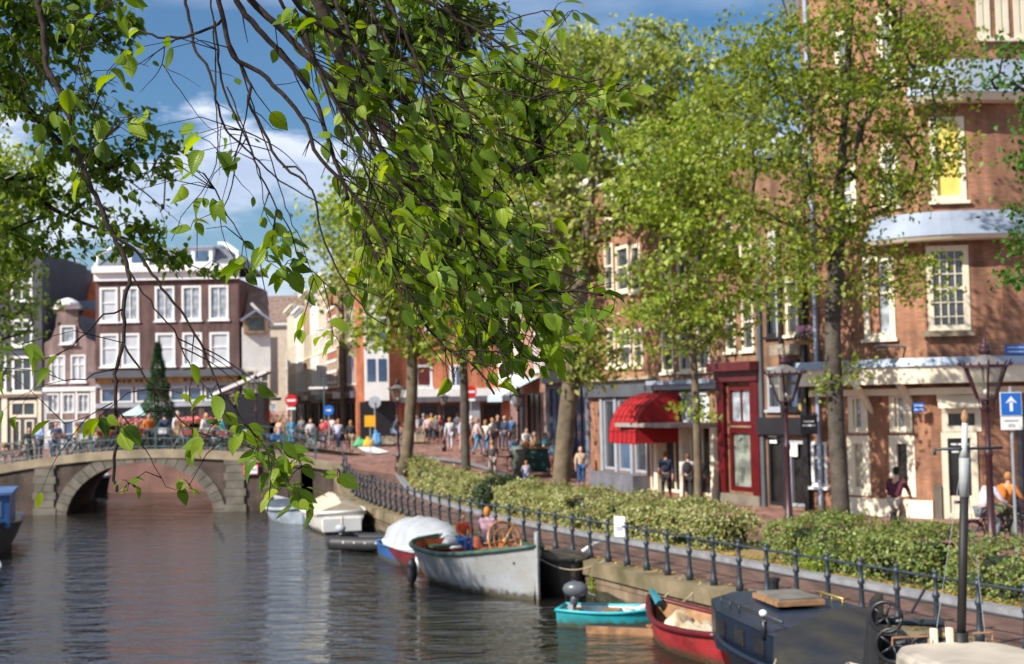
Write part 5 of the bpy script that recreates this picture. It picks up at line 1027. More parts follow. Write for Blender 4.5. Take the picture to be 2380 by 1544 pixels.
m = MB(); m.tube([(dx*.7, 0, z1), (dx*.8, 0, z2-.1)], .06, 10); m.tube([(dx*.8, 0, z2-.1), (dx*.85, 0, z2), (dx, 0, z3)], [.06, .035, .035], 10); m.build('sleeve', mat('grey_sleeve', (.42, .44, .45), .6), T, True)
MB().sphere((dx, 0, H-.08), (.05, .05, .1), 8).build('mast_tip', M_bwood, T, True)
xa, xb = at(2172, 1042, Y=15.5).x-q2.x, at(2330, 1040, Y=15.5).x-q2.x; m = MB(); m.tube([(xa, 0, z2+.01), (xb, 0, z2+.01)], .018, 6); m.tube([(xa, 0, z2+.02), (xa, 0, z2-.06)], .02, 5); m.build('crossbar', M_iron, T, True)
for x_ in (-.35, .35): MB().tube([(dx*.8, 0, z2), (x_, .1, .1)], .004, 4).build('stay', M_grey, T)
# boats on the left side
T = boat('blue_cabin_boat', 'blue cabin boat in shadow at the left edge of the canal', (0, 0), 0, 0); T.location = (-19.4, 47.5, -1.4); T.rotation_euler[2] = math.radians(-72)
hull(T, 7.5, 2.5, 1.0, M_tar, M_tar, M_iron, 'round', .15, 2.2, .3, .1); m = MB(); m.box(-1.5, 2.3, -.95, .95, .95, 2.1); cb = m.build('cabin', M_bluepl, T); MB().box(-1.6, 2.4, -1.05, 1.05, 2.1, 2.2).build('cabin_roof', mat('blue_roof', (.06, .13, .3)), cb); MB().box(2.301, 2.32, -.7, .7, 1.35, 1.9).build('window', M_glassb, cb)
T = boat('blue_skiff', 'low blue open boat in the bottom left shade', (0, 0), 0, 0); T.location = (-15.9, 38.0, -1.4); T.rotation_euler[2] = math.radians(-70); hull(T, 4.2, 1.5, .45, M_bluepl, M_tar, M_grey, 'transom', .15, 2.2, .05, .1)
T = boat('white_topped_boat', 'black hulled boat with white rail passing under the bridge arch', (0, 0), 0, 0); T.location = (-23.3/.8725, 65.6/.8725, -1.4); T.rotation_euler[2] = math.radians(5); hull(T, 5.8, 2.2, .95, M_black, M_beige, M_white, 'transom', .12, 2.2, .3, .26)

# the whole fleet shares one placement rule: sizes were measured for a water level 5.1 m below the eye, the canal lies 4.6 m below it
for o in [o for o in C.objects if o.parent is None and o.get('category') in ('boat', 'winch', 'mast', 'flag')]:
    k = (CAMZ-WZ)/5.1; o.location = (o.location.x*k, o.location.y*k, CAMZ-(CAMZ-o.location.z)*k); o.scale = (k, k, k)

def rope(label, a, b, sag=.25, r=.014):
    a, b = Vector(a), Vector(b); t = thing('mooring_rope', label, 'rope', tuple(a), 0, 'mooring ropes'); MB().tube([(b-a)*(i/10)-Vector((0, 0, sag*math.sin(PI*i/10))) for i in range(11)], r, 5).build('line', M_rope, t)
for lb, a, s_ in (('slack mooring rope from the steel sloop to the quay', (.42, 29.0, .2), s_at_Y(29.0)), ('mooring rope from the turquoise punt to the quay wall', (2.1, 25.7, -.45), s_at_Y(26.0)), ('mooring rope from the red rowboat bow to the quay', (2.6, 24.3, -.05), s_at_Y(25.3)), ('mooring rope from the navy cabin boat to the railing', (4.2, 21.6, .1), s_at_Y(22.6)), ('mooring rope from the white sloop to the quay', (-6.3, 46.0, -.1), s_at_Y(46.2))):
    q = fo(s_, -.1, .1); rope(lb, a, q)
# ------------------------------------------------------------ people
def skin_mesh(chains, sub=1):
    """one continuous surface grown round connected joints; chains: list of lists of (xyz, radius), joints shared by position"""
    bm = bmesh.new(); ly = bm.verts.layers.skin.verify(); V = {}; E_ = set()
    for ch in chains:
        pv = None
        for p, r in ch:
            key = tuple(round(c, 3) for c in p)
            if key not in V: v = bm.verts.new(p); v[ly].radius = (r, r); V[key] = v
            v = V[key]
            if pv is not None and v is not pv and bm.edges.get((pv, v)) is None: bm.edges.new((pv, v))
            pv = v
    first = V[tuple(round(c, 3) for c in chains[0][0][0])]; first[ly].use_root = True
    me = bpy.data.meshes.new('s'); bm.to_mesh(me); bm.free(); o = bpy.data.objects.new('s', me); C.objects.link(o)
    o.modifiers.new('k', 'SKIN'); sb = o.modifiers.new('s', 'SUBSURF'); sb.levels = sub; sb.render_levels = sub
    dg = bpy.context.evaluated_depsgraph_get(); dg.update(); r = bpy.data.meshes.new_from_object(o.evaluated_get(dg)); bpy.data.objects.remove(o); bpy.data.meshes.remove(me)
    r.polygons.foreach_set('use_smooth', [True]*len(r.polygons)); return r
def join(me, mb):
    """adds builder shapes to a mesh"""
    n = len(me.vertices); co = [tuple(v.co) for v in me.vertices]+mb.v; fs = [tuple(p.vertices) for p in me.polygons]+[tuple(i+n for i in f) for f in mb.f]
    r = bpy.data.meshes.new('b'); r.from_pydata(co, [], fs); r.polygons.foreach_set('use_smooth', [True]*len(r.polygons)); return r
POSES = {}
def pose(name):
    if name in POSES: return POSES[name]
    V = Vector; lean = 0; pz = .93; py = 0
    J = {}
    if name in ('stand', 'phone'): J = dict(kl=(.1, -.02, .49), al=(.11, .02, .08), kr=(-.1, -.02, .49), ar=(-.11, .0, .08))
    if name in ('walk', 'stride'):
        k = 1 if name == 'walk' else -1; J = dict(kl=(.09, -.16*k, .5), al=(.09, -.26*k+.02, .1 if k > 0 else .16), kr=(-.09, .08*k, .49), ar=(-.09, .27*k, .16 if k > 0 else .1))
    if name == 'ride': py = .22; pz = .95; lean = -.22; J = dict(kl=(.12, -.2, .84), al=(.12, -.02, .46), kr=(-.12, -.16, .64), ar=(-.12, .04, .22))
    if name == 'sit': pz = .52; py = .1; lean = -.04; J = dict(kl=(.1, -.34, .54), al=(.1, -.36, .1), kr=(-.1, -.34, .54), ar=(-.1, -.32, .1))
    pel = V((0, py, pz)); wai = V((0, py+lean*.3, pz+.16)); che = V((0, py+lean*.8, pz+.36)); nb = V((0, py+lean, pz+.51)); nk = V((0, py+lean-.01, pz+.58)); hd = V((0, py+lean-.03, pz+.69))
    hands = {'stand': ((.25, -.04, .83), (.245, .0, 1.12)), 'phone': ((.1, -.3, 1.2), (.24, -.06, 1.12)), 'walk': ((.25, .18, .86), (.24, .08, 1.12)), 'stride': ((.25, -.16, .86), (.24, .04, 1.12)), 'ride': ((.24, -.36, 1.02), (.27, -.12, 1.14)), 'sit': ((.13, -.25, .64), (.25, -.02, .76))}[name]
    chs = {}
    ear = []
    body = [[(tuple(pel), .13), (tuple(wai), .115), (tuple(che), .135), (tuple(nb), .075), (tuple(nk), .052), (tuple(hd-V((0, 0, .04))), .055)]]
    shirt = [[(tuple(pel+V((0, 0, .02))), .148), (tuple(wai), .135), (tuple(che), .155), (tuple(nb-V((0, 0, .02))), .085)]]; arms = []
    for s_ in (1, -1):
        sh = V((.175*s_, che.y+lean*.15, pz+.47)); hw, he = hands; sg = s_ if name != 'walk' and name != 'stride' else s_
        yk = 1 if s_ == 1 or name in ('stand', 'phone', 'ride', 'sit') else -1
        e_ = V((he[0]*s_, he[1]*yk, he[2])); w_ = V((hw[0]*s_, hw[1]*yk, hw[2])); d = (w_-e_).normalized(); pm = w_+d*.06; sd = V((0, 1, 0)) if abs(d.z) > .7 else V((1, 0, 0))
        body.append([(tuple(che), .135), (tuple(sh), .062), (tuple(e_), .043), (tuple(w_), .030), (tuple(pm), .034)])
        for k in range(4): f0 = pm+sd*(.021*(k-1.5))+d*.02; body.append([(tuple(pm), .034), (tuple(f0), .011), (tuple(f0+d*(.05-.008*abs(k-1.4))+V((0, -.012, 0))), .009), (tuple(f0+d*.075+V((0, -.03, 0))), .007)])
        body.append([(tuple(w_), .03), (tuple(w_+d*.03+sd*(-.04)), .011), (tuple(w_+d*.075+sd*(-.05)), .008)])
        shirt.append([(tuple(che), .155), (tuple(sh), .075), (tuple(e_*.8+sh*.2), .058), (tuple(e_*.35+w_*.65), .05)])
        hp = pel+V((.09*s_, 0, -.04)); kn = V(J['kl' if s_ > 0 else 'kr']); an = V(J['al' if s_ > 0 else 'ar']); toe = an+V((0, -.15, -.045))
        if name in ('walk', 'stride') and an.y > .2: toe = an+V((0, -.11, -.1))
        chs.setdefault('tr', []).append([(tuple(pel), .142), (tuple(hp), .10), (tuple(kn), .07), (tuple(an+V((0, 0, .04))), .055)])
        body.append([(tuple(pel), .13), (tuple(hp), .085), (tuple(kn), .054), (tuple(kn*.55+an*.45+V((0, .02, 0))), .052), (tuple(an), .036)])
        chs.setdefault('sh', []).append((an, toe))
    me = skin_mesh(body); hb_ = MB(); hb_.sphere(tuple(hd), (.078, .098, .118), 14); hb_.sphere((hd.x, hd.y-.1, hd.z-.015), (.013, .02, .024), 6)
    for s_ in (1, -1): hb_.sphere((hd.x+.08*s_, hd.y+.005, hd.z-.01), (.012, .022, .032), 6)
    me = join(me, hb_); sm = skin_mesh(shirt)
    tm = skin_mesh([[(p, r) for p, r in ch] for ch in chs['tr']])
    hm = MB(); hm.sphere((hd.x, hd.y+.02, hd.z+.022), (.088, .102, .115), 12); hm.v = [(x, y, z) if not (y < hd.y-.055 and z < hd.z+.055) else (x, hd.y-.05, max(z, hd.z+.03)) for x, y, z in hm.v]
    lm = MB(); lm.sphere((hd.x, hd.y+.03, hd.z-.01), (.095, .10, .15), 12); lm.v = [(x, y, z) if not (y < hd.y-.045 and z < hd.z+.06) else (x*1.02, hd.y-.02, z) for x, y, z in lm.v]
    sh_ = MB()
    for an, toe in chs['sh']: sh_.tube([an+V((0, .05, -.045)), an+V((0, 0, -.03)), toe], [.035, .045, .032], 7)
    eyes = MB()
    for s_ in (1, -1): eyes.sphere((hd.x+.032*s_, hd.y-.089, hd.z+.012), (.011, .008, .007), 6)
    em = MB(); em.sphere((hd.x, hd.y-.091, hd.z-.055), (.024, .008, .007), 6)
    tmp = [x.build('q', [], None, True) for x in (hm, lm, sh_, eyes, em)]; ms = [o.data for o in tmp]
    for o in tmp: bpy.data.objects.remove(o)
    P = POSES[name] = dict(body=me, shirt=sm, trousers=tm, hair=ms[0], longhair=ms[1], shoe=ms[2], eyes=ms[3], mouth=ms[4]); return P
FAB = {}
def fab(c, k='fabric'):
    key = tuple(c)
    if key not in FAB: FAB[key] = mat('%s_%d' % (k, len(FAB)), c, .85, .2, 9)
    return FAB[key]
SKIN_ = [mat('skin_light', (.62, .36, .25), .6, .08, 6), mat('skin_tan', (.48, .25, .15), .6, .08, 6), mat('skin_dark', (.16, .08, .05), .6, .08, 6)]
M_eye = mat('eye', (.02, .015, .012), .3, 0); M_lip = mat('lip', (.35, .12, .10), .5, 0)
def person(label, loc, rz, ps, top, low, hair, long_=False, skin=0, sc=1.0, bag=None, shorts=False, shoes=(.05, .05, .055), group=None):
    P = pose(ps); t = thing('person', label, 'person', loc, rz, group); t.scale = (sc,)*3
    def add(n, me, m):
        o = bpy.data.objects.new(n, me)
        if not me.materials: me.materials.append(m)
        o.material_slots[0].link = 'OBJECT'; o.material_slots[0].material = m; C.objects.link(o); o.parent = t; return o
    b = add('body', P['body'], SKIN_[skin]); add('shirt', P['shirt'], fab(top)); add('hair', P['longhair' if long_ else 'hair'], fab(hair)); add('shoes', P['shoe'], fab(shoes)); add('eyes', P['eyes'], M_eye); add('mouth', P['mouth'], M_lip)
    o = add('trousers', P['trousers'], fab(low))
    if bag: m = MB(); m.sphere((0, 0, 0), (.17, .09, .22), 10); o = m.build('backpack', fab(bag), t, True); o.location = (.02, .19 if ps != 'ride' else .30, (.93 if ps != 'sit' else .52)+.33)
    return t
# ------------------------------------------------------------ bicycles
def make_bike():
    t = thing('bicycle', 'bicycle', 'bicycle')
    wm = None
    for x in (-.53, .53):
        if wm is None:
            m = MB(); m.tube([(.34*math.cos(2*PI*k/20), 0, .34*math.sin(2*PI*k/20)) for k in range(21)], .022, 6); w_ = m.build('wheel', M_rub, t, True); wm = w_.data
            m = MB(); [m.tube([(0, 0, 0), (.32*math.cos(2*PI*k/10), 0, .32*math.sin(2*PI*k/10))], .003, 3) for k in range(10)]; sp = m.build('spokes', M_zinc, w_); spm = sp.data
        else: w_ = bpy.data.objects.new('wheel', wm); C.objects.link(w_); w_.parent = t; sp = bpy.data.objects.new('spokes', spm); C.objects.link(sp); sp.parent = w_
        w_.location = (x, 0, .34)
    m = MB(); F = [((-.53, .34), (-.08, .3)), ((-.08, .3), (-.24, .88)), ((-.53, .34), (-.2, .74)), ((-.08, .3), (.36, .82)), ((-.2, .7), (.36, .84)), ((.53, .34), (.34, .98))]
    for a, b_ in F: m.tube([(a[0], 0, a[1]), (b_[0], 0, b_[1])], .018, 6)
    m.build('frame', M_black, t, True)
    m = MB(); m.tube([(.2, .27, 1.05), (.32, .2, 1.04), (.34, 0, 1.0), (.32, -.2, 1.04), (.2, -.27, 1.05)], .014, 6); m.build('handlebar', M_zinc, t, True)
    m = MB(); m.sphere((-.26, 0, .93), (.13, .08, .04), 8); m.build('saddle', M_black, t, True)
    m = MB(); m.box(-.72, -.35, -.06, .06, .70, .725); m.tube([(-.53, .05, .36), (-.6, .05, .7)], .008, 4); m.build('rack', M_black, t)
    m = MB(); m.tube([(-.53+.38*math.cos(a), 0, .34+.38*math.sin(a)) for a in [.6+i*.3 for i in range(8)]], .02, 4); m.build('mudguard', M_black, t, True)
    return t
BK = make_bike(); used_b = False
def bike(label, loc, rz, group='bicycles parked along the bridge railing', crate=None, col=None):
    global used_b
    if not used_b: used_b = True; b = BK; b.location = loc; b.rotation_euler = (0, 0, rz); b['label'] = label; b['group'] = group
    else: b = dup(BK, loc, rz, label, group)
    if group is None and 'group' in b: del b['group']
    if col:
        for o in b.children:
            if o.name.startswith(('frame', 'mudguard')): o.material_slots[0].link = 'OBJECT'; o.material_slots[0].material = fab(col)
    if crate: o = MB().box(.42, .78, -.19, .19, .86, 1.1).build('crate', fab(crate), b)
    return b
# ------------------------------------------------------------ the people of the photo: px = photo x, Y = depth
HB, HK, HG, HO = (.12, .07, .04), (.02, .018, .016), (.35, .33, .30), (.42, .20, .07); BL = (.02, .02, .024)
def pp_(x, Y, z=None): p = at(x, 900, Y=Y); return (p.x, Y, g(p.x, Y) if z is None else z)
def pd(x, Y=61.6): Y = Y*.904; p = at(x, 900, Y=Y); return (p.x, Y, deck(p.x) if Y < 63.6 else g(p.x, Y))
PE = [
 ('person in black coat standing on the bridge beside someone in a light blue shirt', pd(68), .4, 'stand', BL, BL, HK, 0), ('person in light blue shirt and dark shorts at the left bridge railing', pd(90), -.2, 'phone', (.30, .42, .68), (.06, .06, .08), HK, 1),
 ('person in dark vest and navy trousers leaning by the left bridge railing', pd(131), .3, 'phone', (.05, .07, .13), (.03, .05, .12), HK, 0), ('person in white top behind the person in the dark vest', pd(122, 62.6), 2.6, 'stand', (.55, .58, .60), (.05, .08, .2), HB, 0),
 ('person in pale lilac trousers walking on the bridge', pd(229, 63), 1.5, 'walk', (.6, .58, .6), (.45, .42, .62), HB, 1), ('person in navy jacket and blue jeans seen from behind in front of the conifer', pd(382, 63.5), PI, 'stand', (.03, .05, .11), (.05, .14, .32), HK, 0),
 ('person in pink top crouching among the bicycles on the bridge', pd(432, 63.2), 2.0, 'sit', (.55, .05, .16), (.04, .05, .08), HO, 1), ('person in white shirt right of the navy jacket on the bridge', pd(412, 64.5), 1.0, 'stand', (.62, .63, .65), (.06, .07, .1), HG, 0),
 ('person in bright blue dress beyond the no entry sign', pp_(676, 78), 0, 'stand', (.02, .22, .42), (.04, .26, .44), HK, 1), ('person in white top with dark trousers between the no entry and blue signs', pp_(721, 72), .2, 'walk', (.62, .60, .62), (.05, .05, .07), HO, 1),
 ('person in red and pale jacket left of the blue round sign', pp_(748, 74), -.5, 'stand', (.5, .10, .10), (.3, .3, .33), HB, 0), ('person in bright red shirt behind the blue sign pole', pp_(757, 76), 2.8, 'stand', (.55, .02, .05), (.1, .1, .14), HK, 0),
 ('person in white shirt and navy jacket cycling under the round blue sign', pp_(785, 66), PI, 'ride', (.40, .43, .55), (.03, .05, .14), HO, 1), ('person in black shirt and grey shorts with long ginger hair walking away', pp_(814, 66), PI, 'walk', (.03, .03, .035), (.3, .24, .17), HO, 1),
 ('cyclist in dark top and light blue jeans crossing behind the lamp post', pp_(922, 74), 1.3, 'ride', (.05, .08, .11), (.2, .3, .45), HB, 0), ('person in white blouse and cream skirt right of the crossing cyclist', pp_(961, 78), 2.6, 'stand', (.65, .63, .60), (.5, .48, .42), HK, 1),
 ('person in lilac shirt at the left of the shopping crowd', pp_(967, 80), 2.2, 'walk', (.42, .42, .66), (.3, .28, .25), HG, 0), ('person in black top with yellow scarf in the crowd', pp_(983, 79), 3.0, 'stand', (.04, .04, .05), (.25, .2, .16), HG, 0),
 ('person in loose pale pink shirt and dark shorts walking away in the crowd', pp_(993, 76), PI, 'walk', (.62, .42, .44), (.03, .03, .04), HB, 0), ('person in grey and black top and black skirt beside the pink shirt', pp_(1012, 76), PI, 'stride', (.13, .13, .14), BL, HG, 0),
 ('person in red cap and shirt deep in the crowd', pp_(1020, 82), .5, 'stand', (.5, .03, .05), (.2, .2, .25), HO, 0), ('person in dark teal jacket in the crowd left of the dark trunk', pp_(1062, 80), 2.9, 'walk', (.06, .10, .12), (.2, .2, .2), HK, 0),
 ('person in pale grey top and loose trousers carrying a blue bag past the lamp post', pp_(1044, 65), PI, 'walk', (.50, .54, .60), (.42, .42, .50), HO, 1), ('person in lilac top half hidden behind the dark trunk', pp_(1068, 64), 1.5, 'stand', (.40, .42, .62), (.45, .28, .28), HB, 0),
 ('person in pinkish shirt and blue jeans right of the dark trunk', pp_(1107, 62), 2.0, 'walk', (.55, .40, .40), (.10, .26, .42), HO, 1), ('person in cream cardigan and jeans facing the person in the white shirt', pp_(1127, 62), 2.6, 'phone', (.66, .62, .54), (.12, .24, .40), HO, 1),
 ('person in white shirt in the standing group', pp_(1142, 64), 1.0, 'stand', (.70, .72, .78), (.10, .12, .2), HO, 0), ('person in black jacket at the back of the standing group', pp_(1155, 65.5), .4, 'stand', (.035, .035, .05), (.05, .05, .07), HB, 0), ('person in navy shirt with grey hair in the standing group', pp_(1172, 65), -.6, 'stand', (.03, .05, .11), (.05, .06, .10), HG, 0),
 ('person in dark leather jacket cycling away before the standing group', pp_(1141, 56.5), PI, 'ride', (.05, .05, .055), (.3, .26, .24), HO, 0), ('person in blue hooded top cycling by the litter bin', pp_(1193, 59), 2.7, 'ride', (.10, .28, .50), (.04, .04, .05), HG, 0),
 ('small child in navy and white jumper on a red bicycle behind the lamp post', pp_(1219, 53.5), PI, 'ride', (.30, .32, .42), (.10, .16, .28), HO, 0), ('person in salmon and blue clothes half hidden by the leaning trunk', pp_(1283, 58), 2.4, 'stand', (.30, .45, .62), (.62, .22, .18), HG, 0),
 ('person in pale patterned top and blue jeans with a yellow bag beside the leaning trunk', pp_(1346, 54.6), .1, 'stand', (.55, .42, .30), (.03, .10, .26), HO, 1), ('person in navy jacket and black trousers under the red awning', pp_(1543, 45.5), PI-.3, 'stride', (.015, .025, .06), (.012, .014, .02), HB, 0),
 ('person in white patterned jacket with black backpack next to the young tree', pp_(1594, 44.6), PI-.2, 'walk', (.40, .40, .40), (.02, .02, .025), HB, 0), ('person in black walking close behind the young tree', pp_(1622, 44.8), PI, 'stand', BL, BL, HK, 0),
 ('cyclist in burgundy jumper and beige trousers in front of the corner shop', pp_(2076, 32.6), PI-.5, 'ride', (.10, .018, .035), (.55, .47, .36), HK, 0), ('cyclist in white T-shirt with bare arms left of the big lamp', pp_(2290, 30), 1.9, 'ride', (.50, .53, .68), (.14, .15, .17), HO, 0),
 ('cyclist in orange jacket and green trousers right of the big lamp', pp_(2334, 31.2), 2.2, 'ride', (.62, .20, .03), (.10, .14, .06), HO, 0),
 ('cafe guest in teal top seated under the blue grey awning', pp_(1266, 63.5), 1.6, 'sit', (.05, .3, .35), (.05, .05, .06), HB, 0), ('cafe guest in brown shirt seated by the dark green counter', pp_(1238, 62.5), -1.4, 'sit', (.3, .15, .08), (.05, .05, .06), HG, 0), ('cafe guest in white shirt seated left of the green counter', pp_(1222, 64), .5, 'sit', (.6, .6, .58), (.05, .05, .06), HK, 0)]
PE += [('person in yellow top walking behind the bicycles above the left pier', pd(180, 64.5), 1.4, 'walk', (.6, .42, .08), (.06, .08, .16), HB, 1), ('person in white shirt on the bridge left of the geraniums', pd(262, 65), -1.3, 'stride', (.66, .66, .68), (.1, .12, .2), HO, 0),
 ('person in orange vest above the arch crown', pd(345, 63), .6, 'stand', (.62, .16, .02), (.05, .07, .13), HK, 0), ('person in light blue shirt left of the conifer on the bridge', pd(318, 64.5), 2.2, 'walk', (.25, .42, .6), (.3, .28, .25), HG, 0),
 ('person in maroon top leaning on the far railing right of the conifer', pd(450, 66), PI, 'stand', (.25, .03, .06), (.06, .06, .08), HB, 1), ('person in white top and red shorts over the right pier', pd(478, 63), .9, 'stride', (.68, .66, .66), (.5, .05, .05), HO, 1),
 ('person in teal shirt at the right end of the bridge', pd(515, 64), 1.9, 'walk', (.04, .26, .26), (.07, .07, .1), HK, 0), ('person in black dress next to the teal shirt on the bridge', pd(530, 65.5), .2, 'stand', BL, (.3, .18, .12), HB, 1),
 ('person in peach top walking left of the no entry sign', pp_(648, 74), 2.5, 'walk', (.66, .38, .28), (.2, .24, .34), HO, 1), ('person in grey hoodie walking into the side street', pp_(700, 84), PI, 'stride', (.22, .23, .25), (.05, .06, .09), HB, 0),
 ('person in white shirt walking into the side street right of the sign pole', pp_(771, 86), PI, 'walk', (.66, .66, .66), (.08, .09, .12), HK, 0), ('person in bright yellow top in the rear of the crowd', pp_(1001, 83), .3, 'stand', (.66, .48, .05), (.12, .12, .16), HB, 0),
 ('person in white cap and pale shirt right of the slim dark trunk', pp_(1094, 68), .8, 'stand', (.62, .58, .56), (.4, .16, .1), (.7, .7, .7), 0), ('person in blue backpack and black shorts beyond the standing group', pp_(1186, 68), PI, 'walk', (.08, .22, .5), BL, HB, 0)]
for i, (lb, loc, rz, ps, top, low, hair, lg) in enumerate(PE):
    z_ = loc[2]; small = 'child' in lb; bag = {33: None, 35: (.02, .02, .025), 39: (.5, .16, .02), 13: None}.get(i)
    t = person(lb, (loc[0], loc[1], z_+.01), rz, ps, top, low, hair, bool(lg), skin=[0, 1, 0, 0, 1][i % 5], sc=.66 if small else .94+.1*((i*37) % 10)/10, bag=bag)
    if ps == 'ride':
        a = rz-PI/2; off = Matrix.Rotation(rz, 3, 'Z') @ Vector((0, -.02, 0)); b_ = bike('bicycle ridden by the '+lb.split(' ', 1)[1][:42].rsplit(' ', 1)[0] if small else 'bicycle ridden by the '+' '.join(lb.split()[:6]), (loc[0]+off.x, loc[1]+off.y, z_+.01), a, None, col=(.4, .03, .03) if small else None)
        b_.scale = (.66,)*3 if small else (1, 1, 1)
def item(name, label, cat, loc, rz=0): return thing(name, label, cat, loc, rz)
# the two in the sloop
p = at(1078, 1262, Y=31.3); t = person('child in red orange jersey and blue shorts sitting in the steel sloop', (p.x, p.y, 0), .5, 'sit', (.62, .09, .03), (.03, .16, .5), HB, False, 1, .74); t.location.z = WZ+1.12-.50*.74
p = at(1135, 1262, Y=31.3); t = person('person with ginger bun and pale pink shirt sitting behind the wooden wheel', (p.x, p.y, 0), PI-.3, 'sit', (.70, .42, .50), (.1, .1, .13), (.48, .19, .04), True, 0, .92); t.location.z = WZ+1.12-.46
# parked bicycles
cols = [(.03, .03, .035), (.10, .02, .02), (.45, .45, .47), (.03, .08, .16), (.05, .12, .08), (.5, .32, .05)]
bl = ['black', 'dark red', 'silver', 'blue', 'green', 'mustard']; wh = ['left of the arch', 'above the left pier', 'where the arch begins', 'left of the arch crown', 'over the arch crown', 'right of the arch crown', 'in front of the conifer', 'above the right haunch', 'near the right pier', 'over the right pier', 'at the right bridge end', 'beside the ramp railing']
k = 0
for x, lb in zip([25, 165, 195, 250, 285, 320, 350, 405, 440, 470, 505, 540], wh):
    for j in range(2):
        X, Y, z = pd(x+j*12, 61.3+.5*j); crt = [None, (.5, .5, .52), None, (.35, .2, .1), (.45, .05, .05)][(k*3) % 5]
        bike('%s bicycle%s %s, %s row at the railing' % (bl[k % 6], ' with front crate' if crt else '', lb, ('front', 'back')[j]), (X, Y, z), [.3, 2.9, .1, 3.4, -.2][k % 5]+.25*math.sin(k*3), crate=crt, col=cols[k % 6]); k += 1
for x, Y, a, lb in ((690, 63.5, .9, 'bicycle with white saddle cover leaning at the bridge foot railing'), (722, 64, 2.2, 'pale bicycle parked behind the ramp railing'), (765, 65, .2, 'dark bicycle parked below the blue round sign'), (610, 62, .4, 'bicycle with blue crate on the bridge end')):
    X, Yy, z = pp_(x, Y); bike(lb, (X, Yy, z), a, 'bicycles parked along the bridge railing', crate=(.05, .15, .5) if 'blue crate' in lb else None, col=(.5, .5, .52) if 'pale' in lb else None)
# flower boxes
Lf_fl = leafmat('flower_petals', [(.6, .05, .06), (.75, .25, .25), (.8, .6, .55), (.65, .12, .03), (.7, .08, .25)], .25)
def flowers(label, loc, W, h, n=170, lm=None, zr=.25):
    t = thing('flower_box', label, 'flower box', loc, 0); MB().box(-W/2, W/2, -.14, .14, 0, h).build('box', M_bwood, t); R = np.random.default_rng(int(abs(loc[0])*77))
    q = np.stack([(R.random(n)-.5)*W, R.normal(size=n)*.12, h+zr*R.random(n)], 1); leaves_mesh('blossoms', lm or Lf_fl, q, R.normal(size=(n, 3)), R.normal(size=(n, 3))+np.array((0, -.5, .6)), .09*(.6+.8*R.random(n)), t, 'quad', wid=.9)
    q = np.stack([(R.random(n)-.5)*W, R.normal(size=n)*.13, h-.12+zr*.9*R.random(n)], 1); leaves_mesh('foliage', Lf_deep, q, R.normal(size=(n, 3)), R.normal(size=(n, 3)), .1*(.6+.8*R.random(n)), t, 'quad'); return t
for x, lb in ((240, 'flower box with red and green plants on the bridge left of the crown'), (285, 'flower box of orange red geraniums over the arch'), (318, 'flower box of orange blossoms left of the conifer'), (445, 'flower box with pink blossoms right of the conifer'), (475, 'flower box with mixed pale blossoms near the right pier')):
    X, Y, z = pd(x, 64.2 if x > 300 else 60.5); flowers(lb, (X, Y, (z+1.05) if Y > 56 else ptop(X)+.86), 1.3, .22)
for x, lb in ((615, 'stall of pink flowers at the mouth of the side street'), (645, 'stall of pale red flowers right of the first stall')):
    X, Y, z = pp_(x, 84); t = flowers(lb, (X, Y, z+1.1), 1.6, .3, 260, None, .7); MB().box(-.8, .8, -.3, .3, -1.1, -.002).build('stand', M_greeniron, t)
q_ = at(1893, 800, Y=38.9); t = flowers('hanging basket of white and pink petunias by the corner drainpipe', (q_.x-.3, q_.y, q_.z), .5, .15, 200, leafmat('petunia_petals', [(.75, .72, .72), (.7, .3, .5), (.78, .75, .76)], .2), .4)
MB().tube([(0, 0, .1), (.35, .45, .75)], .012, 4).build('hook', M_iron, t)
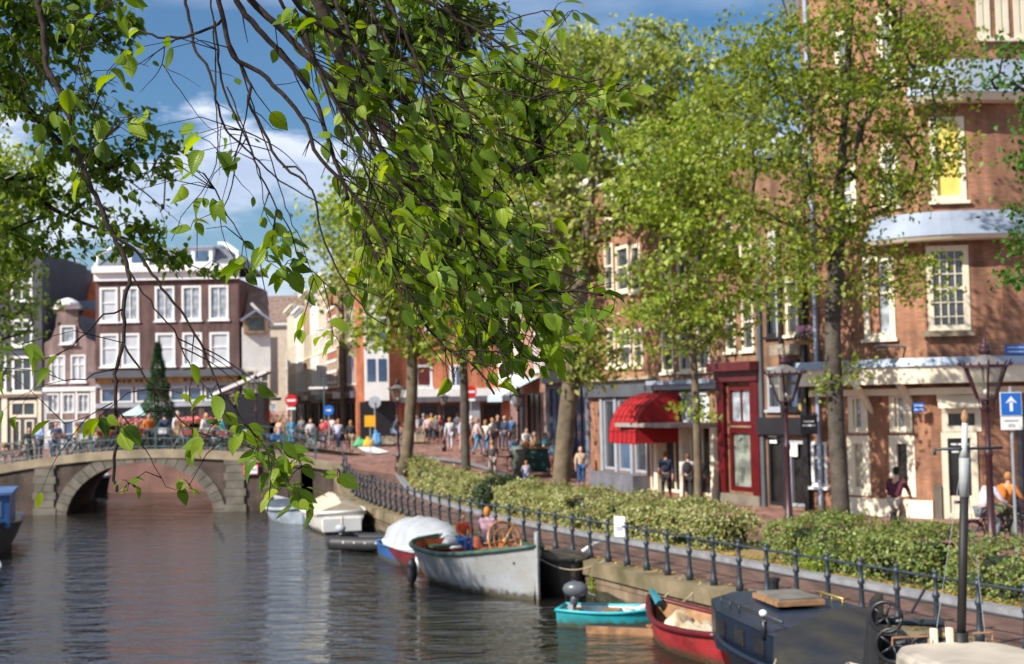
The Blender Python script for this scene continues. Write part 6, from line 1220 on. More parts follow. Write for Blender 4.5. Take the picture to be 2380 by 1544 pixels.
# ------------------------------------------------------------ lamps
def lamp_post(H=4.7):
    t = thing('street_lamp', 'lamp', 'street lamp'); k = H/4.7
    prof = [(.17, 0), (.17, .25), (.2, .28), (.2, .34), (.13, .4), (.12, .75), (.15, .79), (.15, .86), (.085, .93), (.07, 1.6), (.062, 2.4), (.085, 2.45), (.085, 2.52), (.055, 2.58), (.045, 3.3), (.07, 3.34), (.05, 3.4), (.04, 3.52)]
    MB().lathe([(r, z*k) for r, z in prof], 12).build('post', M_maroon, t, True); z0 = 3.52*k
    m = MB()
    for k_ in range(4): a = PI/4+PI/2*k_; m.tube([(0, 0, z0-.28), (.12*math.cos(a), .12*math.sin(a), z0-.2), (.14*math.cos(a), .14*math.sin(a), z0)], .013, 5)
    m.build('scroll_bracket', M_maroon, t, True)
    L_ = bpy.data.objects.new('lantern', None); C.objects.link(L_); L_.parent = t; L_.location = (0, 0, z0)
    m = MB(); rb_, rt, hh = .18, .40, .58; m.lathe([(rb_+.02, -.03), (rb_+.02, .0)], 6); m.lathe([(rt+.05, hh), (rt+.05, hh+.05)], 6)
    for k_ in range(6): a = PI/3*k_; m.tube([(rb_*math.cos(a), rb_*math.sin(a), 0), (rt*math.cos(a), rt*math.sin(a), hh)], .022, 4)
    m.build('lantern_frame', M_maroon, L_)
    gm = MB(); gm.grid([[(r*math.cos(PI/3*k_), r*math.sin(PI/3*k_), z) for k_ in range(6)] for r, z in ((rb_-.006, .002), (rt-.006, hh-.002))], close=True); gm.build('lantern_glass', M_lg, L_)
    m = MB(); m.lathe([(rt+.03, hh+.05), (.24, hh+.16), (.12, hh+.22), (.08, hh+.24)], 6); m.build('lantern_roof', mat('lantern_tin', (.16, .15, .15), .5, .3, 4), L_)
    m = MB()
    for k_ in range(18): a = 2*PI*k_/18; m.tube([((rt+.05)*math.cos(a), (rt+.05)*math.sin(a), hh+.04), ((rt+.1)*math.cos(a), (rt+.1)*math.sin(a), hh+(.15 if k_ % 3 == 0 else .10))], [.022, .008], 4)
    m.build('crown_rim', M_maroon, L_); m = MB(); m.lathe([(.07, hh+.23), (.11, hh+.27), (.13, hh+.33), (.09, hh+.38), (.11, hh+.40), (.08, hh+.44), (.03, hh+.47), (.035, hh+.5), (.005, hh+.58)], 10); m.build('finial', M_maroon, L_, True)
    m = MB(); m.sphere((0, 0, .12), .06, 8); m.build('bulb', M_white, L_, True); return t
m, nt, bs, out = nt_new('lantern_glass'); bs.inputs['Base Color'].default_value = (.34, .31, .25, 1); bs.inputs['Roughness'].default_value = .1
tr_ = N(nt, 'ShaderNodeBsdfTransparent'); mx = N(nt, 'ShaderNodeMixShader'); mx.inputs[0].default_value = .30; nt.links.new(tr_.outputs[0], mx.inputs[1]); nt.links.new(bs.outputs[0], mx.inputs[2]); nt.links.new(mx.outputs[0], out.inputs['Surface']); M_lg = m
LP = lamp_post(); first = True
for x, ytop, Y, rz, lb in ((2287, 782, 24.6, .3, 'large maroon crown lantern lamp post in front of the corner shop door'), (1822, 812, 29.6, .2, 'maroon lamp post standing before the dark timber fronted house'), (923, 878, 55.5, .1, 'lamp post beside the mottled trunk near the bridge with a dark crown roof'), (1030, 905, 66, .4, 'thin maroon lamp post in front of the orange brick block'), (1203, 895, 59, .2, 'lamp post left of the blue grey awning behind the dark hedge'), (594, 868, 72, .2, 'maroon lamp post at the right end of the bridge'), (545, 905, 75, .2, 'small lamp half hidden in the shade left of the side street')):
    p = at(x, ytop, Y=Y); gz_ = g(p.x, Y) if x > 600 else 1.0; H = p.z-gz_; sc_ = H/4.68
    if first: LP.location = (p.x, Y, gz_-.01); LP.rotation_euler[2] = rz; LP['label'] = lb; LP['group'] = 'crown lantern lamp posts'; LP.scale = (sc_,)*3; first = False
    else: dup(LP, (p.x, Y, gz_-.01), rz, lb, 'crown lantern lamp posts', sc_)
# ------------------------------------------------------------ signs
M_sblue = mat('sign_blue', (.01, .13, .52), .4, .05, 2); M_sred = mat('sign_red', (.55, .008, .02), .4, .05, 2); M_pole = mat('galvanised_pole', (.38, .40, .42), .5, .15, 3, 0, .4); M_syel = mat('sign_yellow', (.75, .38, .01), .5, .1, 2); M_signw = mat('sign_white', (.78, .78, .78), .5, .04, 2)
def disc(m, r, y, n=24, z=0): m.poly([(r*math.cos(-2*PI*k/n), y, z+r*math.sin(-2*PI*k/n)) for k in range(n)][::-1])
def sign(name, label, x, y, Y, zf=None):
    p = at(x, y, Y=Y); gz_ = g(p.x, Y) if zf is None else zf; t = thing(name, label, 'sign', (p.x, Y, gz_)); return t, p.z-gz_
def solid_disc(r, y0, y1, z=0, n=24):
    m = MB(); m.grid([[(r*math.cos(2*PI*k/n), y, z+r*math.sin(2*PI*k/n)) for k in range(n)] for y in (y0, y1)], close=True); disc(m, r, y0, n, z); m.poly([(r*math.cos(2*PI*k/n), y1, z+r*math.sin(2*PI*k/n)) for k in range(n)][::-1]); return m
for x, y, Y, lb in ((677, 931, 70, 'red no entry sign at the mouth of the side street'), (1094, 911, 82, 'red no entry sign right of the dark slim trunk')):
    t, z = sign('no_entry_sign', lb, x, y, Y); MB().tube([(0, .03, -.2), (0, .03, z-.1)], .035, 6).build('pole', M_pole, t); r = 14*Y/FPX
    b_ = solid_disc(r, -.03, 0, z).build('face', M_sred, t); MB().box(-r*.72, r*.72, -.035, -.0305, z-r*.17, z+r*.17).build('bar', M_signw, b_); MB().box(-r*.7, r*.7, -.02, 0, z-r*1.55, z-r*1.12).build('plate', M_signw, t)
t, z = sign('blue_round_sign', 'round blue traffic sign above the people by the side street', 764, 954, 70); MB().tube([(0, .03, -.2), (0, .03, z)], .035, 6).build('pole', M_pole, t); b_ = solid_disc(.28, -.03, 0, z).build('face', M_sblue, t); m = MB(); m.box(-.14, .05, -.035, -.0305, z-.03, z+.03); m.poly([(.05, -.033, z-.09), (.15, -.033, z), (.05, -.033, z+.09)]); m.build('arrow', M_signw, b_)
t, z = sign('yellow_sign', 'small yellow temporary road sign on a thin pole at the crossing', 860, 979, 62); MB().tube([(0, .03, -.2), (0, .03, z)], .025, 6).build('pole', M_pole, t); MB().box(-.26, .26, -.02, 0, z-.27, z+.27).build('face', M_syel, t)
t, z = sign('grey_sign', 'back of a round grey traffic sign left of the white bay window', 871, 935, 76); MB().tube([(0, -.03, -.2), (0, -.03, z)], .035, 6).build('pole', M_pole, t); solid_disc(.36, -.0, .03, z).build('face', M_grey, t)
t, z = sign('sign_pole', 'tall slim green pole with cross brackets in the side street', 753, 900, 76); MB().tube([(0, 0, -.2), (0, 0, z+.6)], .045, 6).build('pole', M_greeniron, t); MB().box(-.9, .2, -.01, .02, z-.1, z+.02).build('street_plate', M_signw, t)
t, z = sign('one_way_sign', 'blue one way sign with white upward arrow and white plate at the right edge', 2349, 939, 26); z0 = z
MB().tube([(.02, .05, -.2), (.02, .05, z+.35)], .03, 6).build('pole', M_pole, t); k_ = 26/FPX; b_ = MB().box(-25*k_, 25*k_, -.02, .0, z-28*k_, z+27*k_).build('face', M_signw, t); MB().box(-23.5*k_, 23.5*k_, -.024, -.0205, z-26.5*k_, z+25.5*k_).build('blue_field', M_sblue, b_)
m = MB(); m.box(-3.5*k_, 3.5*k_, -.030, -.025, z-17*k_, z+4*k_); m.poly([(-14*k_, -.028, z+1*k_), (0, -.028, z+18*k_), (14*k_, -.028, z+1*k_), (0, -.028, z+7*k_)][::-1]); m.build('arrow', M_signw, b_)
pl = MB().box(-25*k_, 25*k_, -.02, 0, z-60*k_, z-29.5*k_).build('plate', M_signw, t); m = MB(); m.box(-17*k_, 15*k_, -.024, -.0205, z-40*k_, z-38*k_)
for x_ in (-5, 4): m.tube([(x_*k_+3*k_*math.cos(2*PI*q/12), -.022, (z-51*k_)+3*k_*math.sin(2*PI*q/12)) for q in range(13)], .004, 4)
m.tube([(-5*k_, -.022, z-51*k_), (-1*k_, -.022, z-46*k_), (4*k_, -.022, z-51*k_)], .004, 4); m.build('pictogram', M_dgrey, pl)
def plate(name, label, x0, x1, y0, y1, Y, m_, cat='sign', lines=2, mk=None, d=.03, rz=0):
    a, b_ = at(x0, y1, Y=Y), at(x1, y0, Y=Y); t = thing(name, label, cat, ((a.x+b_.x)/2, Y, (a.z+b_.z)/2), rz); w_, h_ = (b_.x-a.x)/2, (b_.z-a.z)/2; o = MB().box(-w_, w_, 0, d, -h_, h_).build('face', m_, t)
    if lines:
        m = MB()
        for k_ in range(lines):
            zc_ = h_*(.45-.9*k_/max(1, lines-1)) if lines > 1 else 0; x_ = -w_*.8; R_ = random.Random(x0+k_)
            while x_ < w_*.7: l_ = w_*(.08+.14*R_.random()); m.box(x_, x_+l_, -.006, -.001, zc_-h_*.12, zc_+h_*.12); x_ += l_+w_*.06
        m.build('lettering', mk or M_signw, t)
    return t
plate('street_nameplate', 'dark blue street nameplate high on the corner wall above the eave', 2337, 2392, 801, 824, 38.9-1.4, M_sblue)
plate('street_nameplate', 'small blue street nameplate on the brick pillar beside the shop window', 2124, 2146, 937, 958, 37.55, M_sblue, rz=-.3)
plate('bridge_notice', 'white notice with red border on the bridge wall near the covered launch', 565, 601, 1078, 1105, 54.48, M_sred, lines=0); plate('notice_sheet', 'white printed sheet inside the red frame on the bridge wall', 568, 598, 1082, 1102, 54.45, M_signw, 'notice', 1, M_dgrey, .02)
q_ = at(1440, 1224, Y=28.3); t = thing('railing_notice', 'white notice board tied to the canal railing before the pale hedge', 'sign', tuple(q_), -.5); MB().box(-.13, .13, 0, .02, -.22, .22).build('face', M_signw, t); MB().box(-.08, .08, -.004, -.001, -.1, .0).build('lettering', M_grey, t)
p = at(1880, 987, Y=40.2); t = thing('hanging_sign', 'black hanging shop sign with pale lettering beside the corner drainpipe', 'sign', (p.x, p.y, p.z)); MB().box(-.26, .26, -.03, .03, -.3, .3).build('face', M_black, t); m = MB()
for k_, w_ in ((.1, .16), (-.02, .2)): m.box(-w_, w_, -.036, -.031, k_-.03, k_+.02)
m.build('lettering', M_signw, t); MB().tube([(-.25, 0, .34), (.25, 0, .34), (.25, .6, .34)], .015, 4).build('bracket', M_iron, t)
for x, y, lb in ((1812, 720, 'red and white banner hanging on the dark timber house'), (1795, 600, 'red and white banner higher on the dark timber house')):
    p = at(x, y, Y=42.0); t = thing('banner', lb, 'banner', tuple(p)); m = MB(); m.box(-.12, .12, 0, .03, -.9, .9); m.build('cloth', M_signw, t); m = MB(); m.poly([(-.1, -.004, -.85), (.1, -.004, -.85), (0, -.004, .1)]); m.build('red_wedge', M_sred, t); MB().tube([(0, 0, .9), (0, .5, 1.0)], .012, 4).build('bracket', M_iron, t)
p = at(1862, 945, Y=41.2); t = thing('wall_lantern', 'small brass wall lantern on the dark timber house', 'lantern', tuple(p)); MB().lathe([(.06, -.15), (.11, .12)], 6).build('glass', mat('amber_glass', (.5, .38, .14), .2), t); MB().lathe([(.14, .12), (.02, .26)], 6).build('cap', M_black, t); MB().tube([(0, 0, .25), (0, .3, .3), (0, .6, .2)], .015, 4).build('arm', M_black, t)
p = at(2105, 808, Y=37.3); t = thing('wall_lamp', 'dark street light arm fixed to the corner building above the eave', 'lamp', tuple(p)); a = at(2050, 806, Y=37.3)-p; m = MB(); m.sphere(tuple(a), (.22, .1, .07), 10); m.build('lamp_head', M_dgrey, t, True); MB().tube([a, a*.6+Vector((0, 0, .02)), Vector((0, 0, .02)), Vector((0, .3, -.3))], .03, 6).build('arm', M_dgrey, t)
# street furniture
p = pp_(1203, 57.5); t = thing('litter_bin', 'round grey green litter bin behind the blue hooded cyclist', 'litter bin', p); MB().lathe([(.28, 0), (.28, 1.1), (.33, 1.15), (.33, 1.3), (.24, 1.42), (.05, 1.48)], 14).build('body', mat('bin_grey', (.14, .17, .15)), t, True); MB().box(-.15, .15, -.34, -.3, 1.17, 1.27).build('slot', M_black, t)
p = pp_(1258, 60); t = thing('shop_counter', 'dark green market counter under the blue grey awning', 'counter', p, -.35); MB().box(-1.1, 1.1, -.4, .4, 0, 1.0).build('body', mat('dark_green_board', (.012, .06, .055)), t); MB().box(-1.2, 1.2, -.5, .5, 1.0, 1.06).build('counter_top', M_bwood, t)
for q, (x_, c_, lb) in enumerate(((-.8, (.5, .2, .05), 'orange basket of goods at the left end of the green counter'), (-.2, (.6, .55, .4), 'cream basket of goods in the middle of the green counter'), (.4, (.1, .35, .4), 'teal basket of goods on the green counter'), (.9, (.55, .12, .05), 'red basket of goods at the right end of the green counter'))):
    M_ = Matrix.Rotation(-.35, 3, 'Z') @ Vector((x_, 0, 1.06)); t = thing('goods_basket', lb, 'basket', (p[0]+M_.x, p[1]+M_.y, p[2]+M_.z)); MB().lathe([(.15, 0), (.2, .16), (.18, .16), (.15, .1)], 10).build('basket_body', M_bwood, t); m = MB(); R_ = random.Random(q); [m.sphere((R_.uniform(-.1, .1), R_.uniform(-.1, .1), .17+R_.uniform(0, .1)), .06, 6) for _ in range(7)]; m.build('goods', fab(c_), t, True)
for x, Y, c_, lb in ((833, 74, (.10, .42, .20), 'green rubbish bag on the pavement by the crossing'), (853, 74, (.68, .42, .04), 'yellow rubbish bag next to the green one'), (872, 75, (.12, .32, .60), 'light blue rubbish sack right of the yellow bag')):
    p = pp_(x, Y); t = thing('rubbish_bag', lb, 'rubbish bag', p); m = MB(); m.lathe([(.26, 0), (.36, .1), (.34, .28), (.22, .42 if 'blue' not in lb else .7), (.06, .5 if 'blue' not in lb else .8), (.11, .58 if 'blue' not in lb else .9)], 9); R_ = random.Random(3); m.v = [(a+R_.uniform(-.07, .07), b_+R_.uniform(-.07, .07), c+R_.uniform(-.04, .04)*(c > .05)) for a, b_, c in m.v]; m.build('sack', fab(c_, 'plastic'), t, False)
for x, Y, w_, lb in ((905, 76, 1.4, 'long white planter bench behind the yellow sign'), (975, 79, 1.2, 'pale stone block seat among the crowd')):
    p = pp_(x, Y); t = thing('stone_bench', lb, 'bench', p); MB().box(-w_/2, w_/2, -.3, .3, .1, .55).build('seat', M_stone, t); MB().box(-w_/2+.1, w_/2-.1, -.2, .2, 0, .1).build('base', M_stoned, t)
p = pp_(2362, 34.5); t = thing('scooter', 'parked dark scooter with silver fairing behind the orange clad cyclist', 'scooter', p, .2); m = MB(); m.sphere((-.35, 0, .62), (.42, .17, .22), 10); m.tube([(-.2, 0, .35), (.3, 0, .3), (.5, 0, .6)], [.14, .1, .12], 8); m.build('body', M_dgrey, t, True); MB().box(.42, .54, -.2, .2, .45, 1.0).build('fairing', M_zinc, t); MB().sphere((-.3, 0, .86), (.35, .14, .06), 8).build('saddle', M_black, t, True); MB().tube([(.42, -.3, 1.1), (.45, 0, 1.05), (.42, .3, 1.1)], .02, 5).build('handlebar', M_black, t)
for x_ in (-.55, .6): m = MB(); m.tube([(x_+.2*math.cos(2*PI*k_/16), 0, .22+.2*math.sin(2*PI*k_/16)) for k_ in range(17)], .05, 6); m.build('wheel', M_rub, t, True)
p = at(325, 950, Y=72); t = thing('parasol', 'pale mint cafe parasol between the geraniums and the conifer', 'parasol', (p.x, 72, 1.15)); MB().tube([(0, 0, 0), (0, 0, 2.5)], .03, 6).build('pole', M_white, t); m = MB(); m.lathe([(1.1, 2.1), (.05, 2.65)], 8); m.build('canopy', mat('mint_canvas', (.45, .62, .60)), t)
p = pp_(548, 80); t = thing('kiosk', 'dark kiosk with slanted white edged roof at the corner of the side street', 'kiosk', (p[0]+.4, 80, 1.0)); MB().box(-1.5, 1.5, -1, 1, 0, 3.4).build('body', M_black, t); m = MB(); m.quad((-1.7, -1.15, 3.3), (1.7, -1.15, 4.7), (1.7, 1.1, 4.7), (-1.7, 1.1, 3.3)); m.build('roof', M_dgrey, t); MB().tube([(-1.75, -1.2, 3.3), (1.75, -1.2, 4.75)], .14, 4).build('roof_edge', M_signw, t)
# ------------------------------------------------------------ elm boughs hanging into the view
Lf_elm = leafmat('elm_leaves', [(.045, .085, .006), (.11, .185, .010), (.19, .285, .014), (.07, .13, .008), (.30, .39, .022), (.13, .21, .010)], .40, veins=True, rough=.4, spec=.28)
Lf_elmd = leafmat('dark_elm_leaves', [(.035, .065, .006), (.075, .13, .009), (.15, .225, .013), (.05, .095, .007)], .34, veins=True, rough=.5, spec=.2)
RH = np.random.default_rng(21)
def inpoly(x, y, P):
    c = False; n = len(P)
    for i in range(n):
        (x0, y0), (x1, y1) = P[i], P[(i+1) % n]
        if (y0 > y) != (y1 > y) and x < (x1-x0)*(y-y0)/(y1-y0)+x0: c = not c
    return c
class Bough:
    """one branch system: twigs in one mesh, its leaves in another"""
    def __init__(s, parent, lm, lsz=.075): s.m = MB(); s.P = []; s.D = []; s.Nn = []; s.S = []; s.par = parent; s.lm = lm; s.lsz = lsz; s.nf = 3.2; s.thr = -.22
    def leaf(s, p, side, big=1):
        if noise.noise(Vector(p)*s.nf) < s.thr: return            # gaps in the spray
        d = Vector(side)*.85+Vector((0, 0, -1))*(.15+.8*RH.random())+Vector(RH.normal(size=3))*.3
        n = Vector((RH.normal()*.6-.3, -.3+RH.normal()*.55, .9)); s.P.append(tuple(p)); s.D.append(tuple(d)); s.Nn.append(tuple(n)); s.S.append(s.lsz*big*(.5+.7*RH.random()))
    def twig(s, pts, r, leafy=(0, 1), sp=.05, mask=None, big=1):
        s.m.tube(pts, [r*(1-.65*i/(len(pts)-1)) for i in range(len(pts))], 5 if r < .006 else 7)
        n = len(pts); acc = 0; sgn = 1
        for i in range(n-1):
            f = i/(n-1); a, b = pts[i], pts[i+1]; acc += (b-a).length
            if leafy[0] <= f <= leafy[1] and acc > sp:
                acc = 0; sgn = -sgn; d = (b-a).normalized(); sd = d.cross(Vector((RH.normal()*.3, -1, .3))).normalized()*sgn+d*.7
                if mask is None or inpoly(*proj(b), mask): s.leaf(b, sd, big)
        if leafy[1] >= 1 and (mask is None or inpoly(*proj(pts[-1]), mask)): s.leaf(pts[-1], (pts[-1]-pts[-2]).normalized(), big)
    def shoot(s, p, d, L_, r, grav=.9, **k):
        mk_ = k.get('mask')
        if mk_ is not None and not inpoly(*proj(p), mk_): return
        """a side shoot that bends down under its own weight"""
        pts = [Vector(p)]; d = Vector(d).normalized(); st = .022; n = max(3, int(L_/st)); w_ = Vector(RH.normal(size=3))*.35
        for i in range(n):
            d = (d+Vector((0, 0, -grav*.05))+w_*.03*math.sin(i*.5)+Vector(RH.normal(size=3))*.035).normalized(); pts.append(pts[-1]+d*st)
            if mk_ is not None and i > 1 and not inpoly(*proj(pts[-1]), mk_): break
        s.twig(pts, r, **k); return pts
    def done(s, name='branch'):
        o = s.m.build(name, M_twig, s.par, True)
        if s.P: leaves_mesh('foliage', s.lm, s.P, s.D, s.Nn, s.S, o, 'leaf', wid=.62, fold=.22)
        return o
def stroke(px, d0, d1, wob=.0):
    n = len(px); P = [at(x, y, Y=d0+(d1-d0)*i/(n-1)) for i, (x, y) in enumerate(px)]; return smooth_line(P, .03)
MC = [(540, -200), (600, 90), (640, 120), (700, 170), (760, 230), (745, 300), (690, 260), (640, 225), (605, 240), (640, 275), (700, 330), (725, 400), (790, 420), (830, 560), (800, 640), (740, 640), (745, 760), (800, 800), (850, 700), (900, 760), (1000, 800), (1040, 880), (1100, 870), (1190, 925), (1200, 860), (1290, 860), (1330, 760), (1440, 740), (1430, 660), (1330, 640), (1290, 560), (1290, 470), (1200, 430), (1340, 400), (1330, 340), (1430, 320), (1430, 260), (1490, 240), (1480, 190), (1340, 170), (1360, 100), (1280, 90), (1200, 110), (1340, 60), (1340, 20), (1240, 0), (1230, -200)]
hub = Vector((-1.9, 4.2, 6.1))
TA = thing('elm_tree', 'overhanging elm with sharp bright leaves and drooping twigs across the upper middle', 'tree', (-10.2, 1.0, -.1)); oA = Vector((-10.2, 1.0, -.1))
mb = MB(); mb.tube([Vector(p)-oA for p in [(-10.2, 1, -.1), (-10.1, 1.1, 1.5), (-9.8, 1.4, 3.2), (-9.0, 1.9, 4.8), (-7.4, 2.7, 6.0), (-5.2, 3.4, 6.7), (-3.4, 3.9, 6.6), tuple(hub)]], [.34, .28, .25, .2, .14, .09, .05, .035], 10)
mb.tube([Vector(p)-oA for p in [(-9.8, 1.4, 3.2), (-9.9, .6, 6), (-9.5, 0, 9)]], [.2, .15, .08], 8)
mb.tube([Vector(p)-oA for p in [(-7.4, 2.7, 6.0), (-5, 4.5, 7.4), (-2.5, 5.5, 7.6), (0, 5.8, 7.2)]], [.1, .07, .05, .03], 8); mb.build('trunk', M_bark, TA, True)
def bough(parent_o, lm, lsz): h_ = bpy.data.objects.new('tmp', None); return Bough(None, lm, lsz)
HOLD = bpy.data.objects.new('h', None)
def fin(B, T, org):
    B.m.shift(-org); B.P = [(p[0]-org.x, p[1]-org.y, p[2]-org.z) for p in B.P]; B.par = T; return B.done()
def pre(P, hubp, n=4):       # joins a stroke to the limb above the frame
    a, b = hubp, P[0]; d = (P[min(6, len(P)-1)]-P[0]).normalized(); L_ = (b-a).length; c = b-d*L_*.45
    return [a.lerp(c, t).lerp(c.lerp(b, t), t) for t in [i/8 for i in range(8)]]+P
main = [  # (photo points, depth start, depth end, radius, leafy from, side shoots per metre)
 ([(526, -60), (560, 20), (600, 67), (667, 142), (721, 209), (751, 286), (778, 371), (802, 438), (830, 520), (875, 600), (900, 640)], 4.6, 4.4, .017, .3, 9),
 ([(560, -60), (583, 0), (654, 67), (735, 152), (802, 216), (853, 286), (903, 371), (954, 438), (1060, 520), (1149, 597), (1206, 668), (1284, 679), (1334, 675), (1402, 689)], 4.7, 4.3, .019, .15, 13),
 ([(509, -60), (509, 0), (519, 50), (532, 111), (556, 145), (607, 168), (654, 216), (714, 290), (728, 344), (768, 394), (819, 448), (870, 520), (930, 640), (981, 743), (1031, 803), (1092, 844), (1132, 884), (1149, 918)], 4.1, 4.0, .012, .55, 9),
 ([(556, 145), (580, 202), (576, 236), (613, 303), (644, 367), (677, 401), (725, 443), (745, 534), (768, 591), (802, 658), (853, 729), (900, 760)], 4.1, 3.9, .008, .72, 6),
 ([(650, -60), (700, 20), (800, 100), (900, 170), (981, 195), (1098, 263), (1166, 307), (1233, 334), (1300, 354)], 4.9, 4.6, .014, .1, 14),
 ([(750, -60), (850, 10), (930, 135), (1031, 168), (1115, 192), (1200, 222), (1267, 232)], 5.2, 4.6, .012, .1, 14),
 ([(900, -60), (1000, 10), (1139, 88), (1216, 135), (1284, 168), (1368, 192), (1419, 209), (1450, 212)], 5.0, 4.7, .012, .1, 13),
 ([(950, -50), (1080, 60), (1206, 175), (1267, 206), (1318, 233), (1368, 273), (1402, 293)], 5.2, 4.8, .009, .2, 12),
 ([(950, -60), (1050, 20), (1146, 57), (1216, 37), (1277, 24)], 5.2, 4.9, .008, .2, 10),
 ([(836, 524), (903, 635), (954, 716), (1021, 793), (1060, 830)], 4.2, 4.0, .006, .2, 10),
 ([(990, 260), (1098, 310), (1139, 371), (1183, 401), (1250, 391)], 4.8, 4.6, .005, .3, 9),
 ([(1060, 520), (1130, 640), (1186, 702), (1233, 726), (1301, 732), (1334, 749)], 4.3, 4.2, .006, .2, 11),
 ([(1180, 640), (1200, 689), (1220, 736), (1247, 807), (1284, 817), (1318, 844)], 4.3, 4.2, .004, .5, 6),
 ([(700, 60), (760, 200), (850, 330), (930, 450), (1000, 560), (1080, 680), (1150, 790), (1180, 880)], 4.5, 4.0, .013, .25, 13),
 ([(780, 0), (850, 160), (950, 300), (1040, 420), (1120, 520), (1200, 560), (1270, 600)], 4.8, 4.5, .012, .2, 13),
 ([(640, -20), (720, 120), (800, 280), (860, 420), (920, 560), (960, 680)], 4.3, 4.1, .009, .3, 10),
 ([(1000, -40), (1040, 120), (1100, 300), (1160, 430), (1230, 520), (1280, 590)], 5.0, 4.7, .01, .1, 12),
 ([(880, -40), (960, 120), (1010, 280), (1080, 430), (1120, 560), (1100, 700), (1110, 820)], 4.6, 4.3, .01, .2, 13),
 ([(1100, 700), (1080, 780), (1060, 840)], 4.0, 4.0, .004, .1, 8),
 ([(1149, 597), (1200, 640), (1250, 700), (1270, 780)], 4.4, 4.3, .005, .1, 10)]
bare = [
 ([(489, -40), (489, 0), (499, 101), (502, 236), (506, 337), (496, 404), (450, 470), (421, 505), (400, 560)], 4.4, 4.4, .005, .9, 1),
 ([(499, 50), (516, 202), (573, 320), (600, 392), (633, 466), (674, 540), (701, 608), (768, 668)], 4.2, 4.0, .0065, .62, 5),
 ([(576, 219), (566, 303), (546, 361), (499, 404), (470, 460)], 4.2, 4.3, .004, .9, 1),
 ([(546, 361), (543, 404), (529, 458), (513, 505), (520, 560), (545, 600)], 4.3, 4.3, .004, .85, 2),
 ([(543, 404), (560, 430), (590, 459)], 4.3, 4.3, .0025, 2, 0),
 ([(421, -40), (445, 67), (452, 111), (485, 162), (506, 243), (526, 303), (566, 340), (650, 420), (740, 470)], 6.8, 6.4, .013, 2, 3),
 ([(519, 34), (506, 57), (448, 81), (394, 89), (337, 77), (236, 40), (115, 20)], 4.2, 4.6, .008, .5, 3),
 ([(527, 202), (560, 280), (600, 400), (620, 500), (660, 560)], 4.3, 4.2, .004, .93, 1),
 ([(500, 440), (540, 520), (580, 575), (620, 610), (650, 625)], 4.2, 4.1, .004, .45, 3),
 ([(607, 168), (640, 200), (700, 190), (720, 205)], 4.1, 4.2, .003, 2, 2),
 ([(556, 145), (600, 290), (640, 400), (670, 500), (700, 560), (730, 650), (762, 720), (768, 773)], 4.1, 3.9, .004, .93, 1),
 ([(382, 110), (378, 150), (330, 210), (325, 215)], 4.5, 4.6, .003, 2, 2),
 ([(378, 150), (430, 180), (470, 203)], 4.5, 4.5, .0022, 2, 0), ([(378, 150), (430, 230), (470, 280), (517, 320)], 4.5, 4.5, .003, 2, 1),
 ([(263, 547), (320, 588), (354, 638), (428, 736), (472, 810), (505, 891), (545, 950), (585, 1005), (620, 1045), (660, 1110), (700, 1160)], 4.4, 4.0, .008, .78, 3),
 ([(297, 625), (360, 716), (404, 770), (438, 844), (472, 891), (520, 960), (560, 1000)], 4.4, 4.2, .005, .8, 3),
 ([(286, 797), (344, 887), (375, 921), (432, 988), (480, 1011), (560, 1030), (620, 1060)], 4.4, 4.2, .006, .75, 3),
 ([(266, 940), (314, 1009), (360, 1085), (385, 1132), (415, 1142)], 4.4, 4.4, .004, .88, 1),
 ([(620, 1050), (650, 1075), (700, 1085), (760, 1100), (790, 1105)], 4.1, 4.1, .0028, .9, 0),
 ([(460, 900), (455, 850), (440, 930), (480, 980), (540, 990)], 4.3, 4.2, .003, .6, 2)]
MAINP = []; ALLP = []
def nearest(p): return min(ALLP, key=lambda q: (q-p).length_squared)
def link(B, p, r=.0013):
    q = nearest(p); m_ = q.lerp(p, .5)+Vector((0, 0, .12*(q-p).length)); B.m.tube([q, q.lerp(m_, .6), m_, m_.lerp(p, .6), p], [r*1.6, r*1.4, r*1.2, r, r], 4)
for k, group_ in enumerate([main[0:3], main[3:6], main[6:9], main[9:13], main[13:16], main[16:20], bare[0:7], bare[7:14], bare[14:]]):
    B = Bough(None, Lf_elm, .067)
    for px, d0, d1, r, lf, ns in group_:
        r *= .72
        P = stroke(px, d0, d1)
        for i in range(1, len(P)): P[i] = P[i]+Vector(RH.normal(size=3))*.0022
        hasroot = px[0][1] < 1; ALLP += P[::3]
        if k < 6: MAINP += [p for p in P[int(len(P)*.1):int(len(P)*.75)] if proj(p)[1] > 0]
        B.twig(P, r, leafy=(lf, 1), sp=.075, mask=None if k >= 6 else MC)
        if hasroot: B.m.tube(pre([P[0]], hub) if False else [hub.lerp(P[0], t)+Vector((0, 0, .15*math.sin(PI*t))) for t in (0, .25, .5, .75, 1)], [r*1.4, r*1.3, r*1.2, r*1.1, r], 6)
        LL = sum((b-a).length for a, b in zip(P, P[1:])); n = int(LL*ns*1.3)
        for q in range(n):
            f = max(lf*.6, .12)+(1-max(lf*.6, .12))*RH.random() if k < 6 else .3+.7*RH.random(); i = min(len(P)-2, int(f*(len(P)-1))); d = (P[i+1]-P[i]).normalized(); sd = d.cross(Vector((0, -1, .2))).normalized()*(1 if RH.random() < .5 else -1)
            L_ = (.16+.34*RH.random())*(1 if k < 6 else .6)
            B.shoot(P[i], d*.9+sd*.8+Vector((.15, RH.normal()*.5, 0)), L_, .0028, grav=.9, leafy=((.2, 1) if f > lf*.8 and RH.random() < .78 else (2, 2)), sp=.056, mask=None if k >= 6 else MC)
    fin(B, TA, oA)
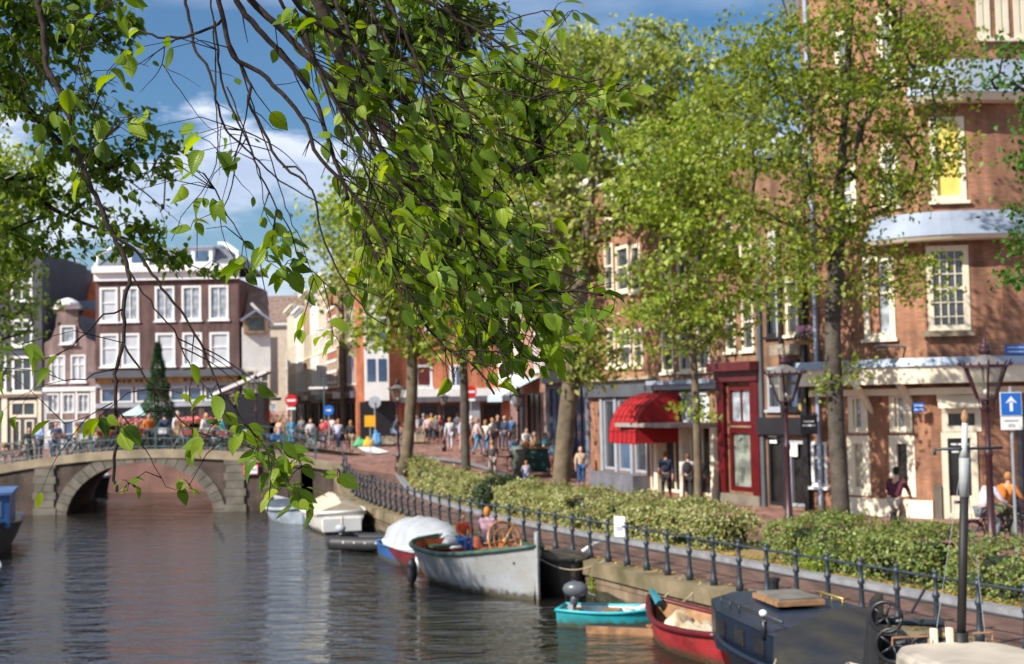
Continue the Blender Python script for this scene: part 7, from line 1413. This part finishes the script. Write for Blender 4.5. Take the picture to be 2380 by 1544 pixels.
# clusters of leaves at the twig ends that hang low in the picture
B = Bough(None, Lf_elm, .074); B.thr = -9
for (x, y, n, spx) in [(575, 625, 4, 22), (620, 600, 4, 20), (450, 535, 3, 22), (560, 640, 2, 20), (660, 640, 6, 30), (655, 570, 5, 22), (775, 800, 6, 28), (560, 915, 2, 16), (490, 940, 2, 18), (480, 1035, 3, 20), (570, 1010, 4, 20), (600, 1060, 5, 24), (650, 1050, 5, 26), (690, 1085, 5, 24), (630, 1120, 4, 20), (665, 1150, 5, 22), (700, 1175, 4, 18), (785, 1110, 2, 12), (300, 1145, 8, 24), (440, 1148, 4, 18), (272, 1018, 3, 24), (235, 985, 4, 22), (50, 820, 3, 12), (1290, 40, 5, 30), (1330, 45, 3, 20), (1440, 215, 3, 22), (1465, 225, 1, 8), (1395, 300, 3, 22), (1330, 380, 3, 20), (1400, 700, 4, 26), (1430, 715, 2, 14), (1300, 830, 5, 26), (740, 65, 3, 20), (690, 45, 3, 30), (905, 380, 4, 24)]:
    for q in range(n):
        px_, py_ = x+RH.normal()*spx*.5, y+RH.normal()*spx*.45-12; p = at(px_, py_, Y=4.15+RH.normal()*.08); c_ = at(x, y-20, Y=4.15); link(B, c_) if q == 0 else None; B.m.tube([c_, c_.lerp(p, .5)+Vector((0, 0, .006)), p], .0013, 4); B.leaf(p, (1 if px_ > x else -1, 0, 0), 1.0 if y < 1130 or x > 460 else .5)
fin(B, TA, oA)
# wiry bare shoots running along the boughs
for k in range(3):
    B = Bough(None, Lf_elm, .08)
    for j in range(18):
        q0 = MAINP[int(RH.random()*len(MAINP))]; x0, y0 = proj(q0); L_ = 120+240*RH.random(); a = math.radians(40+26*RH.random()); dep = q0.y; c_ = 25*RH.normal()
        px = [(x0+L_*f*math.cos(a)-c_*math.sin(PI*f), y0+L_*f*math.sin(a)+c_*math.sin(PI*f)+3*RH.normal()) for f in (0, .2, .4, .6, .8, 1)]
        P = smooth_line([at(x, y, Y=dep) for x, y in px], .04)
        while len(P) > 4 and not inpoly(*proj(P[-1]), MC): P.pop()
        P = [p+Vector(RH.normal(size=3))*.002 for p in P]
        if len(P) < 4: continue
        B.twig(P, .0022+.002*RH.random(), leafy=(.93, 1), sp=.1, mask=MC)
        for q in range(3): i = int((.2+.7*RH.random())*(len(P)-1)); B.shoot(P[i], (P[i]-P[i-1]).normalized()+Vector(RH.normal(size=3))*.7, .06+.14*RH.random(), .0013, leafy=(2, 2), mask=MC)
    fin(B, TA, oA)
def canopy(T, org, c, r, n, seed):
    R = np.random.default_rng(seed); u = R.normal(size=(n, 3)); u /= np.linalg.norm(u, axis=1, keepdims=True); pos = np.array(c)+u*np.array(r)*(R.random(n)**.4)[:, None]-np.array(org)
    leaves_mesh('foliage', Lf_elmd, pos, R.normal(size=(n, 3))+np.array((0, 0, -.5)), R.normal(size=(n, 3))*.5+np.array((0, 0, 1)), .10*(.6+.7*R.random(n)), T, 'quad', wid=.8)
canopy(TA, oA, (-3.2, 2.3, 8.0), (1.6, 1.3, .7), 450, 31)  # unseen leaf mass, added to keep sun off the upper boughs
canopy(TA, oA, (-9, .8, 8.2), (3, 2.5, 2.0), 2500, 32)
# second elm: the darker, farther boughs that fill the upper left
ML = [(-200, -200), (230, -200), (250, -20), (330, 40), (330, 90), (300, 130), (390, 150), (385, 190), (330, 200), (400, 240), (440, 265), (380, 290), (480, 330), (480, 390), (395, 420), (460, 470), (400, 540), (520, 590), (560, 650), (500, 700), (400, 640), (310, 610), (230, 660), (180, 600), (60, 640), (-200, 620)]
TB = thing('elm_tree', 'darker elm of the left bank whose boughs fill the upper left', 'tree', (-12.6, 8.5, -.1)); oB = Vector((-12.6, 8.5, -.1)); hub2 = Vector((-4.6, 8.2, 7.8))
mb = MB(); mb.tube([Vector(p)-oB for p in [(-12.6, 8.5, -.1), (-12.4, 8.4, 2.5), (-11.5, 8.4, 5.0), (-9.5, 8.3, 6.8), (-7, 8.2, 7.6), tuple(hub2)]], [.36, .3, .25, .2, .14, .09], 10); mb.tube([Vector(p)-oB for p in [(-11.5, 8.4, 5.0), (-11.6, 8.6, 8), (-11, 8.8, 11)]], [.2, .14, .08], 8); mb.build('trunk', M_bark, TB, True)
left = [([(91, -60), (91, 0), (104, 101), (108, 152), (145, 229), (169, 320), (202, 411), (249, 514), (297, 625), (297, 675), (286, 719), (286, 797), (270, 854), (268, 930), (272, 1026), (265, 1099), (272, 1142)], 5.6, 4.4, .019, 2, 0),
 ([(286, 719), (243, 733), (202, 766), (175, 800), (121, 830), (71, 837), (30, 820)], 4.5, 4.5, .005, .95, 1), ([(270, 854), (219, 867), (200, 880), (150, 885), (116, 862)], 4.4, 4.4, .004, 2, 1), ([(266, 938), (229, 954), (181, 978), (149, 982), (120, 979)], 4.4, 4.4, .003, 2, 1),
 ([(0, 57), (47, 111), (101, 168), (142, 209), (185, 243)], 4.2, 4.2, .005, 2, 2), ([(222, 37), (189, 111), (189, 185), (236, 297), (239, 323)], 4.2, 4.2, .004, 2, 2), ([(50, 120), (53, 200), (65, 250), (94, 290)], 4.4, 4.4, .003, 2, 1)]
B = Bough(None, Lf_elm, .082)
for px, d0, d1, r, lf, ns in left:
    r *= .75
    P = stroke(px, d0, d1); P = [p+Vector(RH.normal(size=3))*.003 for p in P]; ALLP += P[::3]; B.twig(P, r, leafy=(lf, 1), sp=.08)
    if px[0][1] < -10: B.m.tube([hub2.lerp(P[0], t)+Vector((0, 0, .25*math.sin(PI*t))) for t in (0, .3, .6, 1)], [r*1.6, r*1.4, r*1.2, r], 7)
    for q in range(int(ns*2)): i = int((.3+.65*RH.random())*(len(P)-1)); B.shoot(P[i], (P[i+1]-P[i]).normalized()+Vector(RH.normal(size=3))*.6, .15+.25*RH.random(), .0018, leafy=(2, 2))
for (x, y, n, s_) in [(110, 225, 1, 4), (165, 225, 2, 14), (300, 140, 2, 10), (310, 110, 1, 6), (345, 115, 1, 6), (305, 395, 1, 4), (330, 340, 3, 20), (345, 310, 2, 14), (470, 345, 3, 16), (500, 360, 2, 12), (400, 390, 1, 4), (460, 410, 2, 12), (430, 440, 1, 5), (170, 450, 2, 14), (490, 480, 1, 4), (280, 30, 2, 20), (330, 40, 2, 16), (275, 175, 3, 20), (390, 120, 2, 14), (335, 300, 2, 14), (300, 470, 1, 8), (480, 560, 1, 6)]:
    for q in range(n): p = at(x+RH.normal()*s_, y+RH.normal()*s_-20, Y=3.9+.3*RH.random()); B.leaf(p, (RH.normal()*.5, 0, 0), .95); link(B, p)
fin(B, TB, oB)
def grow(T, org, limbs, blobs, tips, per, lsize, lm, spread, mask, seed, r0=.03, minr=.0022, step=.16, zbias=0):
    """fine branching that fills blobs of foliage starting from given limbs"""
    R = np.random.default_rng(seed); nodes = []; par = []
    for l in limbs:
        P = smooth_line(l, step); b = len(nodes)
        for i, p in enumerate(P): nodes.append(np.array(p)); par.append(-1 if i == 0 else b+i-1)
    nl = len(nodes); T_ = []; vol = np.array([b[1][0]*b[1][2] for b in blobs]); vol = vol/vol.sum()
    for b, v in zip(blobs, vol):
        n = max(3, int(tips*v)); u = R.normal(size=(n, 3)); u /= np.linalg.norm(u, axis=1, keepdims=True); T_.append(np.array(b[0])+u*np.array(b[1])*(R.random(n)**.4)[:, None])
    T_ = np.concatenate(T_); T_ = np.array([p for p in T_ if inpoly(*proj(p), mask) and noise.noise(Vector(p)*1.7) > -.06])
    A0 = np.array(nodes); dm = np.array([np.min(np.linalg.norm(A0-p, axis=1)) for p in T_]); T_ = T_[np.argsort(dm)]; tipn = []
    for p in T_:
        A = np.array(nodes); dv = p-A; dist = np.linalg.norm(dv, axis=1); k = int(np.argmin(dist+.35*np.maximum(0, dv[:, 2]))); q = A[k]; n = max(2, int(dist[k]/step)); prev = k; perp = R.normal(size=3)*.14*dist[k]
        for i in range(1, n+1): f = i/n; nodes.append(q+(p-q)*f+perp*math.sin(PI*f)+np.array((0, 0, .10*dist[k]*math.sin(PI*f)))+R.normal(size=3)*.006); par.append(prev); prev = len(nodes)-1
        tipn.append((prev, n))
    n = len(nodes); cnt = np.zeros(n)
    for k, _ in tipn:
        while k >= 0: cnt[k] += 1; k = par[k]
    rad = np.maximum(minr, r0*(cnt/len(tipn))**.55); kids = {}
    for i, p in enumerate(par):
        if p >= 0: kids.setdefault(p, []).append(i)
    B = Bough(None, lm, lsize); B.thr = -9; seen = set()
    for i in range(n):
        if i in seen: continue
        ch = ([par[i]] if par[i] >= 0 else [])+[i]; seen.add(i)
        while True:
            nx = [c for c in kids.get(ch[-1], []) if c not in seen]
            if not nx: break
            c = max(nx, key=lambda q: cnt[q]); ch.append(c); seen.add(c)
        if len(ch) > 1: B.m.tube([Vector(nodes[c]) for c in ch], [min(rad[c], rad[ch[1]]) for c in ch], 5, cap=False)
    for k, m_ in tipn:
        c = k
        for q in range(per):
            p = Vector(nodes[c]); pr = Vector(nodes[par[c]]) if par[c] >= 0 else p-Vector((0, 0, .1)); d = (p-pr).normalized()
            sd = Vector(R.normal(size=3)); sd = (sd-d*sd.dot(d)).normalized()*.8+d*.5; w_ = p.lerp(pr, R.random())+Vector(R.normal(size=3))*spread
            if inpoly(*proj(w_), mask): B.leaf(w_, sd)
            if q % 2 and par[c] >= 0 and m_ > 1: c = par[c]
    fin(B, T, org)
LB = [[pb(*q) for q in g_] for g_ in ([(60, 60, 8.4, 240, 150), (300, 40, 8.8, 80, 90), (320, 200, 8.5, 100, 90)], [(110, 270, 9.0, 240, 130), (330, 400, 9.2, 150, 100), (420, 330, 8.8, 70, 60)], [(110, 440, 9.6, 240, 110), (330, 540, 9.0, 130, 100), (470, 620, 8.8, 90, 60), (80, 570, 10, 200, 80)])]
LM = [[[tuple(hub2), at(-150, -150, Y=8.4), at(60, 40, Y=8.4), at(190, 190, Y=8.6), at(300, 300, Y=8.8)]], [[tuple(hub2), at(-250, -60, Y=8.8), at(-20, 160, Y=9.0), at(140, 330, Y=9.2), at(300, 420, Y=9.2), at(420, 520, Y=9.0)]], [[(-7.5, 9.5, 6.8), at(-250, 380, Y=9.6), at(0, 420, Y=9.6), at(150, 500, Y=9.5), at(330, 570, Y=9.2), at(500, 640, Y=9.0)]]]
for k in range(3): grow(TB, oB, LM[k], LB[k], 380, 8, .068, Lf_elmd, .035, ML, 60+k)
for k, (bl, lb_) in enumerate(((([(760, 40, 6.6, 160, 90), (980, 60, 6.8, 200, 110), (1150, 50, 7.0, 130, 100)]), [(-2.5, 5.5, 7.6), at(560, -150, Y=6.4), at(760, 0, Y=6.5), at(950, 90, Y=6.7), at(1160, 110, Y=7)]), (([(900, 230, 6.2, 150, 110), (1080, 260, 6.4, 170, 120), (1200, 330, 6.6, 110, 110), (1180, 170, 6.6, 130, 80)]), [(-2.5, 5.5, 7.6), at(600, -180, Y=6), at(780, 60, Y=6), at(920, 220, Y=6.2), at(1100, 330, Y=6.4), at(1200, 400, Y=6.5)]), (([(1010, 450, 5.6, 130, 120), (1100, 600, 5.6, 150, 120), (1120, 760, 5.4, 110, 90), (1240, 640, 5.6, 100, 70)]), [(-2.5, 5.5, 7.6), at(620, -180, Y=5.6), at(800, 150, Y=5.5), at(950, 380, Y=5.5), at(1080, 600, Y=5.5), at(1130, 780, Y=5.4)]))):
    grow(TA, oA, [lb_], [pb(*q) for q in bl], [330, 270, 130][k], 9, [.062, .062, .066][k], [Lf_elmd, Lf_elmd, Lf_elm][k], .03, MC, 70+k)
canopy(TB, oB, (-7.6, 6.0, 9.2), (2.6, 1.8, 1.2), 1800, 33)  # leaf mass out of view, added to shade the upper left boughs
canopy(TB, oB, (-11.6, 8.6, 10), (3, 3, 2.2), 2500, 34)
for o in [o for o in bpy.data.objects if o.name in ('h', 'tmp')]: bpy.data.objects.remove(o)
